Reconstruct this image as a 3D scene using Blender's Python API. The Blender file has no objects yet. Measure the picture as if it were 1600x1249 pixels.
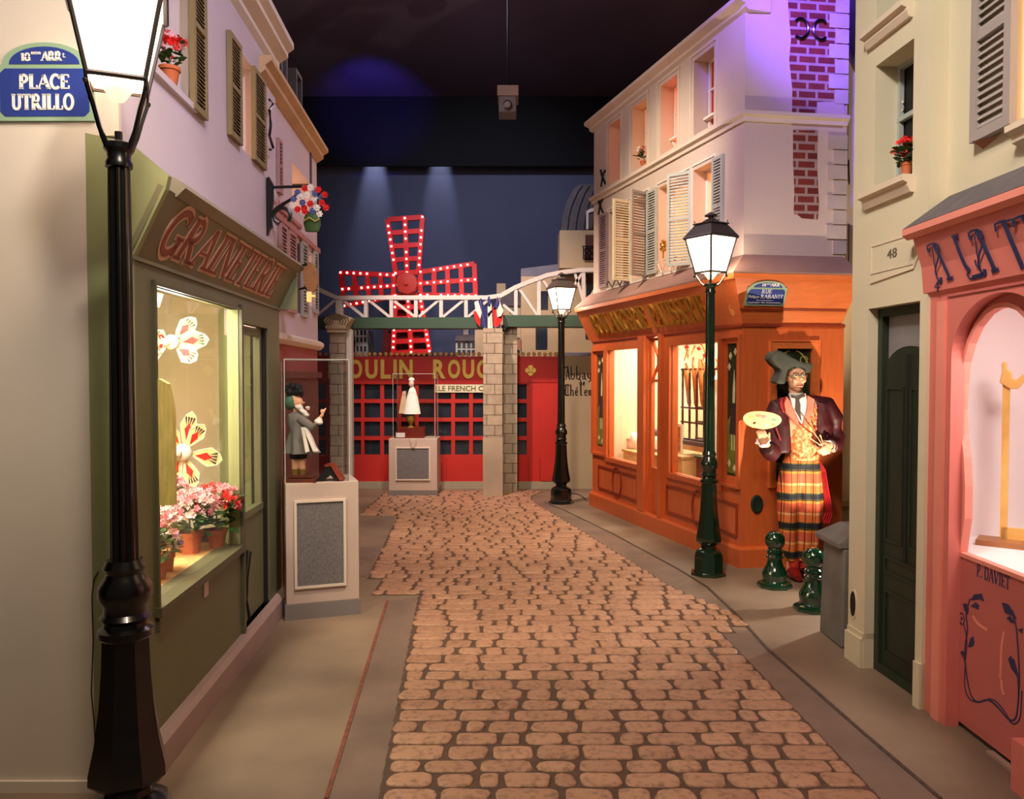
import bpy, math, random
from mathutils import Vector, Matrix, noise
from mathutils.geometry import tessellate_polygon
random.seed(7)
C = bpy.context.scene.collection
V = Vector
PI = math.pi
# ---------------------------------------------------------------- camera, world, exposure
F_PX = 1250.0; CAM = V((0, 0, 1.6)); PITCH = math.atan((624.5-587)/F_PX)
cam = bpy.data.cameras.new('camera'); cam_ob = bpy.data.objects.new('camera', cam); C.objects.link(cam_ob)
cam.sensor_fit = 'HORIZONTAL'; cam.sensor_width = 36; cam.lens = 36*F_PX/1600
cam.clip_start = .05; cam.clip_end = 100
cam_ob.location = CAM; cam_ob.rotation_euler = (PI/2-PITCH, 0, 0)
sc = bpy.context.scene; sc.camera = cam_ob
sc.view_settings.view_transform = 'Standard'; sc.view_settings.look = 'None'
sc.view_settings.gamma = 1; sc.view_settings.use_curve_mapping = False
sc.view_settings.exposure = 0.7
sc.cycles.use_denoising = True
sc.cycles.max_bounces = 6; sc.cycles.sample_clamp_indirect = 4; sc.cycles.caustics_reflective = False; sc.cycles.caustics_refractive = False
world = bpy.data.worlds.new('world'); sc.world = world; world.use_nodes = True
world.node_tree.nodes['Background'].inputs[0].default_value = (.036, .030, .028, 1)
world.node_tree.nodes['Background'].inputs[1].default_value = 1.0

def light(kind, name, loc, energy, col, target=None, size=.2, spot=60, blend=.6, size_y=None):
    l = bpy.data.lights.new(name, kind); o = bpy.data.objects.new(name, l); C.objects.link(o)
    o.location = loc; l.energy = energy; l.color = col
    if kind == 'AREA':
        l.size = size
        if size_y: l.shape = 'RECTANGLE'; l.size_y = size_y
    elif kind in ('POINT', 'SPOT'): l.shadow_soft_size = size
    if kind == 'SPOT': l.spot_size = math.radians(spot); l.spot_blend = blend
    if target is not None:
        o.rotation_euler = (V(target)-V(loc)).to_track_quat('-Z', 'Y').to_euler()
    return o
WARM = (1, .76, .53); WARM2 = (1, .84, .66); PINKW = (1, .72, .62)
# unseen overhead spots, added to light the set as museum track lighting would
light('SPOT', 'unseen_spot', (-.1, 1.0, 5.6), 250, WARM, (-.1, 3.6, 0), .25, 90, 1)
light('SPOT', 'unseen_spot', (.1, 3.3, 5.6), 560, WARM, (.0, 6.4, 0), .15, 46, .7)
light('SPOT', 'unseen_spot', (-.2, 6.0, 5.6), 460, WARM, (-.2, 9.4, .1), .15, 52, .7)
light('SPOT', 'unseen_spot', (-.9, 5.2, 5.6), 620, WARM2, (1.5, 8.1, 3.1), .15, 38, 1)
light('SPOT', 'unseen_spot', (-1.2, 8.3, 5.2), 640, PINKW, (.0, 11.3, 1.4), .1, 66, .8)
light('SPOT', 'unseen_spot', (-1.3, 9.4, 5.2), 130, (1, .80, .74), (-1.5, 12.4, 3.0), .1, 36, .8)
light('SPOT', 'unseen_spot', (1.3, 1.6, 5.6), 300, (.82, .74, 1), (-1.5, 4.6, 2.9), .2, 50, .9)
light('SPOT', 'unseen_spot', (-1.0, 1.0, 5.6), 560, (1, .93, .84), (2.15, 3.9, 2.9), .3, 46, 1)
light('SPOT', 'unseen_spot', (.6, .3, 4.6), 120, (1, .74, .68), (2.1, 3.2, 1.0), .2, 60, 1)
light('SPOT', 'unseen_spot', (1.2, 3.4, 5.7), 1700, (.17, .07, 1), (2.6, 6.8, 4.75), .1, 32, .9)
light('SPOT', 'unseen_spot', (-.2, 3.2, 5.2), 260, (.60, .46, 1), (2.55, 6.8, 3.5), .2, 38, .8)
light('SPOT', 'unseen_spot', (.4, 3.4, 4.6), 120, (1, .80, .60), (2.5, 6.6, 1.3), .06, 27, .6)
light('SPOT', 'floor_spot', (2.62, 5.25, .22), 140, (1, .80, .58), (2.1, 6.7, 1.9), .015, 62, .5)
light('SPOT', 'floor_spot', (2.75, 5.6, .9), 45, (1, .88, .74), (2.0, 5.3, 0), .04, 70, .5)
light('SPOT', 'wall_washer', (-2.45, 14.4, 6.35), 210, (.76, .78, 1), (-2.5, 14.62, 4.6), .04, 26, .9)
light('SPOT', 'wall_washer', (-1.3, 14.4, 6.35), 170, (.78, .80, 1), (-1.3, 14.62, 4.6), .04, 26, .9)
light('SPOT', 'unseen_spot', (-.5, 8.2, 6.2), 420, (.74, .74, 1), (-.4, 14.6, 3.6), .3, 62, 1)
light('SPOT', 'unseen_spot', (-2.0, 10.8, 5.4), 230, (.12, .08, 1), (-2.4, 14.2, 6.3), .1, 40, .9)
light('SPOT', 'unseen_spot', (3.6, 9.0, 5.2), 190, (.14, .08, 1), (5.0, 11.7, 6.5), .1, 60, .8)
light('POINT', 'ceiling_fill_light', (-.5, 7.5, 4.9), 34, (1, .74, .80), None, .6)  # unseen fill point added to lift the dark ceiling
light('SPOT', 'unseen_spot', (.2, .5, 4.9), 260, (1, .88, .76), (-2.15, 3.03, 2.5), .2, 42, 1)  # added to brighten the cream wall at left
light('SPOT', 'unseen_spot', (-.4, 6.6, 3.2), 130, (1, .86, .78), (-.9, 11.3, 1.7), .08, 44, .8)  # added low over the street to reach the cabaret sign beneath the beam
light('POINT', 'street_fill_light', (-.6, 1.2, 4.4), 40, WARM, None, .5)  # unseen ambient fill added above the near street

# ---------------------------------------------------------------- pixel rays and facade frames
def ray(px, py):
    a = (px-800)/F_PX; b = (624.5-py)/F_PX
    return V((a, math.cos(PITCH)+b*math.sin(PITCH), b*math.cos(PITCH)-math.sin(PITCH)))
def ground(px, py, z=0):
    d = ray(px, py); return CAM+d*((z-1.6)/d.z)
class Fr:
    """a facade plane: u along it, z up it, o out of it"""
    def __init__(s, O, U, Z=(0, 0, 1), flip=False):
        s.O = V(O); s.U = V(U).normalized(); s.Z = V(Z).normalized(); s.N = s.U.cross(s.Z).normalized()
        if flip: s.N = -s.N
    def W(s, u, z, o=0): return s.O+s.U*u+s.Z*z+s.N*o
    def p(s, px, py, o=0):
        d = ray(px, py); P0 = s.O+s.N*o
        t = (P0-CAM).dot(s.N)/d.dot(s.N); q = CAM+d*t-s.O
        return (q.dot(s.U), q.dot(s.Z))
    def u(s, px, o=0, py=587): return s.p(px, py, o)[0]
    def box4(s, pts, o=0):
        q = [s.p(a, b, o) for a, b in pts]
        us = sorted(x[0] for x in q); zs = sorted(x[1] for x in q)
        return ((us[0]+us[1])/2, (us[-1]+us[-2])/2, (zs[0]+zs[1])/2, (zs[-1]+zs[-2])/2)
def facing(d, o=0): return Fr((0, d, 0), (1, 0, 0))       # plane that faces the street's near end

# ---------------------------------------------------------------- materials
def lin(c):
    if isinstance(c, str): c = tuple(int(c[i:i+2], 16)/255 for i in (0, 2, 4))
    return tuple(((x+.055)/1.055)**2.4 if x > .04045 else x/12.92 for x in c[:3])+(1,)
MATS = {}
def M(name, col, rough=.75, var=.10, scale=6, bump=0.0, metal=0.0, spec=.4, emit=0, ecol=None, coat=0, col2=None, stretch=None, fac=(.35, .65), detail=6):
    if name in MATS: return MATS[name]
    m = bpy.data.materials.new(name); m.use_nodes = True; MATS[name] = m
    nt = m.node_tree; b = nt.nodes['Principled BSDF']
    b.inputs['Roughness'].default_value = rough; b.inputs['Metallic'].default_value = metal
    b.inputs['Specular IOR Level'].default_value = spec; b.inputs['Coat Weight'].default_value = coat
    c = lin(col)
    if emit:
        b.inputs['Emission Color'].default_value = lin(ecol or col); b.inputs['Emission Strength'].default_value = emit
    if var or col2 or bump:
        tc = nt.nodes.new('ShaderNodeTexCoord'); n = nt.nodes.new('ShaderNodeTexNoise')
        n.inputs['Scale'].default_value = scale; n.inputs['Detail'].default_value = detail
        src = tc.outputs['Object']
        if stretch:
            mp = nt.nodes.new('ShaderNodeMapping'); mp.inputs['Scale'].default_value = stretch
            nt.links.new(src, mp.inputs[0]); src = mp.outputs[0]
        nt.links.new(src, n.inputs['Vector'])
        r = nt.nodes.new('ShaderNodeValToRGB'); nt.links.new(n.outputs['Fac'], r.inputs[0])
        r.color_ramp.elements[0].position = fac[0]; r.color_ramp.elements[1].position = fac[1]
        c1 = lin(col2) if col2 else tuple(min(1, x*(1-var)) for x in c[:3])+(1,)
        c0 = c if col2 else tuple(min(1, x*(1+var)) for x in c[:3])+(1,)
        r.color_ramp.elements[0].color = c1; r.color_ramp.elements[1].color = c0
        nt.links.new(r.outputs[0], b.inputs['Base Color'])
        if bump:
            bp = nt.nodes.new('ShaderNodeBump'); bp.inputs['Strength'].default_value = bump; bp.inputs['Distance'].default_value = .01
            n2 = nt.nodes.new('ShaderNodeTexNoise'); n2.inputs['Scale'].default_value = scale*6; n2.inputs['Detail'].default_value = 5
            nt.links.new(src, n2.inputs['Vector']); nt.links.new(n2.outputs['Fac'], bp.inputs['Height'])
            nt.links.new(bp.outputs[0], b.inputs['Normal'])
    else:
        b.inputs['Base Color'].default_value = c
    return m
def brickmat(name, c1, c2, mort, bw, bh, ms=.012, axis='xz', offs=.5, rough=.85, bump=.4):
    if name in MATS: return MATS[name]
    m = bpy.data.materials.new(name); m.use_nodes = True; MATS[name] = m
    nt = m.node_tree; b = nt.nodes['Principled BSDF']; b.inputs['Roughness'].default_value = rough
    tc = nt.nodes.new('ShaderNodeTexCoord'); s = nt.nodes.new('ShaderNodeSeparateXYZ'); k = nt.nodes.new('ShaderNodeCombineXYZ')
    nt.links.new(tc.outputs['Object'], s.inputs[0])
    if axis == 'xz+': # corner pier: run the courses round the corner
        ad = nt.nodes.new('ShaderNodeMath'); ad.operation = 'ADD'
        nt.links.new(s.outputs[0], ad.inputs[0]); nt.links.new(s.outputs[1], ad.inputs[1]); nt.links.new(ad.outputs[0], k.inputs[0])
    else: nt.links.new(s.outputs[0 if axis[0] == 'x' else 1], k.inputs[0])
    nt.links.new(s.outputs[2], k.inputs[1])
    t = nt.nodes.new('ShaderNodeTexBrick'); nt.links.new(k.outputs[0], t.inputs['Vector'])
    t.offset = offs
    for key, val in (('Color1', lin(c1)), ('Color2', lin(c2)), ('Mortar', lin(mort)), ('Scale', 1), ('Mortar Size', ms), ('Mortar Smooth', .15), ('Bias', 0), ('Brick Width', bw), ('Row Height', bh)):
        t.inputs[key].default_value = val
    n = nt.nodes.new('ShaderNodeTexNoise'); n.inputs['Scale'].default_value = 14
    nt.links.new(tc.outputs['Object'], n.inputs['Vector'])
    mx = nt.nodes.new('ShaderNodeMix'); mx.data_type = 'RGBA'; mx.blend_type = 'MULTIPLY'; mx.inputs[0].default_value = .45
    nt.links.new(t.outputs['Color'], mx.inputs[6]); nt.links.new(n.outputs['Fac'], mx.inputs[7])
    nt.links.new(mx.outputs[2], b.inputs['Base Color'])
    bp = nt.nodes.new('ShaderNodeBump'); bp.inputs['Strength'].default_value = bump; bp.inputs['Distance'].default_value = .01; bp.invert = True
    nt.links.new(t.outputs['Fac'], bp.inputs['Height']); nt.links.new(bp.outputs[0], b.inputs['Normal'])
    return m
def glassmat():
    if 'clear_glass' in MATS: return MATS['clear_glass']
    m = bpy.data.materials.new('clear_glass'); m.use_nodes = True; MATS['clear_glass'] = m
    nt = m.node_tree; nt.nodes.remove(nt.nodes['Principled BSDF'])
    out = nt.nodes['Material Output']; t = nt.nodes.new('ShaderNodeBsdfTransparent'); g = nt.nodes.new('ShaderNodeBsdfGlossy')
    t.inputs[0].default_value = (.97, .98, .97, 1); g.inputs['Roughness'].default_value = .02
    lw = nt.nodes.new('ShaderNodeLayerWeight'); pw = nt.nodes.new('ShaderNodeMath'); pw.operation = 'POWER'; pw.inputs[1].default_value = 5
    ml = nt.nodes.new('ShaderNodeMath'); ml.operation = 'MULTIPLY_ADD'; ml.inputs[1].default_value = .5; ml.inputs[2].default_value = .03
    nt.links.new(lw.outputs['Facing'], pw.inputs[0]); nt.links.new(pw.outputs[0], ml.inputs[0]); lw.inputs[0].default_value = .5
    mx = nt.nodes.new('ShaderNodeMixShader'); nt.links.new(ml.outputs[0], mx.inputs[0]); nt.links.new(t.outputs[0], mx.inputs[1]); nt.links.new(g.outputs[0], mx.inputs[2])
    nt.links.new(mx.outputs[0], out.inputs[0]); return m

# ---------------------------------------------------------------- mesh builder
class MB:
    def __init__(s): s.v = []; s.f = []
    def add(s, vs, fs):
        k = len(s.v); s.v += [V(x) for x in vs]; s.f += [tuple(i+k for i in f) for f in fs]; return s
    def box(s, fr, u0, u1, z0, z1, o0, o1):
        P = [fr.W(u, z, o) for u in (u0, u1) for z in (z0, z1) for o in (o0, o1)]
        return s.add(P, [(0, 1, 3, 2), (4, 6, 7, 5), (0, 4, 5, 1), (2, 3, 7, 6), (0, 2, 6, 4), (1, 5, 7, 3)])
    def bx(s, x0, x1, y0, y1, z0, z1):
        P = [V((x, y, z)) for x in (x0, x1) for y in (y0, y1) for z in (z0, z1)]
        return s.add(P, [(0, 1, 3, 2), (4, 6, 7, 5), (0, 4, 5, 1), (2, 3, 7, 6), (0, 2, 6, 4), (1, 5, 7, 3)])
    def plate(s, fr, outer, o0, o1, holes=()):
        loops = [outer]+list(holes)
        flat = [q for l in loops for q in l]
        tris = tessellate_polygon([[V((a, b, 0)) for a, b in l] for l in loops])
        n = len(flat)
        vs = [fr.W(a, b, o1) for a, b in flat]+[fr.W(a, b, o0) for a, b in flat]
        fs = [tuple(t) for t in tris]+[tuple(i+n for i in reversed(t)) for t in tris]
        k = 0
        for l in loops:
            m = len(l)
            for i in range(m):
                a, b = k+i, k+(i+1) % m; fs.append((a, b, b+n, a+n))
            k += m
        return s.add(vs, fs)
    def rect_frame(s, fr, u0, u1, z0, z1, w, o0, o1):
        return s.plate(fr, [(u0, z0), (u1, z0), (u1, z1), (u0, z1)], o0, o1, [[(u0+w, z0+w), (u1-w, z0+w), (u1-w, z1-w), (u0+w, z1-w)]])
    def sweep(s, fr, prof, u0, u1, m0=0, m1=0):
        """profile (o,z) run along u; m0/m1: how far the ends run out per unit of o (mitre)"""
        n = len(prof)
        vs = [fr.W(u0-m0*o, z, o) for o, z in prof]+[fr.W(u1+m1*o, z, o) for o, z in prof]
        fs = [(i, (i+1) % n, (i+1) % n+n, i+n) for i in range(n)]+[tuple(range(n)), tuple(range(2*n-1, n-1, -1))]
        return s.add(vs, fs)
    def lathe(s, c, prof, n=24, ax=(0, 0, 1), sq=1, rot=0, cap=True):
        ax = V(ax).normalized(); q = ax.to_track_quat('Z', 'Y'); c = V(c); vs = []; fs = []
        for r, z in prof:
            for i in range(n):
                a = 2*PI*i/n+rot; vs.append(c+q @ V((r*math.cos(a), r*math.sin(a)*sq, z)))
        m = len(prof)
        for j in range(m-1):
            for i in range(n):
                fs.append((j*n+i, j*n+(i+1) % n, (j+1)*n+(i+1) % n, (j+1)*n+i))
        if cap: fs += [tuple(range(n-1, -1, -1)), tuple((m-1)*n+i for i in range(n))]
        return s.add(vs, fs)
    def ball(s, c, r, n=12, rot=None):
        r = (r, r, r) if isinstance(r, (int, float)) else r; c = V(c); vs = []; fs = []; m = max(4, n//2)
        R = rot or Matrix.Identity(3)
        vs.append(c+R @ V((0, 0, r[2])))
        for j in range(1, m):
            t = PI*j/m
            for i in range(n):
                a = 2*PI*i/n; vs.append(c+R @ V((r[0]*math.sin(t)*math.cos(a), r[1]*math.sin(t)*math.sin(a), r[2]*math.cos(t))))
        vs.append(c+R @ V((0, 0, -r[2])))
        L = len(vs)-1
        for i in range(n):
            fs.append((0, 1+i, 1+(i+1) % n)); fs.append((L, L-n+(i+1) % n, L-n+i))
            for j in range(m-2):
                a = 1+j*n; fs.append((a+i, a+n+i, a+n+(i+1) % n, a+(i+1) % n))
        return s.add(vs, fs)
    def tube(s, pts, r, n=8, cap=True, sq=1.0, up=(0, 0, 1)):
        pts = [V(p) for p in pts]; m = len(pts); rr = r if isinstance(r, (list, tuple)) else [r]*m
        vs = []; fs = []; up = V(up); prev = None
        for j, p in enumerate(pts):
            t = (pts[min(j+1, m-1)]-pts[max(j-1, 0)]).normalized()
            a = up.cross(t)
            if a.length < .05: a = V((1, 0, 0)).cross(t)
            if a.length < .05: a = V((0, 1, 0)).cross(t)
            a.normalize()
            if prev is not None and a.dot(prev) < 0: a = -a
            prev = a; b = t.cross(a)
            for i in range(n):
                g = 2*PI*i/n; vs.append(p+a*(rr[j]*math.cos(g))+b*(rr[j]*sq*math.sin(g)))
        for j in range(m-1):
            for i in range(n): fs.append((j*n+i, j*n+(i+1) % n, (j+1)*n+(i+1) % n, (j+1)*n+i))
        if cap: fs += [tuple(range(n-1, -1, -1)), tuple((m-1)*n+i for i in range(n))]
        return s.add(vs, fs)
def mesh_of(name, mb, mat, off=V((0, 0, 0)), smooth=False):
    me = bpy.data.meshes.new(name); me.from_pydata([tuple(v-off) for v in mb.v], [], mb.f); me.validate(); me.update()
    import bmesh
    b = bmesh.new(); b.from_mesh(me); bmesh.ops.recalc_face_normals(b, faces=b.faces); b.to_mesh(me); b.free()
    if mat: me.materials.append(mat)
    if smooth:
        for p in me.polygons: p.use_smooth = True
        try: me.set_sharp_from_angle(angle=math.radians(smooth if smooth > 1 else 40))
        except Exception: pass
    return me
def wloc(o):
    l = V(o.location)
    while o.parent: o = o.parent; l += V(o.location)
    return l
def part(name, mb, mat, parent, smooth=False, label=None, at=None, bevel=0, stuff=False):
    off = V(at) if at is not None else V((0, 0, 0))
    pl = wloc(parent)
    o = bpy.data.objects.new(name, mesh_of(name, mb, mat, off if at is not None else pl, smooth)); C.objects.link(o)
    o.parent = parent
    o.location = (off-pl) if at is not None else (0, 0, 0)
    if label: o['label'] = label
    if stuff: o['kind'] = 'stuff'
    if bevel:
        md = o.modifiers.new('bevel', 'BEVEL'); md.width = bevel; md.segments = 2; md.limit_method = 'ANGLE'
    return o
def sub(name, mesh, parent, loc=(0, 0, 0), rot=None):
    o = bpy.data.objects.new(name, mesh); C.objects.link(o); o.parent = parent; o.location = V(loc)-wloc(parent)
    if rot: o.rotation_euler = rot
    return o
def thing(name, label, cat, loc=(0, 0, 0), group=None, rz=0):
    o = bpy.data.objects.new(name, None); C.objects.link(o); o.empty_display_size = .1
    o.location = loc; o.rotation_euler = (0, 0, rz); o['label'] = label; o['category'] = cat
    if group: o['group'] = group
    return o
def solo(name, mb, mat, label, cat, loc=(0, 0, 0), group=None, smooth=False, bevel=0):
    o = bpy.data.objects.new(name, mesh_of(name, mb, mat, V(loc), smooth)); C.objects.link(o); o.location = loc
    o['label'] = label; o['category'] = cat
    if group: o['group'] = group
    if bevel:
        md = o.modifiers.new('bevel', 'BEVEL'); md.width = bevel; md.segments = 2; md.limit_method = 'ANGLE'
    return o
def struct(name, mb, mat, smooth=False):
    o = bpy.data.objects.new(name, mesh_of(name, mb, mat, V((0, 0, 0)), smooth)); C.objects.link(o); o['kind'] = 'structure'; return o
def copy_tree(o, parent=None):
    c = o.copy(); C.objects.link(c)
    if parent: c.parent = parent
    for ch in list(o.children): copy_tree(ch, c)
    return c

def pbox(mb, fr, x0, y0, x1, y1, o0, o1):
    a, b = fr.p(x0, y0, o1), fr.p(x1, y1, o1); mb.box(fr, min(a[0], b[0]), max(a[0], b[0]), min(a[1], b[1]), max(a[1], b[1]), o0, o1); return mb
def ppoly(mb, fr, pts, o0, o1, holes=()):
    mb.plate(fr, [fr.p(a, b, o1) for a, b in pts], o0, o1, [[fr.p(a, b, o1) for a, b in h] for h in holes]); return mb
def melt(name, mb, mat, parent, voxel=.008, smooth=4, at=None):
    o = part(name, mb, mat, parent, at=at)
    r = o.modifiers.new('r', 'REMESH'); r.mode = 'VOXEL'; r.voxel_size = voxel; r.use_smooth_shade = True
    if smooth: q = o.modifiers.new('s', 'SMOOTH'); q.iterations = smooth; q.factor = .5
    bpy.context.view_layer.update()
    me = bpy.data.meshes.new_from_object(o.evaluated_get(bpy.context.evaluated_depsgraph_get()))
    o.modifiers.clear(); o.data = me; me.name = name
    if not me.materials: me.materials.append(mat)
    return o
# ---------------------------------------------------------------- lettering
def arc(cx, cy, rx, ry, a0, a1, n=14):
    return [(cx+rx*math.cos(math.radians(a0+(a1-a0)*i/n)), cy+ry*math.sin(math.radians(a0+(a1-a0)*i/n))) for i in range(n+1)]
T, H = 1.0, .35   # thick and thin strokes
GLY = {  # width, strokes [(points, weight)], serifs [(x, y)]
 'A': (.86, [([(.06, 0), (.43, 1)], H), ([(.43, 1), (.78, 0)], T), ([(.18, .33), (.66, .33)], H)], [(.06, 0), (.78, 0)]),
 'B': (.74, [([(.16, 0), (.16, 1)], T), (arc(.3, .76, .26, .24, 90, -90), .7), (arc(.3, .27, .32, .27, 90, -90), .8), ([(.1, 1), (.3, 1)], H), ([(.1, .52), (.3, .52)], H), ([(.1, 0), (.3, 0)], H)], []),
 'C': (.78, [(arc(.44, .5, .33, .5, 45, 315, 20), .8), ([(.68, .7), (.68, 1)], H)], []),
 'D': (.8, [([(.16, 0), (.16, 1)], T), (arc(.28, .5, .42, .5, 90, -90), .8), ([(.06, 1), (.3, 1)], H), ([(.06, 0), (.3, 0)], H)], []),
 'E': (.68, [([(.16, 0), (.16, 1)], T), ([(.05, 1), (.6, 1)], H), ([(.16, .52), (.48, .52)], H), ([(.05, 0), (.62, 0)], H), ([(.59, 1), (.59, .8)], H), ([(.61, 0), (.61, .22)], H), ([(.47, .6), (.47, .42)], H)], []),
 'G': (.84, [(arc(.44, .5, .33, .5, 45, 330, 20), .85), ([(.72, 0), (.72, .42)], .8), ([(.68, .72), (.68, 1)], H)], [(.7, .42)]),
 'I': (.42, [([(.21, 0), (.21, 1)], T)], [(.21, 0), (.21, 1)]),
 'L': (.66, [([(.18, 0), (.18, 1)], T), ([(.05, 0), (.6, 0)], H), ([(.59, 0), (.59, .25)], H)], [(.18, 1)]),
 'N': (.88, [([(.14, 0), (.14, 1)], H), ([(.14, 1), (.72, 0)], T), ([(.72, 0), (.72, 1)], H)], [(.14, 0), (.12, 1), (.72, 1)]),
 'O': (.86, [(arc(.43, .5, .33, .5, 0, 360, 26), .8)], []),
 'P': (.72, [([(.18, 0), (.18, 1)], T), (arc(.32, .73, .28, .27, 90, -90), .75), ([(.06, 1), (.33, 1)], H), ([(.18, .46), (.33, .46)], H)], [(.18, 0)]),
 'R': (.82, [([(.18, 0), (.18, 1)], T), (arc(.32, .74, .26, .26, 90, -90), .75), ([(.06, 1), (.33, 1)], H), ([(.18, .48), (.36, .48)], H), ([(.36, .48), (.7, 0)], T)], [(.18, 0), (.72, 0)]),
 'S': (.64, [(arc(.32, .75, .22, .25, 40, 270, 12)+arc(.32, .25, .24, .25, 90, -140, 12), .8), ([(.53, .78), (.53, 1)], H), ([(.1, 0), (.1, .22)], H)], []),
 'T': (.76, [([(.38, 0), (.38, 1)], T), ([(.06, 1), (.7, 1)], H), ([(.07, 1), (.07, .78)], H), ([(.69, 1), (.69, .78)], H)], [(.38, 0)]),
 'U': (.84, [([(.18, 1), (.18, .3)]+arc(.42, .3, .24, .3, 180, 360)+[(.66, .3), (.66, 1)], .8)], [(.18, 1), (.66, 1)]),
 'V': (.84, [([(.08, 1), (.42, 0)], T), ([(.42, 0), (.76, 1)], H)], [(.08, 1), (.76, 1)]),
 '1': (.44, [([(.22, 0), (.22, 1), (.08, .84)], T)], [(.22, 0)]),
 '8': (.6, [(arc(.3, .75, .2, .24, 0, 360), .6), (arc(.3, .26, .24, .26, 0, 360), .7)], []),
 '6': (.6, [(arc(.3, .27, .22, .27, 0, 360), .6), (arc(.48, .4, .4, .6, 95, 180), .6)], []),
 '4': (.6, [([(.42, 0), (.42, 1)], T), ([(.42, 1), (.05, .3), (.6, .3)], H)], [(.42, 0)]),
 '.': (.26, [([(.1, .0), (.1, .13)], T)], []), ' ': (.42, [], []), "'": (.2, [([(.1, .8), (.1, 1)], T)], [])}
def ribbon(mb, fr, pts, w, o0, o1, closed=False):
    m = len(pts)
    if m < 2: return
    closed = (abs(pts[0][0]-pts[-1][0])+abs(pts[0][1]-pts[-1][1])) < 1e-6 and m > 3
    L = []; R = []
    for i, (x, y) in enumerate(pts):
        a = pts[i-1] if i else (pts[-2] if closed else pts[0]); b = pts[i+1] if i < m-1 else (pts[1] if closed else pts[-1])
        dx, dy = b[0]-a[0], b[1]-a[1]; l = math.hypot(dx, dy) or 1; nx, ny = -dy/l, dx/l
        ww = (w[i] if isinstance(w, (list, tuple)) else w)/2
        L.append((x+nx*ww, y+ny*ww)); R.append((x-nx*ww, y-ny*ww))
    vs = [fr.W(*q, o1) for q in L]+[fr.W(*q, o1) for q in R]+[fr.W(*q, o0) for q in L]+[fr.W(*q, o0) for q in R]
    fs = []
    for i in range(m-1):
        fs += [(i, i+1, m+i+1, m+i), (i, 2*m+i, 2*m+i+1, i+1), (m+i, m+i+1, 3*m+i+1, 3*m+i)]
    if not closed: fs += [(0, m, 3*m, 2*m), (m-1, 3*m-1, 4*m-1, 2*m-1)]
    mb.add(vs, fs)
def letters(mb, fr, text, u0, u1, z0, z1, wt=.16, o0=0, o1=.004, serif=.30, sh=0, flip=False, hgt=None):
    """text fitted into the box u0..u1, z0..z1; flip when u runs against the reading direction"""
    tot = sum(GLY[c][0] for c in text); sx = (u1-u0)/tot; x = 0
    h = z1-z0; aw = wt*min(abs(sx), h)
    for ch in text:
        w, st, se = GLY[ch]
        f = lambda q: (u0+(x+q[0])*sx+sh*q[1]*h, z0+q[1]*h)
        for pts, k in st: ribbon(mb, fr, [f(q) for q in pts], aw*k, o0, o1)
        for q in se:
            a, b = f((q[0]-serif/2, q[1])), f((q[0]+serif/2, q[1])); ribbon(mb, fr, [a, b], aw*.4, o0, o1)
        x += w
def btext(mb, fr, text, u0, u1, z0, z1, o0=0, o1=.003, bold=0, keep=False):
    cu = bpy.data.curves.new('txt', 'FONT'); cu.body = text; cu.extrude = .01; cu.offset = bold; cu.resolution_u = 3
    ob = bpy.data.objects.new('txt', cu); C.objects.link(ob); bpy.context.view_layer.update()
    me = bpy.data.meshes.new_from_object(ob.evaluated_get(bpy.context.evaluated_depsgraph_get()))
    xs = [v.co.x for v in me.vertices]; ys = [v.co.y for v in me.vertices]
    x0, x1, y0, y1 = min(xs), max(xs), min(ys), max(ys)
    vs = [fr.W(u0+(v.co.x-x0)/(x1-x0)*(u1-u0), z0+(v.co.y-y0)/(y1-y0)*(z1-z0), o1 if v.co.z > 0 else o0) for v in me.vertices]
    mb.add(vs, [tuple(p.vertices) for p in me.polygons])
    bpy.data.objects.remove(ob); bpy.data.curves.remove(cu); bpy.data.meshes.remove(me)
# ================================================================ facade frames
LF = Fr((-1.437, 3.02, 0), (-.148, 2.48, 0))            # green seed shop, left
BF = Fr((.993, 9.85, 0), (.919, -3.21, 0)); BLEN = 3.339  # orange bakery, right
GF = Fr((1.912, 6.64, 0), (1, .15, 0))                  # its gable end
CF = Fr((1.902, 4.60, 0), (.056, -.81, 0))              # cream house, right
PF = Fr((2.035, 3.77, 0), (.008, -1, 0))                # pink shop, right
WX = Fr((0, 0, 0), (1, 0, 0))
# ---------------------------------------------------------------- materials
m_cream = M('cream_plaster', (.87, .83, .77), .9, .05, 1.3, .15)
m_lilac = M('pale_plaster', (.82, .77, .80), .9, .06, 1.1, .15)
m_white = M('white_plaster', (.90, .86, .80), .85, .05, 1.5, .12)
m_green = M('olive_paint', (.44, .44, .32), .55, .05, 3, .1)
m_green2 = M('light_olive_paint', (.58, .60, .42), .55, .05, 3, .1)
m_greydk = M('dark_gap', (.10, .10, .08), .8, 0)
m_stone = M('grey_stone', (.46, .44, .42), .9, .18, 4, .3)
m_blackmetal = M('black_iron', (.03, .03, .03), .3, 0, spec=.6, coat=.3)
m_wood_shut = M('ochre_shutter_paint', (.55, .49, .33), .7, .08, 6, .1)
m_greyshut = M('grey_shutter_paint', (.70, .70, .66), .6, .05, 6)
m_dkshut = M('dark_shutter_paint', (.36, .33, .33), .6, .06, 6)
m_rose = M('rose_plaster', (.66, .36, .36), .85, .08, 2, .1)
m_slate = M('slate_roof', (.36, .34, .35), .8, .12, 8, .3)
m_terra = M('terracotta', (.74, .40, .24), .8, .12, 12)
m_leaf = M('leaf_green', (.20, .36, .14), .6, .25, 20)
m_red = M('red_petal', (.85, .12, .10), .5, .15, 20)
m_pink = M('pink_petal', (.95, .62, .66), .6, .12, 20)
m_pinkw = M('pale_pink_petal', (.98, .84, .82), .6, .08, 20)
m_whitep = M('white_petal', (.95, .93, .88), .6, .05, 20)
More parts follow.
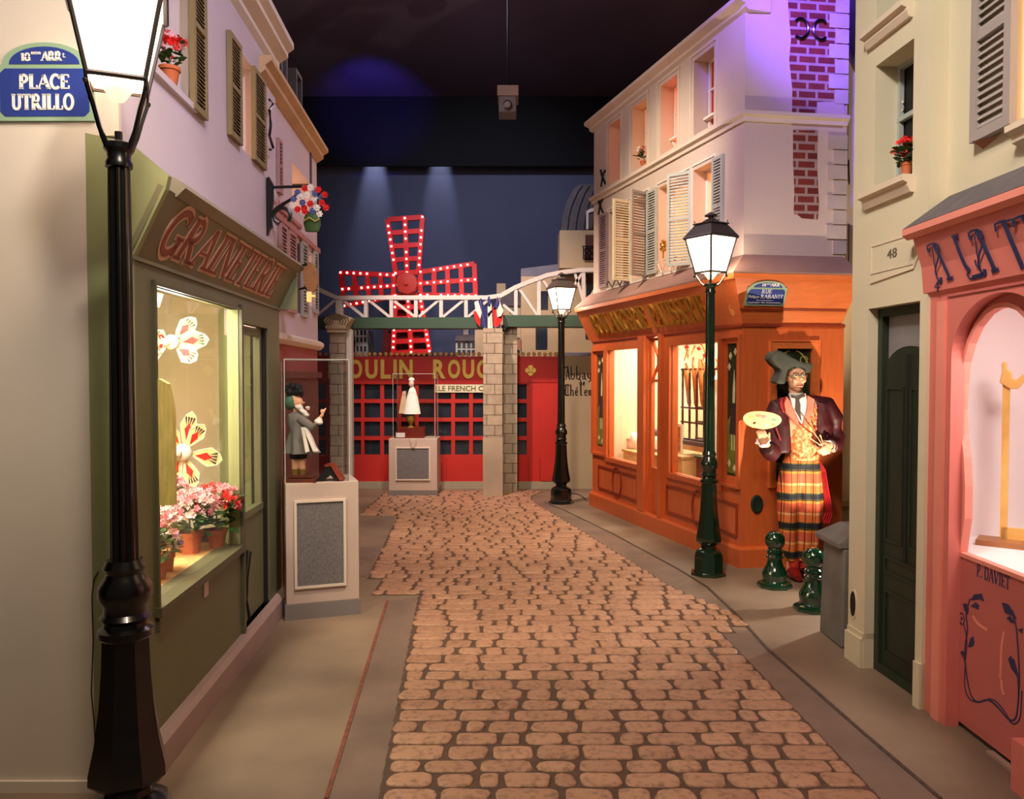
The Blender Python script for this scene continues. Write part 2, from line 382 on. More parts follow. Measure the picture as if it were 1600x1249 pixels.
m_blue = M('blue_petal', (.35, .42, .62), .6, .1, 20)
m_lit = M('lit_room_glow', (1, .78, .55), .9, 0, emit=.9)
m_glow_orange = M('orange_room_glow', (1, .50, .25), .9, 0, emit=.35)
m_dark = M('dark_room', (.06, .055, .05), .6, 0)
GL = glassmat()
# ================================================================ ground
mb = MB(); mb.bx(-7, 7, -1.5, 15.2, -.1, 0)
struct('floor', mb, M('pavement_concrete', (.58, .50, .42), .55, .22, 1.1, .25, spec=.4, col2=(.40, .34, .29), fac=(.3, .7)))
mortar = MB(); stones = MB()
def xl(y):
    if y < 5.73: return -.507-(y-3.02)*.063
    if y < 6.3: return -1.02
    if y < 9.05: return -1.14-(y-6.3)*.06
    return -1.75
def xr(y):
    a = [(0, 1.475), (3.02, 1.392), (4.95, 1.30), (5.02, 1.52), (5.3, 1.50), (5.9, 1.24), (6.08, 1.19), (7.87, .787), (10.2, .245), (10.6, .28), (11.2, .5)]
    if 4.98 < y < 5.02: return 1.3
    for (p, q), (r, t) in zip(a, a[1:]):
        if p <= y <= r: return q+(t-q)*(y-p)/(r-p)
    return .5
y = 2.2; row = 0; R = random.Random(3); cols = []
while y < 10.95:
    dpt = R.uniform(.108, .136); a, b = xl(y+dpt/2), xr(y+dpt/2)
    mortar.add([(a, y, .003), (b, y, .003), (b, y+dpt, .003), (a, y+dpt, .003)], [(0, 1, 2, 3)])
    x = a+R.uniform(-.01, .02)
    while x < b-.03:
        w = R.choice([.10, .13, .16, .18, .20, .22, .24, .27, .19])*R.uniform(.9, 1.1)
        w = min(w, b-x)
        if b-x-w < .05: w = b-x
        g = R.uniform(.006, .012); gy = R.uniform(.004, .0065); x0, x1 = x+g, x+w-g; y0, y1 = y+gy, y+dpt-gy
        if x1-x0 > .03:
            rr = min(.034, (x1-x0)*.35, (y1-y0)*.4)*R.uniform(.6, 1.1); ring = []
            jt = [(R.uniform(-.007, .005), R.uniform(-.006, .003)) for _ in range(4)]
            for jx, (cx, cy, a0) in enumerate(((x1-rr, y0+rr, -90), (x1-rr, y1-rr, 0), (x0+rr, y1-rr, 90), (x0+rr, y0+rr, 180))):
                cx += jt[jx][0]*(1 if jx < 2 else -1); cy += jt[jx][1]*(1 if jx in (1, 2) else -1)
                for k in range(3):
                    t = math.radians(a0+45*k); ring.append((cx+rr*math.cos(t)+R.uniform(-.0025, .0025), cy+rr*math.sin(t)+R.uniform(-.002, .002)))
            cxm, cym = (x0+x1)/2, (y0+y1)/2; h = R.uniform(.009, .014); vs = []
            for s_, z_ in ((1, .002), (1, h*.45), (.94, h*.85), (.78, h)):
                for p in ring:
                    ix = max(0, abs(p[0]-cxm)-(1-s_)*.055)*(1 if p[0] > cxm else -1); iy = max(0, abs(p[1]-cym)-(1-s_)*.055)*(1 if p[1] > cym else -1)
                    vs.append((cxm+ix, cym+iy, z_))
            n = 12; fs = [tuple(range(3*n, 4*n))]
            for j in range(3):
                for i in range(n): fs.append((j*n+i, j*n+(i+1) % n, (j+1)*n+(i+1) % n, (j+1)*n+i))
            c_ = R.random(); cols += [c_]*len(fs); stones.add(vs, fs)
        x += w
    y += dpt; row += 1
struct('floor.mortar_bed', mortar, M('street_mortar', (.33, .25, .21), .9, .15, 20, .2))
cob = struct('floor.cobbled_street', stones, None, smooth=50)
me = cob.data
at_ = me.attributes.new('tone', 'FLOAT', 'FACE')
if len(me.polygons) == len(cols): at_.data.foreach_set('value', cols)
mc = M('street_cobble', (.70, .54, .44), .42, .16, 38, .35, spec=.5, col2=(.52, .39, .31), fac=(.30, .52)); nt = mc.node_tree
mc_b = nt.nodes['Principled BSDF']; lk = mc_b.inputs['Base Color'].links[0].from_socket
an = nt.nodes.new('ShaderNodeAttribute'); an.attribute_name = 'tone'
rmp = nt.nodes.new('ShaderNodeValToRGB'); rmp.color_ramp.elements[0].color = (.80, .76, .74, 1); rmp.color_ramp.elements[1].color = (1, 1, .97, 1)
nt.links.new(an.outputs['Fac'], rmp.inputs[0])
mx = nt.nodes.new('ShaderNodeMix'); mx.data_type = 'RGBA'; mx.blend_type = 'MULTIPLY'; mx.inputs[0].default_value = 1
nt.links.new(lk, mx.inputs[6]); nt.links.new(rmp.outputs[0], mx.inputs[7]); nt.links.new(mx.outputs[2], mc_b.inputs['Base Color'])
me.materials.append(mc)
# gutters and kerb joints
m_gut = M('gutter_concrete', (.50, .42, .37), .55, .15, 2.5, .2, spec=.3, col2=(.39, .33, .30), fac=(.3, .7))
def strip(name, left, right, z, mat):
    s_ = MB(); n = len(left); s_.add([(x, y, z) for x, y in left]+[(x, y, z) for x, y in right], [(i, i+1, n+i+1, n+i) for i in range(n-1)]); struct(name, s_, mat)
g = lambda px, py: tuple(ground(px, py)[:2])
strip('floor.gutter', [(-.68, 2.0), (-.70, 3.02), g(605, 940)], [(-.45, 2.0), (-.507, 3.02), (-.678, 5.73)], .002, m_gut)
strip('floor.gutter', [(-1.9, 6.4), (-1.72, 7.9), (-1.9, 9.0)], [(-1.16, 6.3), (-1.24, 7.9), (-1.32, 9.0)], .002, m_gut)
strip('floor.gutter', [(1.47, 2.0), (1.392, 3.02), (1.30, 4.98)], [(1.70, 2.0), g(1469, 1249), g(1172, 985)], .0015, m_gut)
strip('floor.gutter', [(1.20, 6.0), (.787, 7.87), (.245, 10.2)], [g(1080, 903), g(960, 836), g(856, 786)], .0015, m_gut)
for nm_, P, mj in (('trim_1', [(510, 1249), (560, 1085), (605, 940)], M('kerb_joint', (.46, .26, .20), .8, .3, 30)), ('trim_3', [(1469, 1249), (1330, 1130), (1200, 1016), (1150, 960), (1105, 918), (1060, 890), (960, 836), (880, 797), (850, 785)], M('kerb_joint_grey', (.28, .23, .20), .8, .3, 30))):
    if 1:
        j = MB(); q = [ground(a, b) for a, b in P]; fr0 = Fr((0, 0, 0), (1, 0, 0), (0, 1, 0))
        ribbon(j, fr0, [(v.x, v.y) for v in q], .018, .0, .005)
    struct(nm_, j, mj)
# ================================================================ room shell
mb = MB(); mb.bx(-7, 7, 14.6, 14.8, 0, 6.5)
struct('wall_back', mb, M('night_blue_wall', (.34, .36, .45), .8, .06, .8))
mb = MB(); mb.bx(-7, 7, 14.2, 14.26, 5.29, 6.5)
struct('wall_back.upper_drop', mb, M('black_drape', (.065, .068, .075), .9, .1, 1))
mb = MB(); mb.bx(-7, 7, -1.5, 14.8, 6.5, 6.6)
struct('ceiling', mb, M('dark_ceiling', (.38, .34, .42), .9, .08, .7))
mb = MB(); mb.bx(-7.1, -7, -1.5, 14.8, 0, 6.5); struct('wall_far_left', mb, MATS['black_drape'])
mb = MB(); mb.bx(7, 7.1, -1.5, 14.8, 0, 6.5); struct('wall_far_right', mb, MATS['black_drape'])
j = MB()
for a, b in (((-3.6, 7.2, 6.47), (.2, 9.6, 6.47)), ((.2, 9.6, 6.47), (1.0, 8.2, 6.47))): j.tube([a, b], .02, 6)
struct('trim_2', j, m_blackmetal)
mb = MB(); FL = facing(3.03); mb.box(FL, -3.2, -1.576, 0, 5.4, -.02, 0)
mb.box(FL, -1.576, -1.475, 2.5, 5.4, -.02, 0); mb.box(FL, -3.2, -1.585, 0, .045, 0, .012)
struct('wall_left', mb, m_cream)
# cord on the cream wall
mb = MB(); pts = [FL.W(*FL.p(a, b), .006) for a, b in ((155, 893), (148, 905), (145, 930), (147, 1000), (144, 1080), (148, 1120), (151, 1180))]
mb.tube(pts, .0022, 6); solo('cord', mb, M('brown_cord', (.25, .12, .08), .7, 0), 'thin brown cord hanging down the edge of the cream wall on the left', 'cord', pts[-1])
# ---------------------------------------------------------------- street sign maker
m_signblue = M('enamel_blue', (.20, .27, .58), .3, .05, 3, coat=.4)
m_signgreen = M('enamel_green_edge', (.60, .72, .60), .35, .05, 3, coat=.3)
m_signwhite = M('enamel_white', (.95, .95, .92), .35, 0)
def street_sign(fr, u0, u1, z0, zm, z1, label, lines, top, o=.0):
    s = thing('street_sign', label, 'street sign', fr.W((u0+u1)/2, z0, o)); w = u1-u0; c = (u0+u1)/2; h = z1-z0; e = w*.045
    outer = [(u0, z0), (u1, z0), (u1, zm), (u1-w*.06, zm)]+[(c+(w*.44)*math.cos(t), zm+(z1-zm)*math.sin(t)) for t in [PI*i/16 for i in range(1, 16)]]+[(u0+w*.06, zm), (u0, zm)]
    mb = MB(); mb.plate(fr, outer, o, o+.012); part('sign_border', mb, m_signgreen, s)
    mb = MB(); k = e*1.1
    mb.plate(fr, [(u0+e+k, z0+e), (u1-e-k, z0+e), (u1-e, z0+e+k), (u1-e, zm-e*.9-k), (u1-e-k, zm-e*.9), (u0+e+k, zm-e*.9), (u0+e, zm-e*.9-k), (u0+e, z0+e+k)], o+.012, o+.014)
    mb.plate(fr, [(c+(w*.36)*math.cos(t), zm+e*.1+(z1-zm-e*1.1)*math.sin(t)) for t in [PI*i/16 for i in range(17)]], o+.012, o+.014)
    part('sign_field', mb, m_signblue, s)
    for (t, a, b, p, q, wt) in lines+top:
        mb = MB()
        if wt: letters(mb, fr, t, u0+a*w, u0+b*w, z0+p*h, z0+q*h, wt, o+.014, o+.0165)
        else: btext(mb, fr, t, u0+a*w, u0+b*w, z0+p*h, z0+q*h, o+.014, o+.0165, .01)
        part('sign_lettering', mb, m_signwhite, s)
    return s
u0, u1, z0, z1 = FL.p(-6, 0)[0], FL.p(147, 0)[0], FL.p(70, 190.5)[1], FL.p(70, 68)[1]; zm = FL.p(70, 103)[1]
street_sign(FL, u0, u1, z0, zm, z1, 'large blue enamel street sign reading PLACE UTRILLO on the cream wall at far left', [('PLACE', .24, .76, .41, .58, .27), ('UTRILLO', .16, .80, .145, .33, .27)],
            [('18', .265, .36, .765, .855, .34), ('ARR', .475, .68, .765, .875, .30), ('eme', .37, .47, .84, .875, 0), ('.', .355, .385, .765, .79, .4), ('t.', .69, .72, .80, .86, 0)])

# ================================================================ potted flowers
def bloom(mb, c, r, rnd, k=5):
    nrm = V((rnd.uniform(-1, 1), rnd.uniform(-1, .4), rnd.uniform(0, 1))).normalized(); q = nrm.to_track_quat('Z', 'Y')
    for i in range(k):
        a = 2*PI*i/k; d = lambda rr, t, z: c+q @ V((rr*math.cos(t), rr*math.sin(t), z))
        mb.add([d(.1*r, a, 0), d(.8*r, a-.5, .3*r), d(1.05*r, a, .25*r), d(.8*r, a+.5, .3*r)], [(0, 1, 2, 3)])
def foliage(mb, c, rx, rz, n, sz, rnd):
    for i in range(n):
        t = rnd.uniform(0, 2*PI); r = rnd.uniform(.2, 1); p = c+V((rx*r*math.cos(t), rx*r*math.sin(t), rnd.uniform(-rz, rz)))
        q = V((math.cos(t), math.sin(t), rnd.uniform(-.3, .8))).normalized().to_track_quat('Y', 'Z'); s = sz*rnd.uniform(.7, 1.2)
        mb.add([p, p+q @ V((-.45*s, .4*s, .1*s)), p+q @ V((-.3*s, .85*s, .05*s)), p+q @ V((0, 1.05*s, -.1*s)), p+q @ V((.3*s, .85*s, .05*s)), p+q @ V((.45*s, .4*s, .1*s))], [(0, 1, 2, 3, 4, 5)])
def potted(name, label, loc, pr, ph, fr_, fz, nb, bs, cols, group=None, seed=1, pot=m_terra, cat='potted plant', nl=60):
    rnd = random.Random(seed); t = thing(name, label, cat, loc, group); L = V(loc)
    mb = MB(); mb.lathe(L, [(pr*.68, 0), (pr*.93, ph*.78), (pr*.95, ph*.78), (pr*1.05, ph*.8), (pr*1.05, ph), (pr*.92, ph), (pr*.9, ph*.86)], 20); part('pot', mb, pot, t, smooth=True)
    mb = MB(); c = L+V((0, 0, ph+fz*.45)); foliage(mb, c, fr_*.75, fz*.5, nl, fr_*.55, rnd)
    mb.tube([L+V((0, 0, ph*.8)), c], pr*.08, 5); part('foliage', mb, m_leaf, t, stuff=True)
    for ci, cm in enumerate(cols):
        mb = MB()
        for i in range(nb//len(cols)):
            th = rnd.uniform(0, 2*PI); ph_ = rnd.uniform(-.25, 1.3); p = c+V((fr_*math.cos(th)*math.cos(ph_), fr_*math.sin(th)*math.cos(ph_), fz*.35+fz*.62*math.sin(ph_)))
            for k in range(4): bloom(mb, p+V([rnd.uniform(-1, 1)*bs*.7 for _ in range(3)]), bs, rnd)
        part('blossoms', mb, cm, t, stuff=True)
    return t

# ================================================================ green seed shop
S = thing('seed_shop_front', 'olive green shop front with slanted red lettered sign board, left side of street', 'shop front', LF.W(1.2, 0, 0))
uA, uE = 0.0, LF.u(437)
wu0, wu1 = LF.u(241), LF.u(373); wz0, wz1 = .652, 1.965
du0, du1 = LF.u(380.5), LF.u(419)
mb = MB(); mb.plate(LF, [(uA, .13), (uE, .13), (uE, 2.06), (uA, 2.06)], -.045, 0, [[(wu0, wz0), (wu1, wz0), (wu1, wz1), (wu0, wz1)], [(du0, .145), (du1, .145), (du1, 1.90), (du0, 1.90)]])
part('front_panel', mb, m_green, S)
mb = MB(); FS = facing(3.028); mb.plate(FS, [(-1.60, 0), (-1.437, 0), (-1.437, 2.03), (-1.302, 2.30), (-1.290, 2.35), (-1.437, 2.475), (-1.60, 2.51)], -.03, 0); part('side_panel', mb, m_green2, S)
mb = MB(); mb.box(LF, uE-.02, uE, .13, 2.05, -.4, 0); part('side_panel', mb, m_green2, S)
# fascia
SL = Fr(LF.W(0, 2.05, .0), LF.U, LF.N*.127+V((0, 0, .262)))
fh = math.hypot(.127, .262)
mb = MB(); mb.box(SL, 0, uE+.02, 0, fh, -.02, 0); mb.plate(LF, [(0, 0)]*0 or [(uE, 2.03), (uE+.02, 2.03), (uE+.02, 2.06), (uE, 2.06)], -.1, .0)
mb.sweep(LF, [(-.02, 2.04), (.012, 2.04), (.012, 2.055), (-.02, 2.06)], 0, uE)
part('sign_board', mb, M('sign_board_green', (.47, .46, .34), .5, .05, 3), S)
mb = MB(); mb.plate(LF, [(uE, 0)]*0 or [(uE+.0, 2.05), (uE+.02, 2.05), (uE+.02, 2.31), (uE, 2.31)], -.1, .12); part('board_end', mb, m_green2, S)
mb = MB(); mb.sweep(LF, [(-.08, 2.44), (-.05, 2.47), (.15, 2.36), (.165, 2.335), (.13, 2.30), (.10, 2.31)], .13, uE+.05); part('cornice', mb, M('cornice_grey', (.55, .52, .45), .6, .05, 3), S)
lt = MB(); l2 = MB(); lu0, lu1 = LF.u(256, .06), LF.u(432, .06)
letters(lt, SL, 'GRAINETERIE', lu0, lu1, .055, .255, .36, 0, .003, serif=.42, sh=.30); letters(l2, SL, 'GRAINETERIE', lu0, lu1, .06, .25, .19, .003, .0055, serif=.32, sh=.30)
part('lettering_outline', lt, M('cream_letter_edge', (.86, .70, .56), .5, 0), S); part('lettering', l2, M('red_letter_paint', (.56, .26, .19), .5, .05, 8), S)
mb = MB(); mb.sweep(LF, [(-.11, 0), (.052, 0), (.052, .12), (.035, .145), (0, .145), (-.11, .145)], uA+.0, uE+.035); part('plinth', mb, M('plinth_lilac', (.66, .57, .55), .6, .06, 3), S)
mb = MB(); mb.box(LF, wu0-.03, wu1+.01, wz0-.035, wz0+.004, -.105, .03); mb.box(LF, wu0-.02, wu0, wz0-.10, wz1+.02, -.02, .016); mb.box(LF, wu1+.0, wu1+.035, .145, wz1+.03, -.02, .02); mb.box(LF, wu0-.02, wu1+.02, wz1, wz1+.012, -.02, .012)
part('window_frame', mb, M('frame_olive_dark', (.36, .35, .26), .5, .05, 3), S)
mb = MB(); mb.box(LF, wu0, wu1, wz0+.004, wz1, -.040, -.037); part('window_glass', mb, GL, S)
mb = MB(); mb.box(LF, wu1-.006, wu1+.0, wz0, wz1, -.06, -.0); part('inner_panel', mb, m_green2, S, label='light green panel at the far side of the display window')
# door
dr = MB(); dr.rect_frame(LF, du0+.005, du1-.045, .75, 1.89, .045, -.07, -.03); dr.box(LF, du0+.005, du1-.045, .15, .75, -.07, -.03); dr.box(LF, du0+.03, du1-.08, .76, .80, -.03, -.018)
D = part('door', dr, m_green, S)
mb = MB(); mb.box(LF, du0+.05, du1-.09, .80, 1.845, -.056, -.052); part('door_pane', mb, GL, D)
mb = MB(); mb.box(LF, du1-.045, du1, .0, 1.9, -.10, -.012); part('door_recess', mb, m_greydk, S)
mb = MB(); P = lambda a, b: LF.W(*LF.p(a, b, -.025), -.022)
for pts in (((386, 860), (383, 900), (384, 935), (392, 983)), ((391, 862), (386, 905), (385, 935)), ((384, 935), (388, 955), (391, 982))): mb.tube([P(*q) for q in pts], .006, 5)
part('door_ornament', mb, m_greydk, D)
mb = MB(); a_, b_ = LF.p(317, 916), LF.p(324, 916); zc = LF.p(320, 916)[1]; mb.box(LF, a_[0], b_[0], zc-.052, zc+.052, 0, .006); part('light_switch', mb, M('switch_pink', (.80, .70, .66), .4, 0), S)
# display niche
mb = MB(); iu0, iu1 = .12, du1+.55
mb.box(LF, iu0, iu1, .5, 2.3, -.92, -.90); mb.box(LF, iu0, iu0+.02, .5, 2.3, -.92, -.14); mb.box(LF, iu1-.02, iu1, .5, 2.3, -.92, -.14); mb.box(LF, iu0, iu1, 2.28, 2.3, -.92, -.10)
part('display_lining', mb, M('display_cream', (.92, .87, .74), .8, .05, 2), S)
mb = MB(); mb.box(LF, iu0, du0-.01, wz0-.04, wz0-.003, -.90, -.10); part('display_shelf', mb, M('display_shelf_straw', (.85, .66, .42), .8, .18, 18), S)
lp = LF.W(LF.u(300), 2.2, -.45); light('AREA', 'display_window_lamp', lp, 30, (1, .90, .70), lp-V((0, 0, 1)), .5)
light('POINT', 'display_fill_light', LF.W(LF.u(330), 1.85, -.2), 9, (1, .92, .76), None, .06)  # no real bulb: fill added to brighten the back of the niche
lp = LF.W(LF.u(270), 1.05, -.16); light('SPOT', 'display_spot', LF.W(LF.u(262), 1.9, -.2), 30, (1, .85, .62), LF.W(LF.u(300), .8, -.3), .05, 60, .6)
# yellow drapes/sack hanging inside
mb = MB(); fr = facing(LF.W(LF.u(245), 0, -.55).y); sp = [fr.p(a, b) for a, b in ((240, 790), (240, 600), (248, 592), (262, 600), (270, 640), (271, 700), (272, 790))]
mb.plate(fr, sp, -.03, 0); solo('yellow_drape', mb, M('yellow_cloth', (.93, .86, .50), .9, .12, 9, stretch=(8, 8, 1)), 'pale yellow cloth drape hanging inside the seed shop window', 'drape', fr.W(*fr.p(255, 790)))
# mechanical flowers
m_petal = M('painted_petal', (.93, .82, .58), .4, .08, 8); m_pred = M('petal_red', (.78, .14, .12), .4, .1, 10); m_pblk = M('petal_mark_grey', (.24, .24, .24), .4, .1, 10); m_wire = M('white_wire', (.95, .92, .85), .35, 0)
def mech_flower(cx, cy, petals, label, hubr, stem):
    o = -.38; q = LF.p(cx, cy, o); fr = Fr(LF.W(q[0], q[1], o), (.93, .36, 0)); k = LF.W(q[0], q[1], o).y/F_PX
    t = thing('display_flower', label, 'display flower', fr.W(0, -.2, 0), 'giant mechanical flowers in the seed shop window')
    for i, (ang, r0, r1, w, tilt) in enumerate(petals):
        a = math.radians(ang); U = (fr.U*math.cos(a)+fr.Z*math.sin(a)+fr.N*tilt).normalized(); Zv = fr.N.cross(U).normalized()
        pf = Fr(fr.O, U, Zv)
        r0 *= k; r1 *= k; w *= k; L = r1-r0
        out = [(r0, 0), (r0+.25*L, -w*.42), (r0+.6*L, -w), (r0+.88*L, -w*.62), (r1, -w*.05), (r0+.9*L, w*.5), (r0+.62*L, w), (r0+.25*L, w*.5)]
        mb = MB(); mb.plate(pf, out, -.004, .004); P_ = part('petal', mb, m_petal, t)
        sg = 1 if pf.N.dot(fr.N) > 0 else -1; oo = (.004, .007) if sg > 0 else (-.007, -.004)
        mb = MB(); mb.plate(pf, [(r0+.18*L, -w*.1), (r0+.5*L, -w*.42), (r0+.68*L, 0), (r0+.5*L, w*.42)], *oo); part('petal_centre', mb, m_pred, P_)
        mb = MB()
        for a0 in (-.55, -.18, .18, .55): mb.plate(pf, [(r0+.6*L, a0*w*.5), (r0+.84*L, a0*w-w*.13), (r0+.84*L, a0*w+w*.13)], *oo)
        part('petal_marking', mb, m_pblk, P_)
        mb = MB(); ribbon(mb, pf, out+[out[0]], .006, oo[0], oo[1]); part('petal_rim', mb, m_wire, P_)
    mb = MB(); mb.ball(fr.W(0, 0, .02), (hubr*k, hubr*k*.6, hubr*k), 14); mb.ball(fr.W(-.6*hubr*k, 0, .05), hubr*k*.55, 10); part('hub', mb, m_wire, t, smooth=True)
    mb = MB(); mb.tube([fr.W(a*k, b*k, c) for a, b, c in stem], .0055, 6)
    for s_ in range(4): mb.tube([fr.W((-18-10*s_+7*math.cos(x))*k, (-4+3*s_+14*math.sin(x))*k, .03) for x in [i*PI/5 for i in range(11)]], .003, 5)
    part('stem', mb, m_wire, t, smooth=True)
mech_flower(268, 535, [(48, 8, 52, 13, .1), (6, 8, 56, 14, .2), (-38, 8, 48, 15, .3), (150, 8, 30, 10, .4), (205, 8, 28, 9, .4)], 'upper giant mechanical flower with cream red marked petals in shop window', 12, [(0, 0, 0), (-20, -25, 0), (-26, -60, 0), (-30, -130, 0)])
mech_flower(286, 707, [(78, 8, 66, 12, .1), (55, 8, 55, 12, .2), (-12, 10, 60, 15, .2), (-72, 8, 58, 12, .2), (-112, 8, 52, 11, .2), (115, 10, 48, 9, .3)], 'lower giant mechanical flower with cream petals above the pink potted flowers', 14, [(0, 0, 0), (-22, -30, 0), (-34, -70, 0), (-40, -110, 0)])
zs = wz0-.003
for i, (px, py, pr, ph, fr_, fz, nb, bs, cols, lab) in enumerate([
    (297, 864, .068, .115, .135, .15, 70, .018, [m_pinkw, m_pink], 'terracotta pot of pale pink flowers in the middle of the display window'),
    (339, 856, .055, .105, .125, .17, 60, .017, [m_pink, m_red], 'terracotta pot of red and pink flowers at the far end of the window'),
    (262, 893, .034, .085, .07, .07, 30, .011, [m_whitep, m_blue], 'small terracotta pot of white and lilac flowers in the window'),
    (246, 905, .052, .10, .10, .17, 50, .016, [m_pink, m_pinkw], 'terracotta pot of pink flowers nearest the left window edge'),
    (262, 855, .05, .11, .13, .20, 60, .018, [m_pinkw, m_pink], 'pale pink flowers behind the small pots by the window edge')]):
    potted('flower_pot', lab, ground(px, py, zs), pr, ph, fr_, fz, nb, bs, cols, 'potted flowers in the seed shop window', 10+i)
potted('flower_pot', 'terracotta pot of red flowers on the high windowsill behind the near lantern', LF.W(*LF.p(276, 134, -.03), -.06), .045, .08, .07, .10, 26, .017, [m_red, m_pink], seed=31, nl=30)

# ================================================================ shutters and windows
def shutter(fr, u0, u1, z0, z1, parent, mat, o0=0, o1=.025, name='shutter', mid=True, rail=.022, slat=.026, vis=1):
    mb = MB(); zm = (z0+z1)/2; W_ = abs(u1-u0); u0, u1 = min(u0, u1), max(u0, u1); r = min(rail*1.3, W_*.2)
    holes = [[(u0+r, z0+r), (u1-r, z0+r), (u1-r, zm-r*.4), (u0+r, zm-r*.4)], [(u0+r, zm+r*.4), (u1-r, zm+r*.4), (u1-r, z1-r), (u0+r, z1-r)]]
    mb.plate(fr, [(u0, z0), (u1, z0), (u1, z1), (u0, z1)], o0, o1, holes)
    s = part(name, mb, mat, parent)
    mb = MB(); om = (o0+o1)/2
    for h in holes:
        z = h[0][1]+slat*.5
        while z < h[2][1]-slat*.3:
            t = slat*.36; P = [fr.W(u, z+dz, om+do) for u in (h[0][0], h[1][0]) for dz, do in ((t, -.009), (t+.004, -.009), (-t+.004, .009), (-t, .009))]
            mb.add(P, [(0, 1, 2, 3), (7, 6, 5, 4), (0, 4, 5, 1), (1, 5, 6, 2), (2, 6, 7, 3), (3, 7, 4, 0)]); z += slat
    part('slats', mb, mat, s); return s
# lilac upper house
LW = Fr(LF.W(0, 0, -.05), LF.U)
B = thing('plaster_house', 'pale lilac plastered upper house with ochre shutters above the green shop', 'building', LW.W(1.2, 2.46, 0))
w1 = (LW.u(232), LW.u(307), 2.90, 3.7); w2 = (LW.u(382), LW.u(400.5), 2.94, 3.50); uL1 = LW.u(434)
hole = lambda w: [(w[0], w[2]), (w[1], w[2]), (w[1], w[3]), (w[0], w[3])]
mb = MB(); mb.plate(LW, [(.04, 2.40), (uL1, 2.40), (uL1, 3.76), (.04, 3.76)], -.22, 0, [hole(w1), hole(w2)]); part('wall', mb, m_lilac, B)
mb = MB(); mb.sweep(LW, [(-.2, 3.70), (0, 3.70), (.03, 3.73), (.03, 3.76), (.09, 3.80), (.09, 3.83), (.13, 3.86), (.13, 3.9), (-.2, 3.9)], .04, uL1); part('cornice', mb, m_white, B)
for w, mm, e in ((w1, M('window_reveal_cream', (.85, .80, .66), .8, .04), 0), (w2, m_lit, 0)):
    mb = MB(); mb.box(LW, w[0]-.12, w[1]+.05, w[2]-.05, w[3]+.05, -.26, -.218); part('window_pane', mb, mm, B)
mb = MB(); mb.box(LW, w1[0]+.02, w1[1], w1[2]-.03, w1[2]+.0, -.2, .02); part('window_sill', mb, m_lilac, B)
for a, b in ((307.5, 328), (364, 381.5), (401, 418.5)):
    shutter(LW, LW.u(a, .02), LW.u(b, .02), 2.875 if a < 320 else 2.93, 3.7 if a < 320 else 3.50, B, m_wood_shut, .003, .028, slat=.02)
mb = MB(); hp = lambda a, b: LW.W(*LW.p(a, b, .04), .04)
mb.tube([hp(421, 156), hp(427, 162), hp(421, 172), hp(423, 195), hp(421, 212), hp(427, 232), hp(422, 234)], .009, 6); part('shutter_catch', mb, m_blackmetal, B)
# wall cracks (old plaster losses)
# ---------------------------------------------------------------- second house on the left
LB = Fr(LF.W(0, 0, -.07), LF.U); bu0 = uE+.02; bu1 = LB.u(497)
B = thing('lilac_house', 'lilac plastered house with rose ground floor and dormer roof beyond the green shop', 'building', LB.W(bu0+.7, 0, 0))
zc = LB.p(498, 541, .05)[1]; zv = LB.p(497, 258)[1]
mb = MB(); wA = (LB.u(441), LB.u(456), 2.85, 3.25); wB = (LB.u(462), LB.u(476), 2.10, 2.66); wC = (LB.u(480), LB.u(489), 2.20, 2.66); wD = (LB.u(459), LB.u(487), 2.92, 3.25)
mb.plate(LB, [(bu0-.35, zc), (bu1, zc), (bu1, zv+.05), (bu0-.35, zv+.05)], -.2, 0, [hole(wB), hole(wC), hole(wD)]); part('wall', mb, m_lilac, B)
mb = MB(); mb.box(LB, bu0-.02, bu1, 0, zc, -.2, -.005); part('ground_floor_wall', mb, m_rose, B)
mb = MB(); mb.box(LB, bu0+.05, bu1-.06, .1, 1.55, 0-.005, .012); mb.box(LB, bu0+.12, bu1-.4, .75, 1.45, .012, .02); mb.box(LB, bu0, bu1, 1.58, 1.63, 0, .035); part('shop_panel', mb, M('rose_dark_paint', (.42, .17, .17), .5, .08, 4), B)
mb = MB(); mb.sweep(LB, [(-.1, zc-.03), (.02, zc-.03), (.05, zc), (.05, zc+.03), (.02, zc+.05), (-.1, zc+.05)], bu0-.03, bu1, 0, .6); part('string_course', mb, m_white, B)
mb = MB(); mb.sweep(LB, [(-.2, zv), (.01, zv), (.06, zv+.04), (.06, zv+.07), (.10, zv+.1), (.10, zv+.13), (-.2, zv+.13)], bu0-.3, bu1, 0, .3); part('eave', mb, M('eave_buff', (.80, .68, .52), .8, .08, 4), B)
mb = MB(); ze = zv+.13; mb.sweep(LB, [(.0, ze), (-.10, ze+.42), (-.2, ze+.42), (-.2, ze)], bu0-.3, LB.u(478)); part('roof', mb, m_slate, B)
for a, b in ((440, 449), (463, 472)):
    mb = MB(); mb.rect_frame(LB, LB.u(a), LB.u(b), ze+.02, ze+.36, .03, -.12, .02); mb.box(LB, LB.u(a), LB.u(b), ze+.02, ze+.36, -.12, -.06); part('dormer', mb, m_dkshut, B)
for w, mm in ((wB, m_dark), (wC, m_lit), (wD, m_lit)):
    mb = MB(); mb.box(LB, w[0]-.04, w[1]+.04, w[2]-.04, w[3]+.04, -.25, -.21); part('window_pane', mb, mm, B)
for a, b, z_, z2 in ((434, 440, 2.9, 3.28), (449, 461, 2.08, 2.70), (436, 447, 2.08, 2.70), (489, 495, 2.15, 2.70), (470, 479, 2.08, 2.70)):
    shutter(LB, LB.u(a), LB.u(b), z_, z2, B, m_greyshut if a > 460 else M('pink_shutter', (.72, .56, .55), .7, .05), .003, .025)
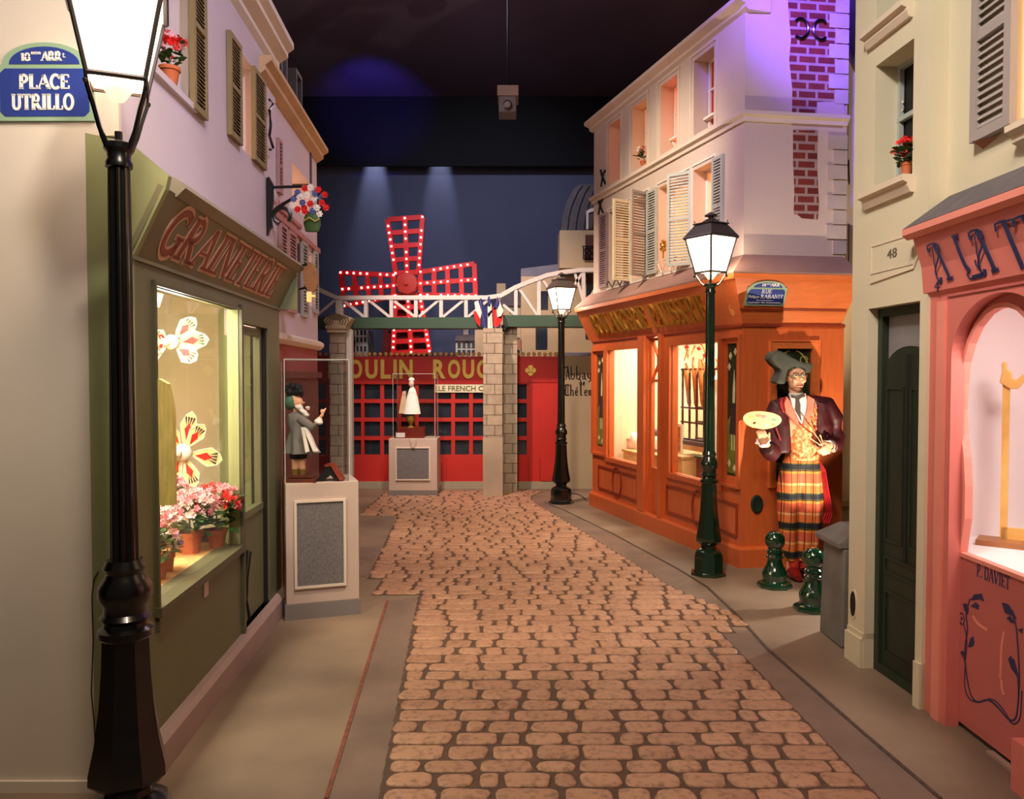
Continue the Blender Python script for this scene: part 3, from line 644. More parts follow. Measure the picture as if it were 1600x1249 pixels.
# open dark shutter standing out from the wall
hu = LB.u(487); q = LB.W(hu, 0, 0); sf = Fr(q, LB.N*1.0+LB.U*-.15); sf = Fr((q.x-.0, q.y, 0), (1, 0, 0))
a0, b0 = sf.p(455, 290), sf.p(487, 210)
hgt_ = sf.p(470, 290)[1]; shutter(sf, a0[0], b0[0], hgt_, sf.p(470, 209)[1], B, m_dkshut, 0, .02, slat=.024)
mb = MB(); mb.box(LB, bu0, bu1, 2.70, 2.74, 0, .03); mb.box(LB, bu0, LB.u(470), 2.78, 2.81, 0, .02); part('window_sill', mb, M('faded_rose_trim', (.74, .52, .50), .8, .05), B)
mb = MB(); 
for k in range(8): mb.box(LB, bu0+.02+k*.09, bu0+.05+k*.09, 2.66, 2.86, 0, .004)
part('rose_stripes', mb, M('faded_red_paint', (.74, .42, .42), .8, .1), B)
# bracket and hanging flower basket
bd = LW.W(LW.u(419), 0, .005); kf = Fr((bd.x, bd.y, 0), (1, 0, 0)); pk = lambda a, b: kf.W(*kf.p(a, b), 0)
t = thing('wall_bracket', 'black scrolled iron bracket on the lilac wall carrying the flower basket', 'bracket', pk(421, 325))
mb = MB(); sil = [(417, 279), (421, 277), (424, 283), (427, 288), (427, 320), (424, 340), (426, 355), (422, 361), (420, 367), (417, 369), (416, 340), (416, 300)]
mb.plate(kf, [kf.p(*q) for q in sil], -.014, .014); part('back_plate', mb, m_blackmetal, t)
mb = MB(); mb.tube([pk(426, 293), pk(472, 291.5)], .010, 6)
sp = [pk(424, 338), pk(432, 326), (pk(444, 318)), pk(456, 311), pk(462, 305)]; mb.tube(sp, [.016, .014, .012, .010, .008], 8)
sp = [pk(441+13*math.cos(x), 338+13*math.sin(x)) for x in [math.radians(-110-i*28+150) for i in range(11)]]; mb.tube(sp, [.013]*11, 8)
part('scroll', mb, m_blackmetal, t, smooth=True)
bc = kf.p(485, 352); t = thing('flower_basket', 'painted metal bouquet of red, white and blue flowers on the iron bracket', 'flower basket', kf.W(bc[0], bc[1]-.08, 0)); k = kf.O.y/F_PX
mb = MB(); c = kf.W(*kf.p(488, 362)); mb.lathe(c, [(.045, 0), (.058, .05), (.052, .10), (.035, .13)], 16, sq=.55); part('basket', mb, M('basket_green', (.24, .36, .17), .6, .15, 15), t, smooth=True)
mb = MB(); mb.tube([c+V((-.05, -.04, .06)), c+V((-.01, -.045, .085)), c+V((.03, -.04, .06)), c+V((.055, -.03, .08))], .005, 5); part('ribbon', mb, M('ribbon_yellow', (.75, .66, .3), .6, 0), t)
rnd = random.Random(5); fl = {0: MB(), 1: MB(), 2: MB()}
spots = [(478, 296, 0), (487, 294, 1), (499, 298, 0), (509, 306, 0), (482, 306, 1), (472, 309, 1), (492, 310, 1), (504, 318, 0), (511, 326, 0), (486, 320, 0), (497, 326, 1), (476, 326, 0), (458, 322, 1), (466, 302, 2), (474, 318, 2), (494, 303, 2), (503, 310, 2), (460, 312, 2), (500, 335, 1), (478, 332, 0), (490, 331, 2), (466, 328, 0)]
for a, b, ci in spots:
    p = kf.W(*kf.p(a, b), .01+rnd.uniform(0, .02))
    for i in range(7):
        if not i: mb_ = MB()
        an = 2*PI*i/7; d = V((math.cos(an), 0, math.sin(an)))*.022; e = V((-math.sin(an), 0, math.cos(an)))*.012
        mb_.add([p, p+d*.6-e+V((0, -.006, 0)), p+d*1.15+V((0, -.002, 0)), p+d*.6+e+V((0, -.006, 0))], [(0, 1, 2, 3)])
    mb_.ball(p+V((0, -.002, 0)), (.011, .008, .011), 6); part('flower_head', mb_, (m_red, m_whitep, m_blue)[ci], t, label=['red flower head', 'white flower head', 'blue flower head'][ci])
# oval wooden hanging sign
od = LF.W(uE, 0, .12); of = Fr((od.x, od.y, 0), (1, 0, 0)); t = thing('hanging_oval_sign', 'oval brown wooden sign hanging at the end of the green shop cornice', 'hanging sign', of.W(*of.p(486, 455)))
k = of.O.y/F_PX; c = of.p(485, 433)
mb = MB(); mb.plate(of, [(c[0]+11.5*k*math.cos(x)+3*k*math.sin(-x)*.6, c[1]+23*k*math.sin(x)) for x in [2*PI*i/28 for i in range(28)]], -.03, .0); part('board', mb, M('sign_wood', (.60, .42, .28), .6, .12, 10, stretch=(1, 1, 6)), t)
mb = MB(); mb.tube([of.W(*of.p(468, 416)), of.W(*of.p(480, 413))], .008, 6); mb.tube([of.W(*of.p(466, 452), -.02), of.W(*of.p(480, 448), -.02)], .008, 6); part('hanger', mb, m_blackmetal, t)
mb = MB(); mb.box(of, *of.box4([(479, 456), (486, 456), (479, 472), (486, 472)])[:4], -.012, .0); mb.box(of, of.p(479, 0)[0], of.p(489, 0)[0], of.p(0, 464)[1], of.p(0, 461)[1], -.012, .002); part('lit_letter_plate', mb, M('lit_brass', (1, .75, .45), .5, 0, emit=.5), t)
# ================================================================ far end of the street
m_redp = M('cabaret_red', (.72, .16, .13), .6, .06, 2, .1); m_yel = M('sign_yellow', (.90, .78, .38), .6, .04)
m_bulb = M('marquee_bulb', (.85, .66, .38), .4, 0)
m_pane = M('dark_blue_pane', (.16, .19, .23), .12, .3, 3, spec=.8)
RD = facing(11.3)
S = thing('cabaret_front', 'red cabaret front with yellow MOULIN ROUGE lettering and dark window panes at the street end', 'shop front', RD.W(-.6, 0, 0))
rx0, rx1 = RD.p(490, 600)[0], RD.p(876, 600)[0]; zt = RD.p(600, 557)[1]; zs_ = RD.p(600, 753)[1]
cols_px = [(493, 509), (514, 538), (543, 564), (569, 594), (600, 621), (627, 648), (654, 678), (683, 705), (711, 733), (739, 762), (767, 790), (800, 823)]
rows_px = [(601, 624), (630, 653), (659, 682), (688, 711)]
holes = []; 
for a, b in cols_px:
    for c, d in rows_px: holes.append([RD.p(a, d), RD.p(b, d), RD.p(b, c), RD.p(a, c)])
mb = MB(); mb.plate(RD, [(rx0, zs_), (rx1, zs_), (rx1, zt), (rx0, zt)], -.06, 0, holes); part('front_wall', mb, m_redp, S)
mb = MB(); pbox(mb, RD, 490, 715, 826, 595, -.08, -.045); part('window_glass', mb, m_pane, S)
mb = MB(); pbox(mb, RD, 490, 768, 876, 753, -.1, .03); part('skirting', mb, M('skirting_grey', (.62, .58, .50), .7, .06), S)
mb = MB()
for x in (697, 825, 843): pbox(mb, RD, x, 752, x+1.2, 716, 0, .006)
pbox(mb, RD, 826, 598, 875, 596.5, 0, .008); pbox(mb, RD, 490, 600.5, 826, 597.5, 0, .02)
part('panel_moulding', mb, M('cabaret_red_dark', (.62, .09, .07), .6, 0), S)
mb = MB(); zl0, zl1 = RD.p(600, 592)[1], RD.p(600, 562)[1]; ux = lambda x: RD.p(x, 577)[0]
mb.x = 0
def sans(mb, fr, text, spans, z0, z1, o0, o1):
    for ch, (a, b) in zip(text, spans): btext(mb, fr, ch, a, b, z0, z1, o0, o1, .035)
sans(mb, RD, 'MOULIN', [(ux(a), ux(b)) for a, b in ((513, 540), (546, 566), (571, 590), (595, 611), (615, 620), (624, 645))], zl0, zl1, 0, .02)
sans(mb, RD, 'ROUGE', [(ux(a), ux(b)) for a, b in ((677, 696), (700, 719), (723, 741), (745, 764), (769, 784))], zl0, zl1, 0, .02)
part('sign_lettering', mb, m_yel, S)
mb = MB(); pbox(mb, RD, 681, 613.5, 800, 601, 0, .02); sb = part('name_board', mb, M('name_board_white', (.88, .86, .74), .5, 0), S)
mb = MB(); btext(mb, RD, 'LE FRENCH CANCAN', ux(685.5), ux(797), RD.p(0, 611.2)[1], RD.p(0, 603)[1], .02, .024, .012); part('board_lettering', mb, M('olive_ink', (.35, .38, .12), .5, 0), sb)
bm = MB(); bm.ball((0, 0, 0), .030, 10); bme = mesh_of('marquee_bulb', bm, m_bulb, smooth=True)
x = 499
while x < 876:
    q = RD.p(x, 553.5); sub('marquee_bulb', bme, S, RD.W(q[0], q[1], -.02)); x += 8.6
mb = MB()
c = RD.p(829, 579); k = 11.3/F_PX
for a in range(4):
    t = a*PI/2; mb.lathe(RD.W(c[0]+4.6*k*math.cos(t), c[1]+4.6*k*math.sin(t), 0), [(4*k, 0), (4*k, .012)], 14, ax=(0, -1, 0))
mb.lathe(RD.W(c[0], c[1], 0), [(3*k, 0), (3*k, .02)], 12, ax=(0, -1, 0)); part('clover_emblem', mb, m_yel, S)
mb = MB(); pbox(mb, RD, 845, 752, 874, 600, .0, .03); part('red_door_panel', mb, m_redp, S)
# pillars
m_pier = brickmat('pier_stone', (.74, .68, .58), (.68, .62, .54), (.38, .32, .27), .21, .135, .005, 'xz+', .5, bump=.3)
m_pierp = M('pier_plain_stone', (.66, .60, .52), .85, .10, 3, .2)
def pier(x0, x1, ytop, d, depth, label, plain=0):
    fr = facing(d); a, b = fr.p(x0, 600)[0], fr.p(x1, 600)[0]; z = fr.p(x0, ytop)[1]
    t = thing('stone_pillar', label, 'pillar', (( a+b)/2, d+depth/2, 0)); mb = MB(); mb.bx(a, b, d, d+depth, plain, z); part('shaft', mb, m_pier, t)
    if plain: mb = MB(); mb.bx(a-.005, b+.005, d-.005, d+depth+.005, 0, plain); part('foot_block', mb, m_pierp, t)
    return t, a, b, z, fr
P1 = pier(755, 785, 513, 10.5, .26, 'square stone pillar topped by the french flags, nearer of the pair', .78)
P2 = pier(786, 808, 512, 10.86, .28, 'greyer stone pillar right behind the flag pillar', 0)
t, a, b, z, fr = pier(515, 538, 520, 10.5, .24, 'stone pillar with carved shell capital behind the glass case')
mb = MB(); mb.bx(b+.005, b+.075, 10.62, 10.74, 0, fr.p(0, 514)[1]); part('white_edge_post', mb, M('white_post', (.78, .78, .74), .5, .03), t)
mb = MB(); mb.bx(a-.02, b+.02, 10.46, 10.78, z, z+.05); mb.bx(a-.04, b+.04, 10.44, 10.8, z+.05, z+.09)
ppoly(mb, fr, [(514, 514), (509, 506), (505, 500), (508, 496), (514, 493), (521, 490.5), (528, 490), (536, 491.5), (543, 494), (549, 498), (546, 503), (543, 508), (538, 514)], -.2, .05)
m_cap = M('capital_stone', (.74, .68, .56), .8, .08, 5); part('capital', mb, m_cap, t)
mb = MB()
for s_ in (1, .78, .56, .34): ribbon(mb, fr, [(fr.p(527, 503)[0]+u*s_, fr.p(527, 503)[1]+v*s_) for u, v in [((q[0]-527)*k, -(q[1]-503)*k) for q in [(514, 512), (508, 502), (512, 496), (527, 492), (543, 497), (545, 503), (540, 512)]]], .008, .05, .058)
part('capital_carving', mb, M('carving_dark', (.32, .26, .20), .8, 0), t)
# flags
FF = facing(10.64); m_fb = M('flag_blue', (.12, .17, .42), .8, .05, 8); m_fw = M('flag_white', (.88, .85, .80), .8, .03, 8); m_fr = M('flag_red', (.80, .12, .13), .8, .05, 8)
def flag(quads, stick, label, o):
    t = thing('french_flag', label, 'flag', FF.W(*FF.p(770, 514)), 'french flags on the pillar')
    for (pts, m_, nm) in quads: mb = MB(); ppoly(mb, FF, pts, o, o+.004); part(nm, mb, m_, t)
    mb = MB(); mb.tube([FF.W(*FF.p(*stick[0]), o-.003), FF.W(*FF.p(*stick[1]), o-.003)], .008, 6); part('stick', mb, M('flag_stick', (.6, .5, .35), .6, 0), t)
flag([([(741, 472), (747, 470), (753, 488), (750, 500), (744, 488)], m_fw, 'white_band'), ([(740, 486), (744, 487), (751, 500), (750, 511), (745, 506), (741, 496)], m_fr, 'red_band'), ([(747, 469), (752, 466), (757, 480), (761, 480), (761, 512), (752, 511), (753, 490)], m_fb, 'blue_band')], [(750, 468), (758, 514)], 'french flag drooping to the left, leftmost of the trio', .0)
flag([([(762, 466), (764, 462), (768, 472), (766, 480), (762, 478)], m_fb, 'blue_band'), ([(762, 478), (768, 474), (769, 496), (770, 514), (762, 513)], m_fw, 'white_band'), ([(762, 490), (768, 484), (769, 488), (763, 497)], m_fr, 'red_band')], [(765, 464), (767, 514)], 'narrow upright french flag in the middle of the trio', .03)
flag([([(777, 464), (781, 474), (777, 484), (771, 484), (773, 476)], m_fb, 'blue_band'), ([(781, 471), (787, 488), (783, 498), (777, 496), (776, 484)], m_fw, 'white_band'), ([(770, 480), (776, 482), (776, 496), (783, 494), (787, 486), (785, 500), (778, 511), (771, 510)], m_fr, 'red_band')], [(777, 464), (774, 514)], 'french flag leaning right over the pillar edge, rightmost of the trio', .06)
# bridge
TB = facing(10.75); m_br = M('bridge_white', (.80, .78, .76), .5, .03, 3); m_bg = M('bridge_green', (.20, .30, .23), .5, .05, 2)
Bt = thing('bridge_truss', 'pale painted truss bridge with green lower beam crossing the street end', 'bridge', TB.W(*TB.p(650, 513)))
def bar(name, pts, wpx, o0=-.12, o1=0, m_=m_br):
    mb = MB(); ribbon(mb, TB, [TB.p(*q) for q in pts], wpx*10.75/F_PX, o0, o1); return part(name, mb, m_, Bt)
bar('top_chord', [(470, 438), (495, 451), (510, 458), (527, 465.5), (600, 465), (700, 465), (760, 465), (782, 462), (805, 449), (830, 439), (855, 430), (880, 425), (905, 422), (945, 421)], 6.5)
mb = MB(); pbox(mb, TB, 440, 513, 770, 496, -.3, .04); part('lower_beam', mb, m_bg, Bt)
mb = MB(); pbox(mb, TB, 786, 510.5, 950, 492.5, -.3, .04); part('lower_beam', mb, m_bg, Bt)
bar('post', [(529.5, 468), (529.5, 496)], 10)
for x in (571, 611, 649.5, 689, 728): bar('post', [(x, 468), (x, 496)], 5.5, -.1, -.01)
for x, y in ((806, 449), (842, 434), (875, 426), (912, 422)): bar('post', [(x, y), (x, 493)], 5.5, -.1, -.01)
for a_, b_ in (((537, 470), (568, 495)), ((577, 470), (608, 495)), ((615, 470), (648, 495)), ((685, 469), (654, 495)), ((724, 469), (692, 495)), ((762, 469), (731, 495)), ((523, 469), (480, 505)), ((786, 476), (805, 492)), ((810, 449), (839, 492)), ((846, 434), (885, 492)), ((911, 425), (876, 478)), ((898, 425), (912, 470)), ((945, 425), (914, 480))):
    bar('diagonal', [a_, b_], 4, -.08, -.02)
mb = MB(); mb.ball(TB.W(*TB.p(789, 513), .0), (.05, .05, .06), 10); mb.tube([TB.W(*TB.p(785, 508), .02), TB.W(*TB.p(791, 514), .02)], .03, 8); part('small_spotlight', mb, m_blackmetal, Bt)
# windmill
WM = facing(12.45); kw = 12.45/F_PX
W = thing('windmill', 'red windmill wheel with lattice sails studded with glowing bulbs above the cabaret', 'windmill', WM.W(*WM.p(637, 444)))
m_sail = M('sail_red', (.80, .07, .09), .45, .04, 4); m_sbulb = M('lit_bulb', (1, .82, .80), .3, 0, emit=4)
bm = MB(); bm.ball((0, 0, 0), .0165, 8); bme2 = mesh_of('lit_bulb', bm, m_sbulb, smooth=True)
sails = [((618, 427), (654, 425), (660, 339), (605, 343), 4), ((657, 461), (657, 425), (741, 412), (743, 462), 4), ((615, 430), (615, 463), (538, 478), (532, 426), 4), ((656, 462), (618, 462), (614, 552), (671, 549), 5)]
for si, (A, Bq, Cq, Dq, n) in enumerate(sails):
    qs = [V(WM.p(*q)+(0,)) for q in (A, Bq, Cq, Dq)]   # A,B inner; C,D outer
    lf = lambda s_, t_: (qs[0]*(1-s_)+qs[1]*s_)*(1-t_)+(qs[3]*(1-s_)+qs[2]*s_)*t_
    mb = MB(); w_ = 7.4*kw
    for s_ in (0, .5, 1): ribbon(mb, WM, [tuple(lf(s_, 0)[:2]), tuple(lf(s_, 1)[:2])], w_, -.08, 0)
    for i in range(n+1): t_ = i/n; ribbon(mb, WM, [tuple(lf(0, t_)[:2]), tuple(lf(1, t_)[:2])], w_, -.078, .001)
    sl = part('sail', mb, m_sail, W)
    for i in range(2*n+1):
        for s_ in ((0, .5, 1) if i % 2 or i in (0, 2*n) else (0, .5, 1)):
            if (i*5+int(s_*4)*3+si*2) % 7 == 5: continue
            p_ = lf(s_, i/(2*n)); sub('lit_bulb', bme2, sl, WM.W(p_[0], p_[1], .008))
mb = MB(); c = WM.W(*WM.p(637, 444)); mb.lathe(c, [(17*kw, -.06), (17*kw, .10), (15.5*kw, .13), (.03, .14), (.03, .17)], 30, ax=(0, -1, 0)); part('hub', mb, M('hub_red', (.78, .20, .16), .5, .03), W, smooth=True)
mb = MB(); mb.lathe(c+V((0, .06, 0)), [(5*kw, -.25), (5*kw, 0)], 12, ax=(0, -1, 0)); ribbon(mb, WM, [WM.p(637, 426), WM.p(637, 462)], 5*kw, -.07, -.02); ribbon(mb, WM, [WM.p(612, 444), WM.p(660, 444)], 5*kw, -.07, -.02); part('axle', mb, m_sail, W)
mb = MB(); hf = facing(12.8); mb.plate(hf, [hf.p(*q) for q in ((596, 557), (602, 500), (612, 470), (650, 470), (655, 500), (660, 557))], -.9, 0); part('mill_house', mb, M('mill_house_red', (.36, .06, .06), .8, .1, 2), W)
mb = MB(); pbox(mb, hf, 606, 518, 622, 506, 0, .03); part('mill_window', mb, m_dark, W)
# distant houses
def far_house(x0, y0, x1, y1, d, wins, label, mcol, roof=None, chim=None, wm=m_pane, group=None, depth=.6):
    fr = facing(d); t = thing('distant_house', label, 'building', fr.W(fr.p((x0+x1)/2, y0)[0], 0, -.2), group)
    mb = MB(); a, b = fr.p(x0, y1), fr.p(x1, y0); mb.box(fr, a[0], b[0], 0, b[1], -depth, 0); part('wall', mb, mcol, t)
    for w in wins: mb = MB(); pbox(mb, fr, *w, -.03, .012); part('window', mb, wm, t)
    if roof: mb = MB(); ppoly(mb, fr, roof, -depth, .05); part('roof', mb, m_slate, t)
    if chim: mb = MB(); pbox(mb, fr, *chim, -.35, -.1); part('chimney', mb, mcol, t)
    return t, fr
m_hw = M('far_house_white', (.72, .70, .66), .8, .04, 2); m_hc = M('far_house_cream', (.74, .66, .52), .85, .08, 1.5, .1)
far_house(555, 516, 574.5, 560, 13.2, [(x, y+8, x+3, y) for x in (557, 563, 569) for y in (516, 527, 541)], 'small pale house with three columns of windows between the left pillar and windmill', m_hw)
far_house(530, 505, 555, 560, 13.6, [], 'plain grey house wall just behind the carved pillar', M('far_house_grey', (.50, .49, .45), .85, .05))
far_house(712, 530, 743, 560, 13.2, [(x, y+8, x+5, y) for x in (715, 722.5, 730, 737) for y in (536, 547)], 'small white house with blue roof left of the flag pillar', m_hw, [(710, 533), (714, 523), (744, 523), (748, 533)], (724, 524, 732, 514))
far_house(742, 514, 757, 560, 12.9, [], 'beige house side between the small white house and pillar', m_hc)
far_house(782, 476, 822, 560, 12.9, [(796, 490, 804, 482), (826-20, 556, 812, 528)], 'low cream house with dark roof and chimney behind the bridge arch', m_hc, [(778, 478), (786, 460), (822, 452), (824, 478)], (776, 478, 790, 443))
t, fr = far_house(814, 432, 945, 760, 12.1, [(837, 546, 855, 512), (845, 484, 856, 455), (916, 478, 930, 428), (915, 530, 935, 514)], 'tall cream house with dark shuttered windows behind the far lamp post', m_hc, None)
mb = MB(); ppoly(mb, fr, [(814, 432), (814, 420), (878, 412), (945, 412), (945, 432)], -.5, 0); part('gable', mb, M('far_gable_grey', (.46, .46, .50), .85, .05), t)
mb = MB(); pbox(mb, fr, 870, 557, 945, 551, 0, .06); part('string_course', mb, M('blue_grey_trim', (.45, .44, .50), .8, 0), t)
for q in ((808, 547, 814, 530), (834, 508, 858, 505)): mb = MB(); pbox(mb, fr, *q, 0, .03); part('wall_patch', mb, M('patch_pink', (.66, .46, .38), .8, .1), t)
bf_ = facing(11.75); t = thing('slate_roof_bay', 'cream box bay with iron balcony and tall curved slate roof beside the bakery eave', 'building', bf_.W(*bf_.p(900, 418)))
mb = MB(); pbox(mb, bf_, 874.5, 419, 950, 360, -.5, 0); part('bay_wall', mb, m_hc, t)
mb = MB(); ppoly(mb, bf_, [(876, 360), (877, 348), (881, 330), (888, 310), (897, 294), (904, 289), (950, 287), (950, 360)], -.4, -.03); part('roof', mb, m_slate, t)
for k_ in range(4):
    mb = MB(); ribbon(mb, bf_, [bf_.p(a, b) for a, b in ((887+13*k_, 359), (889+13*k_, 340), (894+13*k_, 320), (903+13*k_*.9, 300), (910+13*k_*.9, 290))], .012, -.03, -.015); part('roof_seam', mb, m_greydk, t)
mb = MB(); ppoly(mb, bf_, [(916, 358), (916, 330), (920, 327), (950, 318), (950, 358)], -.03, .0, [[(919.5, 358), (919.5, 333), (930, 329), (940, 329), (940, 358)]]); part('dormer_frame', mb, m_white, t)
mb = MB(); pbox(mb, bf_, 914.5, 407, 940, 367, -.02, .004); part('window', mb, m_pane, t)
mb = MB()
for a, b in (((909, 386), (950, 386)), ((911, 386), (911, 406)), ((911, 406), (950, 406))): mb.tube([bf_.W(*bf_.p(*a), .05), bf_.W(*bf_.p(*b), .05)], .009, 6)
for cx, cy in ((917, 392), (917, 401), (925, 392), (925, 401)): mb.tube([bf_.W(bf_.p(cx, cy)[0]+.035*math.cos(x), bf_.p(cx, cy)[1]+.035*math.sin(x), .05) for x in [i*PI/5 for i in range(11)]], .008, 5)
part('balcony_rail', mb, m_blackmetal, t)
# abbey wall
AB = facing(11.25); t = thing('painted_wall', 'cream wall lettered Abbaye de Theleme in black gothic script by the bakery corner', 'wall', AB.W(*AB.p(910, 765)))
mb = MB(); ax0 = AB.p(877, 600)[0]; mb.box(AB, ax0, AB.p(960, 600)[0], 0, AB.p(0, 556)[1], -.1, 0); part('wall', mb, M('abbey_cream', (.68, .62, .50), .85, .06, 1.5, .1), t)
mb = MB(); m_ink = M('black_ink', (.05, .045, .04), .6, 0)
def goth(text, x0, x1, yb, yt, yx):
    """blackletter: capitals and long strokes from quill-like slanted ribbons"""
    n = len(text); w = (x1-x0)/n
    for i, ch in enumerate(text):
        a = x0+i*w; p = lambda u, v: AB.p(a+u*w, yb+(yx-yb)*v); tall = (yt-yb)/(yx-yb); S_ = []
        if ch == 'A': S_ = [([(0, 0), (.35, .15), (.6, tall)], .7), ([(.1, tall*.85), (.55, tall), (.85, .1), (1.0, .0)], 1.4), ([(.15, .55), (.75, .5)], .6), ([(-.15, tall*.75), (.1, tall*.95)], 1)]
        elif ch == 'T': S_ = [([(-.1, tall*.9), (.5, tall), (1.0, tall*.92)], 1.2), ([(.15, tall*.9), (.05, .5), (.3, 0), (.9, .1)], 1.4), ([(.6, tall*.9), (.55, .3)], .8), ([(-.1, .2), (.2, .0)], .8)]
        elif ch == 'b': S_ = [([(.2, tall), (.2, .1), (.5, 0), (.8, .3), (.75, .85), (.25, .75)], 1.1)]
        elif ch == 'h': S_ = [([(.2, tall), (.2, 0)], 1.2), ([(.2, .75), (.6, .95), (.75, .3), (.6, -.1)], 1.1)]
        elif ch == 'l': S_ = [([(.35, tall), (.35, .1), (.6, 0)], 1.3)]
        elif ch == 'd': S_ = [([(.1, tall*.95), (.6, tall*.55), (.75, .2), (.45, 0), (.2, .2), (.2, .75), (.65, .8)], 1.1)]
        elif ch == 'y': S_ = [([(.2, .95), (.25, .3), (.6, .15)], 1.2), ([(.75, .95), (.7, -.2), (.3, -.4)], 1.1)]
        elif ch == 'a': S_ = [([(.2, .85), (.6, .95), (.7, .1), (.85, 0)], 1.2), ([(.65, .5), (.2, .4), (.25, .05), (.65, .15)], .9)]
        elif ch == 'm': S_ = [([(.1, .9), (.15, 0)], 1.2), ([(.2, .85), (.45, .9), (.45, 0)], 1.1), ([(.5, .85), (.8, .9), (.8, .05)], 1.1)]
        else: S_ = [([(.7, .15), (.35, 0), (.2, .3), (.25, .8), (.6, .95), (.7, .6), (.25, .45)], 1.1)]
        if ch in 'éê': S_.append(([(.4, 1.15), (.65, 1.45)], .8))
        for pts, k_ in S_: ribbon(mb, AB, [p(*q) for q in pts], .013*k_, 0, .004)
goth('Abbaye', 882, 934, 593, 572, 583); goth('de', 905, 915, 602, 592, 597); goth('Thélème', 883, 934, 618, 601, 609)
part('lettering', mb, m_ink, t)
# floor cable
mb = MB(); mb.tube([g_ for g_ in [ground(a, b, .006) for a, b in ((874, 772), (895, 771), (905, 773), (912, 778), (917, 783))]], .008, 6); solo('floor_cable', mb, M('grey_cable', (.30, .28, .26), .6, 0), 'dark grey cable lying on the pavement near the far lamp post', 'cable', ground(895, 772))
# projector under the ceiling
PJ = facing(9.0); t = thing('ceiling_projector', 'small box projector hanging from a rod under the dark ceiling', 'projector', PJ.W(*PJ.p(793, 150)))
mb = MB(); pbox(mb, PJ, 779, 175, 807, 148, -.28, 0); part('housing', mb, M('projector_grey', (.30, .27, .25), .5, .05), t, bevel=.01)
mb = MB(); pbox(mb, PJ, 777, 149, 810, 133, -.30, .02); part('top_cover', mb, M('projector_tan', (.45, .38, .33), .6, .05), t)
mb = MB(); mb.rect_frame(PJ, *PJ.p(781, 173), *PJ.p(805, 150), .012, 0, .02) if 0 else mb.lathe(PJ.W(*PJ.p(793, 165), 0), [(.045, 0), (.05, .04), (.035, .045)], 16, ax=(0, -1, 0)); part('lens', mb, M('lens_brown', (.20, .10, .07), .2, 0), t)
mb = MB(); mb.tube([PJ.W(*PJ.p(793, 134), -.13), PJ.W(PJ.p(793, 134)[0], 6.5, -.13)], .012, 8); part('rod', mb, m_blackmetal, t)
# drapery folds of light wall: vertical flats
for x0, x1 in ((600, 690),):
    pass
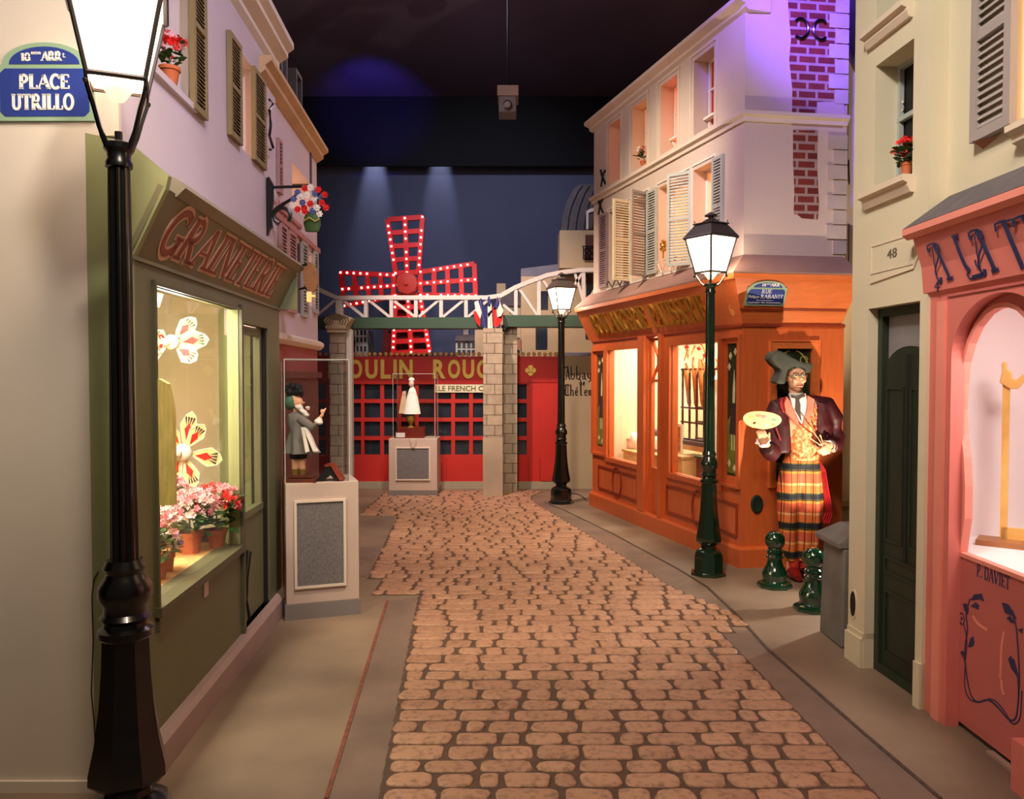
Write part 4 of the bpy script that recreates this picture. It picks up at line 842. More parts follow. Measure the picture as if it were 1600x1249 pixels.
# ================================================================ lamp posts
m_lampg = M('lamp_glass_lit', (1, .93, .86), .3, 0, emit=8, ecol=(1, .90, .80))
def lamp(label, loc, yaw, green, lift=0, ll=None, ls=1.0, shaft_r=.033, bell=1.0, octo=True, low=1.0, strength=1):
    L = V(loc); t = thing('street_lamp', label, 'street lamp', loc, 'street lamps along the cobbled street'); m_ = green
    b = bell
    pr = [(.128*b, 0), (.128*b, .035), (.122*b, .045), (.122*b, .15), (.112*b, .185), (.095*b, .20), (.068*b, .215), (.062*b, .235), (.085*b, .25), (.108*b, .275), (.107*b, .31), (.090*b, .40), (.076*b, .52), (.068*b, .64), (.065*b, .735)]
    mb = MB(); mb.lathe(L, pr, 8 if octo else 28, rot=PI/8+yaw); mb.lathe(L, [(.15*b, 0), (.15*b, .02), (.12*b, .03)], 8, rot=PI/8+yaw); part('base', mb, m_, t, smooth=30)
    mb = MB(); z = .735; mb.lathe(L, [(.066*b, z), (.074*b, z+.01), (.074*b, z+.03), (.06*b, z+.04), (.058*b, z+.055), (.07*b, z+.07), (.058*b, z+.085), (.058*b, z+.11), (.072*b, z+.135), (.072*b, z+.17), (.056*b, z+.20), (.05*b, z+.215), (.058*b, z+.235), (.048*b, z+.26)], 24); part('collar', mb, m_, t, smooth=35)
    zt_ = 2.30+lift; mb = MB(); n = 32; r0, r1 = max(.043, shaft_r*1.2)*low, shaft_r; P_ = []
    for zz, rr in ((z+.26, r0), (1.5, (r0+r1)/2), (zt_, r1)):
        P_.append([L+V(((rr-(.0045 if i % 4 in (1, 2) else 0))*math.cos(2*PI*i/n+yaw), (rr-(.0045 if i % 4 in (1, 2) else 0))*math.sin(2*PI*i/n+yaw), zz)) for i in range(n)])
    mb.add(sum(P_, []), [(j*n+i, j*n+(i+1) % n, (j+1)*n+(i+1) % n, (j+1)*n+i) for j in range(2) for i in range(n)]); part('fluted_shaft', mb, m_, t, smooth=25)
    mb = MB(); mb.lathe(L, [(r1*1.0, zt_-.05), (r1*1.25, zt_-.045), (r1*1.25, zt_-.03), (r1*1.08, zt_-.02), (r1*1.1, zt_+.0), (r1*1.4, zt_+.012), (r1*1.4, zt_+.03), (r1*.7, zt_+.04), (.012, zt_+.04), (.012, zt_+.07)], 24); part('shaft_cap', mb, m_, t, smooth=35)
    # lantern
    Rm = Matrix.Rotation(yaw, 3, 'Z'); z0 = 2.42+(lift if ll is None else ll); hg = .27*ls; z1 = z0+hg; s0, s1 = .083*ls, .137*ls; o_ = L
    ln = []
    cor = [(-1, -1), (1, -1), (1, 1), (-1, 1)]; pt = lambda c_, s_, zz: o_+Rm @ V((c_[0]*s_, c_[1]*s_, zz))
    mb = MB()
    for c_ in cor: mb.tube([pt(c_, s0, z0), pt(c_, s1, z1)], .0085*ls, 6)
    for i in range(4):
        mb.tube([pt(cor[i], s0, z0), pt(cor[(i+1) % 4], s0, z0)], .009*ls, 6); mb.tube([pt(cor[i], s1+.006, z1), pt(cor[(i+1) % 4], s1+.006, z1)], .012*ls, 6)
    m_fr_ = M('lantern_frame', (.24, .22, .21), .35, 0, spec=.6); fr_ = part('lantern_frame', mb, m_fr_, t)
    for i in range(4):
        a, b2 = cor[i], cor[(i+1) % 4]; mb = MB(); mb.add([pt(a, s0-.004, z0), pt(b2, s0-.004, z0), pt(b2, s1-.004, z1), pt(a, s1-.004, z1)], [(0, 1, 2, 3)]); part('lantern_pane', mb, m_lampg, fr_)
    mb = MB(); zr = z1+.10*ls; s2 = .088*ls
    v_ = [pt(c_, s1+.018, z1) for c_ in cor]+[pt(c_, s2, zr) for c_ in cor]+[pt(c_, s2+.010, zr+.002) for c_ in cor]+[pt(c_, s2+.010, zr+.012) for c_ in cor]+[pt(c_, s2-.01, zr+.014) for c_ in cor]
    mb.add(v_, [(j*4+i, j*4+(i+1) % 4, (j+1)*4+(i+1) % 4, (j+1)*4+i) for j in range(4) for i in range(4)]+[(16, 17, 18, 19), (3, 2, 1, 0)])
    mb.lathe(o_+V((0, 0, zr)), [(.075*ls, .008), (.062*ls, .03), (.035*ls, .045), (.02*ls, .05), (.022*ls, .06), (.05*ls, .068), (.05*ls, .075), (.025*ls, .092), (.0, .105)], 20)
    for c_ in cor: mb.lathe(pt(c_, s2, zr+.01), [(.003, 0), (.003, .012), (.006, .018), (.001, .026)], 6)
    part('lantern_roof', mb, M('lantern_roof_bronze', (.33, .30, .27), .4, .05, 5), t, smooth=30)
    mb = MB()
    for c_ in cor: dz_ = z0-zt_; mb.tube([pt(c_, s0*1.02, z0), pt(c_, s0*.98, z0-.18*dz_), pt(c_, s0*.80, z0-.42*dz_), pt(c_, s0*.62, z0-.70*dz_), pt(c_, r1*.95, zt_+.012)], [.006, .008, .008, .008, .009], 6); mb.ball(pt(c_, s0*1.05, z0-.03), .009*ls, 6)
    part('bracket_arm', mb, m_, t, smooth=True)
    mb = MB(); mb.lathe(o_, [(.02, z0-.055), (.045*ls, z0-.02), (.055*ls, z0+.0), (.0, z0+.01)], 12); part('lamp_socket', mb, M('socket_white', (.95, .9, .8), .4, 0, emit=1.2, ecol=(1, .8, .6)), t)
    pl_ = light('POINT', 'lantern_lamp', o_+V((0, 0, z1-.06)), 1, WARM2, None, .05); pl_.parent = t; pl_.location = V((0, 0, z1-.06)); pl_.data.energy = 14*strength
    return t
m_lpg = M('lamp_green_gloss', (.065, .15, .095), .18, .08, 3, spec=.7, coat=.6); m_lpb = M('lamp_black_gloss', (.035, .03, .03), .28, .05, 3, spec=.6, coat=.3); m_lpd = M('lamp_dark_green', (.035, .06, .045), .25, .05, 3, spec=.6, coat=.4)
def lamp_at(px, d): return ((px-800)/F_PX*d, d, 0)
lamp('tall black cast iron street lamp nearest the camera, before the green shop', lamp_at(191, 2.62), .40, m_lpb, .02, .125, 1.0, .0335, 1.16, strength=2.4)
lamp('dark green cast iron street lamp in front of the orange bakery', lamp_at(1109, 6.4), math.radians(-58), m_lpg, 0, None, 1.02, .034, .97, strength=1.8)
lamp('farthest green street lamp, beside the cabaret and abbey wall', lamp_at(877, 10.0), .35, m_lpd, 0, None, .98, .04, 1.05)
# ================================================================ orange bakery
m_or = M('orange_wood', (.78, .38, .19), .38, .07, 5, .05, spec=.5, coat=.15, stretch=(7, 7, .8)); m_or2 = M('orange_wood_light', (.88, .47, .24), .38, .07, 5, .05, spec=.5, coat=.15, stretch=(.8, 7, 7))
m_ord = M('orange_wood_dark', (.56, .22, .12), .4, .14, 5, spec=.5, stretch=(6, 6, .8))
m_roofl = M('awning_roof', (.62, .48, .43), .75, .1, 3, .1)
m_gold = M('gilt_letter', (.78, .58, .22), .35, .15, 20, metal=.6)
BW = lambda a, b: BF.p(a, b)
S = thing('bakery_shop_front', 'orange wooden bakery shop front with gilt relief lettering on its slanted board, right of street', 'shop front', BF.W(1.6, 0, 0))
GLEN = GF.u(1318); zb, zl, OV = 2.035, 2.42, .17; MT = .877
b4 = lambda tl, tr, br, bl: BF.box4([tl, tr, br, bl])
W1 = b4((950, 551), (1000, 547), (1000, 727), (950, 714)); W2 = b4((1048, 537), (1126, 531), (1126, 758), (1048, 740))
DR = (BF.u(1012), BF.u(1032.5), .30, 2.0)
zsill = (W1[2]+W2[2])/2; ztop = (W1[3]+W2[3])/2; W1 = (W1[0], W1[1], zsill, ztop); W2 = (W2[0], W2[1], zsill, ztop)
NP = (BF.u(932), BF.u(942), zsill+.1, ztop-.04); RP = (BF.u(1134), BF.u(1150.5), zsill+.10, ztop-.02)
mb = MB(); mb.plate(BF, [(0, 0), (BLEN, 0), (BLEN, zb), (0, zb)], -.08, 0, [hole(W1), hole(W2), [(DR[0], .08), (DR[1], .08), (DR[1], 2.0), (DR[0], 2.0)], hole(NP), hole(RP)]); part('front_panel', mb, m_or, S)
mb = MB(); mb.plate(GF, [(0, 0), (GLEN, 0), (GLEN, zb), (0, zb)], -.08, 0, [hole(GF.box4([(1212, 545), (1267, 545), (1267, 752), (1212, 752)]))]); part('gable_panel', mb, m_or, S)
mb = MB(); mb.sweep(BF, [(0, 0), (.045, 0), (.045, .15), (.03, .17), (0, .17)], 0, BLEN, 0, MT); mb.sweep(GF, [(0, 0), (.045, 0), (.045, .15), (.03, .17), (0, .17)], 0, GLEN, MT, 0); part('plinth', mb, m_or, S)
pf_ = [(.0, zb), (OV, zl-.04), (OV+.025, zl-.04), (OV+.025, zl), (OV-.03, zl), (-.04, zb)]
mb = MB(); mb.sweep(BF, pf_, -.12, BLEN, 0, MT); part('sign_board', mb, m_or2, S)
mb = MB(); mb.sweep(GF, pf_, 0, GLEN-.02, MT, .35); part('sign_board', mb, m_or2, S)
rf = [(OV+.025, zl+.002), (OV+.025, zl+.015), (.0, 2.60), (-.05, 2.60), (-.05, 2.58)]
mb = MB(); mb.sweep(BF, rf, -.13, BLEN, 0, MT); mb.sweep(GF, rf, 0, GLEN-.02, MT, .35); part('awning_roof', mb, m_roofl, S)
mb = MB()
for f_, a, b, m0, m1 in ((BF, 0, BLEN, 0, MT), (GF, 0, GLEN, MT, 0)): mb.sweep(f_, [(0, zb-.03), (.018, zb-.03), (.018, zb-.01), (0, zb)], a, b, m0, m1); mb.sweep(f_, [(.055, zb+.10), (.062, zb+.10), (.068, zb+.115), (.06, zb+.115)], a, b-.02, m0, m1) if f_ is GF else None
part('moulding', mb, m_ord, S)
# posts and frames on the street face
mb = MB()
for a, b in ((1001, 1011), (1033, 1038)): mb.box(BF, BF.u(a), BF.u(b), .17, zb-.02, 0, .04)
for w in (W1, W2): mb.rect_frame(BF, w[0]-.05, w[1]+.05, w[2]-.05, w[3]+.05, .05, -.02, .02)
mb.rect_frame(BF, RP[0]-.09, RP[1]+.09, RP[2]-.09, RP[3]+.07, .025, 0, .03); mb.rect_frame(BF, NP[0]-.10, NP[1]+.12, NP[2]-.10, NP[3]+.07, .03, 0, .03)
part('window_posts', mb, m_or, S)
for a, b in ((BF.u(936), BF.u(998)), (BF.u(1043), BF.u(1155))):
    mb = MB(); mb.rect_frame(BF, a, b, .24, zsill-.12, .02, 0, .014); c_ = (a+b)/2; zz = (.24+zsill-.12)/2
    ribbon(mb, BF, [(c_+.12*math.cos(x), zz+.17*math.sin(x)) for x in [i*PI/14 for i in range(29)]], .018, 0, .014); part('dado_moulding', mb, m_ord, S)
mb = MB(); mb.rect_frame(BF, DR[0], DR[1], .09, 1.99, .03, -.07, -.03); mb.box(BF, DR[0]+.03, DR[1]-.03, .12, zsill, -.06, -.04); zt2 = BF.p(1020, 593)[1]; mb.box(BF, DR[0]+.03, DR[1]-.03, zt2-.03, zt2, -.06, -.03)
d_ = part('door', mb, m_or, S)
mb = MB(); q0, q1 = DR[0]+.03, DR[1]-.03; qm = (q0+q1)/2; za, zc_ = zt2, 1.96; zmd = (za+zc_)/2
for a, b in (((q0, zc_), (qm, zmd+.03)), ((q1, zc_), (qm, zmd+.03)), ((q0, za), (qm, zmd-.05)), ((qm, zmd+.05), (qm, zmd-.08))): ribbon(mb, BF, [a, b], .02, -.06, -.035)
part('transom_bars', mb, m_or, d_)
mb = MB(); mb.box(BF, q0, q1, .12, 1.96, -.056, -.052); part('door_pane', mb, GL, d_)
for w in (W1, W2): mb = MB(); mb.box(BF, w[0], w[1], w[2], w[3], -.05, -.045); part('window_glass', mb, GL, S)
# painted glass panels
def paintedpanel(fr, w, o, label, fig=True, S=S):
    mb = MB(); mb.box(fr, w[0], w[1], w[2], w[3], o-.02, o); p_ = part('painted_panel', mb, M('panel_dark_green', (.16, .20, .12), .25, .35, 6, spec=.6), S, label=label)
    W_, H_ = w[1]-w[0], w[3]-w[2]; P = lambda u, v: (w[0]+u*W_, w[2]+v*H_); m1 = M('panel_cream_paint', (.80, .76, .60), .4, .05)
    if fig:
        mb = MB(); mb.plate(fr, [P(0, .03), P(1, .03), P(1, .42), P(.6, .5), P(0, .40)], o, o+.002); part('painted_meadow', mb, M('panel_meadow', (.44, .46, .18), .4, .2, 8), p_)
        mb = MB(); mb.plate(fr, [P(.25, .32), P(.9, .31), P(.8, .52), P(.62, .56), P(.4, .50)], o+.002, o+.004); part('painted_dress', mb, M('panel_dress', (.24, .18, .19), .4, .1), p_)
        mb = MB(); mb.plate(fr, [P(.5, .55), P(.7, .55), P(.72, .66), P(.62, .8), P(.52, .66)], o+.002, o+.004); mb.plate(fr, [P(.42, .2), P(.5, .2), P(.5, .32), P(.42, .32)], o+.002, o+.004); mb.plate(fr, [P(.62, .2), P(.7, .2), P(.7, .32), P(.62, .32)], o+.002, o+.004)
        for u, v in ((.25, .1), (.7, .07), (.3, .9), (.7, .93), (.2, .82)): mb.plate(fr, [P(u, v-.03), P(u+.14, v), P(u, v+.03), P(u-.14, v)], o+.002, o+.004)
        part('painted_figure', mb, m1, p_)
    else:
        mb = MB()
        for s_ in (-1, 1):
            for yc, sc_ in ((.93, 1), (.86, .7)):
                ribbon(mb, fr, [P(.5+s_*(.08+.34*sc_*math.sin(t)), yc+.045*sc_*math.cos(t*2.2)) for t in [i*.12 for i in range(14)]], .010, o, o+.002)
                ribbon(mb, fr, [P(.5+s_*(.3+.1*math.cos(t)), yc-.02+.025*math.sin(t)) for t in [i*.5 for i in range(12)]], .007, o, o+.002)
        part('painted_scrolls', mb, M('panel_gold_paint', (.78, .70, .38), .4, .05), p_)
        mb = MB()
        for u, v, r in ((.12, .55, .03), (.9, .5, .035), (.1, .3, .03), (.88, .2, .04), (.15, .12, .03), (.5, .06, .03)): mb.plate(fr, [P(u+r*2.2*math.cos(t), v+r*math.sin(t)) for t in [i*PI/5 for i in range(10)]], o, o+.002)
        part('painted_leaves', mb, M('panel_leaf', (.50, .52, .36), .4, .1), p_)
paintedpanel(BF, (RP[0]-.01, RP[1]+.01, RP[2]-.01, RP[3]+.01), -.02, 'tall painted glass panel with a dark dressed figure')
paintedpanel(BF, (NP[0]-.01, NP[1]+.01, NP[2]-.01, NP[3]+.01), -.02, 'narrow dark painted panel at the far end', True)
G1 = GF.box4([(1212, 545), (1267, 545), (1267, 752), (1212, 752)]); paintedpanel(GF, (G1[0]-.01, G1[1]+.01, G1[2]-.01, G1[3]+.01), -.02, 'green painted panel with gold scrolls behind the mannequin', False)
G0 = GF.box4([(1200, 532), (1278, 532), (1278, 761), (1200, 761)])
mb = MB(); mb.plate(GF, hole(G0), 0, .022, [hole(G1)]); mb.rect_frame(GF, *G0, .012, .022, .032); part('panel_frame', mb, m_or2, S)
# relief lettering on the slanted street board
BS = Fr(BF.W(0, zb, .0), BF.U, BF.N*OV+V((0, 0, zl-.04-zb))); bh = math.hypot(OV, zl-.04-zb)
lu = lambda x: BF.u(x, .09)
for nm, a, b in (('BOULANGERIE', 926, 1010), ('PATISSERIE', 1017, 1103)):
    lt = MB(); letters(lt, BS, nm, lu(a), lu(b), .07, bh-.08, .20, .0, .02, serif=.36); part('gilt_lettering', lt, m_gold, S)
mb = MB(); c_ = BF.u(1138, .09)-.02; letters(mb, BS, '6', c_-.025, c_+.03, .08, .17, .14, 0, .005); part('house_number', mb, M('number_yellow', (.95, .72, .40), .5, 0), S)
mb = MB(); c_ = GF.p(1182, 788); mb.lathe(GF.W(c_[0], c_[1], 0), [(.052, 0), (.052, .012), (.045, .016), (.04, .016), (.03, .012)], 28, ax=GF.N, sq=1); o_ = part('round_plaque', mb, M('plaque_green', (.14, .20, .16), .5, .2, 30, metal=.3), S, smooth=True); 
for v_ in o_.data.vertices:
    w_ = v_.co+wloc(o_); w_.z = c_[1]+(w_.z-c_[1])*1.5; v_.co = w_-wloc(o_)
GS = Fr(GF.W(0, zb, 0), GF.U, GF.N*OV+V((0, 0, zl-.04-zb)))
q = GS.box4([(1167, 443), (1229, 443), (1226, 476), (1164, 476)]); zq = .372; q = (q[0], q[1], q[2]-.008, .315)
street_sign(GS, q[0], q[1], q[2], q[3], zq, 'small blue enamel street sign reading RUE Philippe RABANIT on the orange bakery board', [('RUE', .36, .62, .52, .66, .15), ('RABANIT', .36, .93, .31, .46, .15), ('Philippe', .06, .33, .29, .43, 0), ('Sculpteur', .28, .70, .20, .25, 0), ('Ingénieur des Automates', .08, .90, .10, .17, 0)],
            [('18', .33, .44, .80, .90, .3), ('ARR', .55, .78, .80, .92, .28), ('eme', .45, .55, .86, .91, 0)], .0)
# bakery interior
m_bc = M('bakery_cream', (.92, .84, .70), .8, .04, 2)
I = S
mb = MB(); mb.box(BF, -.0, BLEN-.1, .0, 2.3, -1.45, -1.43); mb.box(BF, .0, .03, .0, 2.3, -1.43, -.1); part('back_wall', mb, m_bc, I)
mb = MB(); mb.box(BF, 2.95, 2.97, 0, 2.3, -1.43, -.1); part('side_wall', mb, m_bc, I)
mb = MB(); mb.box(BF, 0.03, BLEN-.12, .40, .44, -1.43, -.1); part('raised_floor', mb, M('bakery_floor', (.72, .60, .44), .6, .1, 5), I)
mb = MB(); mb.box(BF, 0.03, BLEN-.12, 2.3, 2.32, -1.43, -.1); part('ceiling_panel', mb, m_bc, I)
light('AREA', 'bakery_window_lamp', BF.W(.8, 2.22, -.7), 32, (1, .86, .70), BF.W(.8, 0, -.7), .7)
light('AREA', 'bakery_window_lamp', BF.W(2.2, 2.22, -.7), 28, (1, .84, .64), BF.W(2.2, 0, -.7), .7)
def inb(px, py, o): return BF.W(*BF.p(px, py, o), o)
m_ply = M('counter_wood', (.78, .66, .46), .5, .08, 5, stretch=(1, 1, 6))
def cab(name, label, x0, x1, ytop, o0, o1, cat='cabinet', mat=m_ply, top=None, zbot=.44):
    a, b = BF.p(x0, ytop, o1), BF.p(x1, ytop, o1); z = (a[1]+b[1])/2; t = thing(name, label, cat, BF.W((a[0]+b[0])/2, zbot, (o0+o1)/2))
    mb = MB(); mb.box(BF, a[0], b[0], zbot, z-.02, o0, o1); part('carcass', mb, mat, t); mb = MB(); mb.box(BF, a[0]-.015, b[0]+.015, z-.02, z, o0-.0, o1+.015); part('top', mb, top or mat, t); return t, (a[0], b[0], z)
t, c1 = cab('counter', 'pale wooden counter inside the bakery, below the pink round box', 974, 1010, 706, -.75, -.35)
t, c2 = cab('counter', 'pale panelled counter behind the bakery door glass', 1014, 1046, 712, -.75, -.35)
mb = MB()
for i in range(5): mb.box(BF, c2[0]+.02+i*.12, c2[0]+.03+i*.12, .5, c2[2]-.05, -.35, -.344)
part('panel_grooves', mb, M('groove_tan', (.55, .42, .26), .6, 0), t)
def onto(px, py, o, r): return BF.W(BF.p(px, py, o)[0], 0, o)
p = onto(983, 700, -.5, 0); p.z = c1[2]; mb = MB(); mb.lathe(p, [(.075, 0), (.075, .105), (.08, .105), (.08, .125), (.0, .13)], 24); solo('round_box', mb, M('box_pink', (.88, .68, .58), .6, .1, 30), 'round pink patterned box on the pale bakery counter', 'box', p, smooth=35)
p = onto(1001, 690, -.55, 0); p.z = c1[2]; mb = MB()
mb.ball(p+V((0, 0, .10)), (.11, .09, .10), 16); mb.ball(p+V((.06, 0, .20)), (.06, .055, .07), 12); mb.ball(p+V((-.08, 0, .14)), (.05, .05, .08), 10); solo('white_hen_figure', mb, m_whitep, 'bright white hen shaped figure beside the round pink box', 'figurine', p, smooth=True)
p = onto(1024, 700, -.5, 0); p.z = c2[2]; t = thing('cat_figure', 'grey and white standing cat figure inside the bakery door', 'figurine', p); mb = MB(); mb.lathe(p, [(.05, 0), (.06, .05), (.055, .13), (.035, .19), (.02, .21)], 16, sq=.8); mb.ball(p+V((0, -.005, .235)), (.045, .04, .042), 12)
for s_ in (-1, 1): mb.lathe(p+V((.027*s_, 0, .26)), [(.016, 0), (.001, .035)], 6)
part('body', mb, M('cat_grey', (.45, .42, .40), .6, .2, 12), t, smooth=True)
mb = MB(); mb.ball(p+V((.0, -.045, .11)), (.03, .015, .08), 10); part('bib', mb, m_whitep, t, smooth=True)
p = onto(1038, 690, -.62, 0); p.z = c2[2]; mb = MB(); mb.ball(p+V((0, 0, .15)), (.10, .08, .15), 16); solo('white_goose_figure', mb, m_whitep, 'tall bright white rounded figure right behind the cat figure', 'figurine', p, smooth=True)
a, b = BF.p(1052, 707, -.55), BF.p(1062, 663, -.55); t = thing('framed_picture', 'small cream framed picture standing on the bakery counter', 'picture', BF.W(a[0], c2[2], -.55))
mb = MB(); mb.box(BF, a[0], b[0]+.05, c2[2], b[1], -.57, -.55); part('frame', mb, m_whitep, t); mb = MB(); mb.box(BF, a[0]+.03, b[0]+.02, c2[2]+.04, b[1]-.03, -.55, -.545); part('print', mb, M('print_tan', (.66, .48, .30), .6, .4, 25), t)
cab('counter', 'longer counter edge carrying the small framed picture', 1049, 1066, 712, -.75, -.45)
# baguette rack
o = -.62; a, b = BF.p(1067, 684, o), BF.p(1126, 576, o); z0_, z1_ = BF.p(1090, 690, o)[1], BF.p(1070, 576, o)[1]; u0_, u1_ = a[0], b[0]
t = thing('baguette_rack', 'dark wooden bakery rack holding upright baguettes in the right window', 'rack', BF.W(u0_, z0_, o)); m_rk = M('rack_wood', (.25, .12, .08), .5, .1, 5); zm_ = BF.p(1067, 638, o)[1]
mb = MB()
for i in range(6): u = u0_+(u1_-u0_)*i/5; mb.box(BF, u, u+.018, z0_, z1_, o, o+.02)
for zz in (z1_-.02, zm_, zm_-.16, z0_): mb.box(BF, u0_-.02, u1_+.03, zz, zz+.02, o, o+.02); mb.box(BF, u0_-.02, u1_+.03, zz, zz+.02, o-.18, o-.16)
part('rack_frame', mb, m_rk, t)
t2 = thing('wall_shelf', 'wooden shelf with blue grey cloth under the baguette rack', 'shelf', BF.W(u0_, z0_-.04, o)); mb = MB(); mb.box(BF, u0_-.05, u1_+.1, z0_-.045, z0_, -1.43, o+.06); part('board', mb, M('shelf_grey', (.38, .36, .38), .6, .05), t2); mb = MB(); mb.box(BF, u0_-.05, u1_+.1, z0_-.10, z0_-.045, o+.02, o+.06); part('edge', mb, m_ply, t2)
m_crust = M('bread_crust', (.82, .58, .30), .6, .2, 20); m_basket = M('straw_wicker', (.86, .78, .58), .8, .1, 30); rnd = random.Random(4)
bg = None
for i in range(11):
    u = u0_+.04+i*(u1_-u0_-.06)/10; h = rnd.uniform(.42, .56); mb = MB(); tp = rnd.uniform(-.03, .03)
    if bg is None: mb.tube([V((0, 0, 0)), V((0, 0, .05)), V((0, 0, .4)), V((0, 0, .47)), V((0, 0, .5))], [.012, .026, .026, .016, .004], 8); bg = mesh_of('baguette', mb, m_crust, smooth=True)
    ob = bpy.data.objects.new('baguette', bg); C.objects.link(ob); ob.location = BF.W(u, zm_+.02, o-.06-.05*(i % 2)); ob.rotation_euler = (tp*3, tp*4, 0); ob.scale = (1, 1, h*1.0/.5)
    ob['label'] = 'long golden baguette standing upright in the dark bakery rack'; ob['category'] = 'bread'; ob['group'] = 'baguettes in the window rack'
mb = MB()
a = inb(1090, 545, -.5); t = thing('garland_bunch', 'red and orange dried garland bunch hanging above the baguette rack', 'garland', a)
for i in range(26):
    p = a+V((rnd.uniform(-.14, .22), rnd.uniform(-.1, .1), rnd.uniform(-.22, .06))); mb.tube([p, p+V((rnd.uniform(-.05, .05), 0, -.10))], [.014, .004], 6)
part('dried_ears', mb, M('dried_ears_tan', (.76, .48, .30), .7, .3, 20), t)
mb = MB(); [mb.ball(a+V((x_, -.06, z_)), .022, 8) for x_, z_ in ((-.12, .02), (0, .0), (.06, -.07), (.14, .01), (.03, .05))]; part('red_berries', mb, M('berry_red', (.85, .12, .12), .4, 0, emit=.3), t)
def shield(px0, px1, y0, y1, o, label):
    a, b = BF.p(px0, y0, o), BF.p(px1, y1, o); u0, u1, z1, z0 = a[0], b[0], a[1], b[1]; W_ = u1-u0; H_ = z1-z0; pp = lambda k: [(u0+W_*(.5+(x-.5)*k), z0+H_*(.5+(y-.5)*k)) for x, y in ((0, .98), (.12, 1), (.5, .93), (.88, 1), (1, .98), (.93, .75), (.97, .5), (.9, .25), (.7, .1), (.5, 0), (.3, .1), (.1, .25), (.03, .5), (.07, .75))]
    t = thing('shield_poster', label, 'poster', BF.W(u0, z0, o)); mb = MB(); mb.plate(BF, pp(1), o, o+.012); part('border', mb, M('poster_gold', (.66, .52, .22), .6, .1, 10), t); mb = MB(); mb.plate(BF, pp(.82), o+.012, o+.016); part('field', mb, M('poster_blue_white', (.58, .66, .72), .6, .1, 9), t)
shield(982, 1006, 549, 616, -1.431, 'shield shaped gold edged poster hanging in the far bakery window')
t, c3 = cab('chest', 'brown chest with green lid inside the right bakery window', 1088, 1128, 716, -.7, -.30, 'chest', M('chest_brown', (.42, .18, .10), .5, .1), M('chest_green', (.26, .34, .20), .5, .1))
p = inb(1122, 640, -.45); mb = MB(); mb.lathe(V((p.x, p.y, .44)), [(.14, 0), (.12, .5), (.10, .75), (.08, .95), (.05, 1.02), (.06, 1.12), (.0, 1.2)], 16); solo('white_robed_figure', mb, m_whitep, 'white robed baker figure behind the green lamp shaft', 'figure', V((p.x, p.y, .44)), smooth=True)
# ---------------------------------------------------------------- upper bakery house
m_up = M('upper_plaster', (.82, .74, .66), .9, .07, 1.2, .2, fac=(.25, .75)); m_trim = M('moulded_trim', (.86, .79, .70), .8, .05, 3)
B = thing('bakery_house', 'tall plastered house with louvred shutters above the orange bakery, brick showing on its gable', 'building', BF.W(1.7, 2.6, 0))
zE = BF.p(925, 207)[1]; zB = (BF.p(940, 311)[1]+BF.p(1150, 188)[1])/2
def bw(x0, x1, yt, yb, xm=None):
    return [BF.u(x0), BF.u(x1), BF.p(x0, yb)[1], BF.p(x0, yt)[1]]
ups = [bw(950, 967, 208, 292), bw(986, 1008, 171, 277), bw(1030, 1055, 136, 243), bw(1081, 1112, 87, 204)]
fl1 = [bw(951, 982, 345, 452), bw(988, 1010, 318, 430), bw(1028, 1076, 300, 425), bw(1081, 1112, 268, 400)]
zt1 = BF.p(1081, 268)[1]; z01 = BF.p(1028, 425)[1]
zu0 = sum(w[2] for w in ups)/4; zu1 = sum(w[3] for w in ups)/4
for w in ups: w[2], w[3] = zu0, zu1
for w in fl1: w[2], w[3] = z01, zt1
mb = MB(); mb.plate(BF, [(.02, 2.56), (BLEN, 2.56), (BLEN, zE), (.02, zE)], -.16, 0, [hole(w) for w in ups+fl1]); part('street_wall', mb, m_up, B)
mb = MB(); mb.plate(GF, [(0, 2.56), (GLEN, 2.56), (GLEN, 5.6), (0, 5.6)], -.16, 0); part('gable_wall', mb, m_up, B)
mb = MB()
for f_, a, b, m0, m1 in ((BF, .0, BLEN, 0, MT), (GF, 0, GLEN, MT, 0)): mb.sweep(f_, [(0, zB-.03), (.02, zB-.03), (.025, zB), (.055, zB+.015), (.055, zB+.045), (0, zB+.065)], a, b, m0, m1)
part('string_course', mb, m_trim, B)
mb = MB(); mb.sweep(BF, [(-.2, zE), (0, zE), (.03, zE+.02), (.03, zE+.045), (.10, zE+.075), (.10, zE+.11), (-.2, zE+.14)], -.06, BLEN+.05); part('eave', mb, m_trim, B)
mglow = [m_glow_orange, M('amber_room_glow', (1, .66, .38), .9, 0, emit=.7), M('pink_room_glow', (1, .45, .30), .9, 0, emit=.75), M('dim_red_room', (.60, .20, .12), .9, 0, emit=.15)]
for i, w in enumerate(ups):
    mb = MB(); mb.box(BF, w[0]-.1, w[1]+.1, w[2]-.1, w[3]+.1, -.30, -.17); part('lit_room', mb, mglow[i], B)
    mb = MB(); W_ = w[1]-w[0]; mb.rect_frame(BF, w[0]-.06, w[1]+.06, w[2]-.06, w[3]+.06, .02, 0, .010); part('window_surround', mb, m_trim, B)
    mb = MB(); mb.rect_frame(BF, w[0]+.02, w[1], w[2], w[3], .018, -.165, -.14); mb.box(BF, w[0]+W_*.55, w[0]+W_*.60, w[2], w[3], -.165, -.145); mb.box(BF, w[0], w[1], w[2]+(w[3]-w[2])*.22, w[2]+(w[3]-w[2])*.25, -.16, -.10 if i > 1 else -.14); mb.box(BF, w[0], w[1], w[2]+(w[3]-w[2])*.6, w[2]+(w[3]-w[2])*.62, -.165, -.145)
    part('window_frame', mb, m_white, B)
mb = MB(); w = ups[2]; ribbon(mb, BF, [(w[0]+.01, w[2]+(w[3]-w[2])*.22), (w[0]+.12, w[2]+.02)], .014, -.13, -.12); part('window_stay', mb, m_white, B)
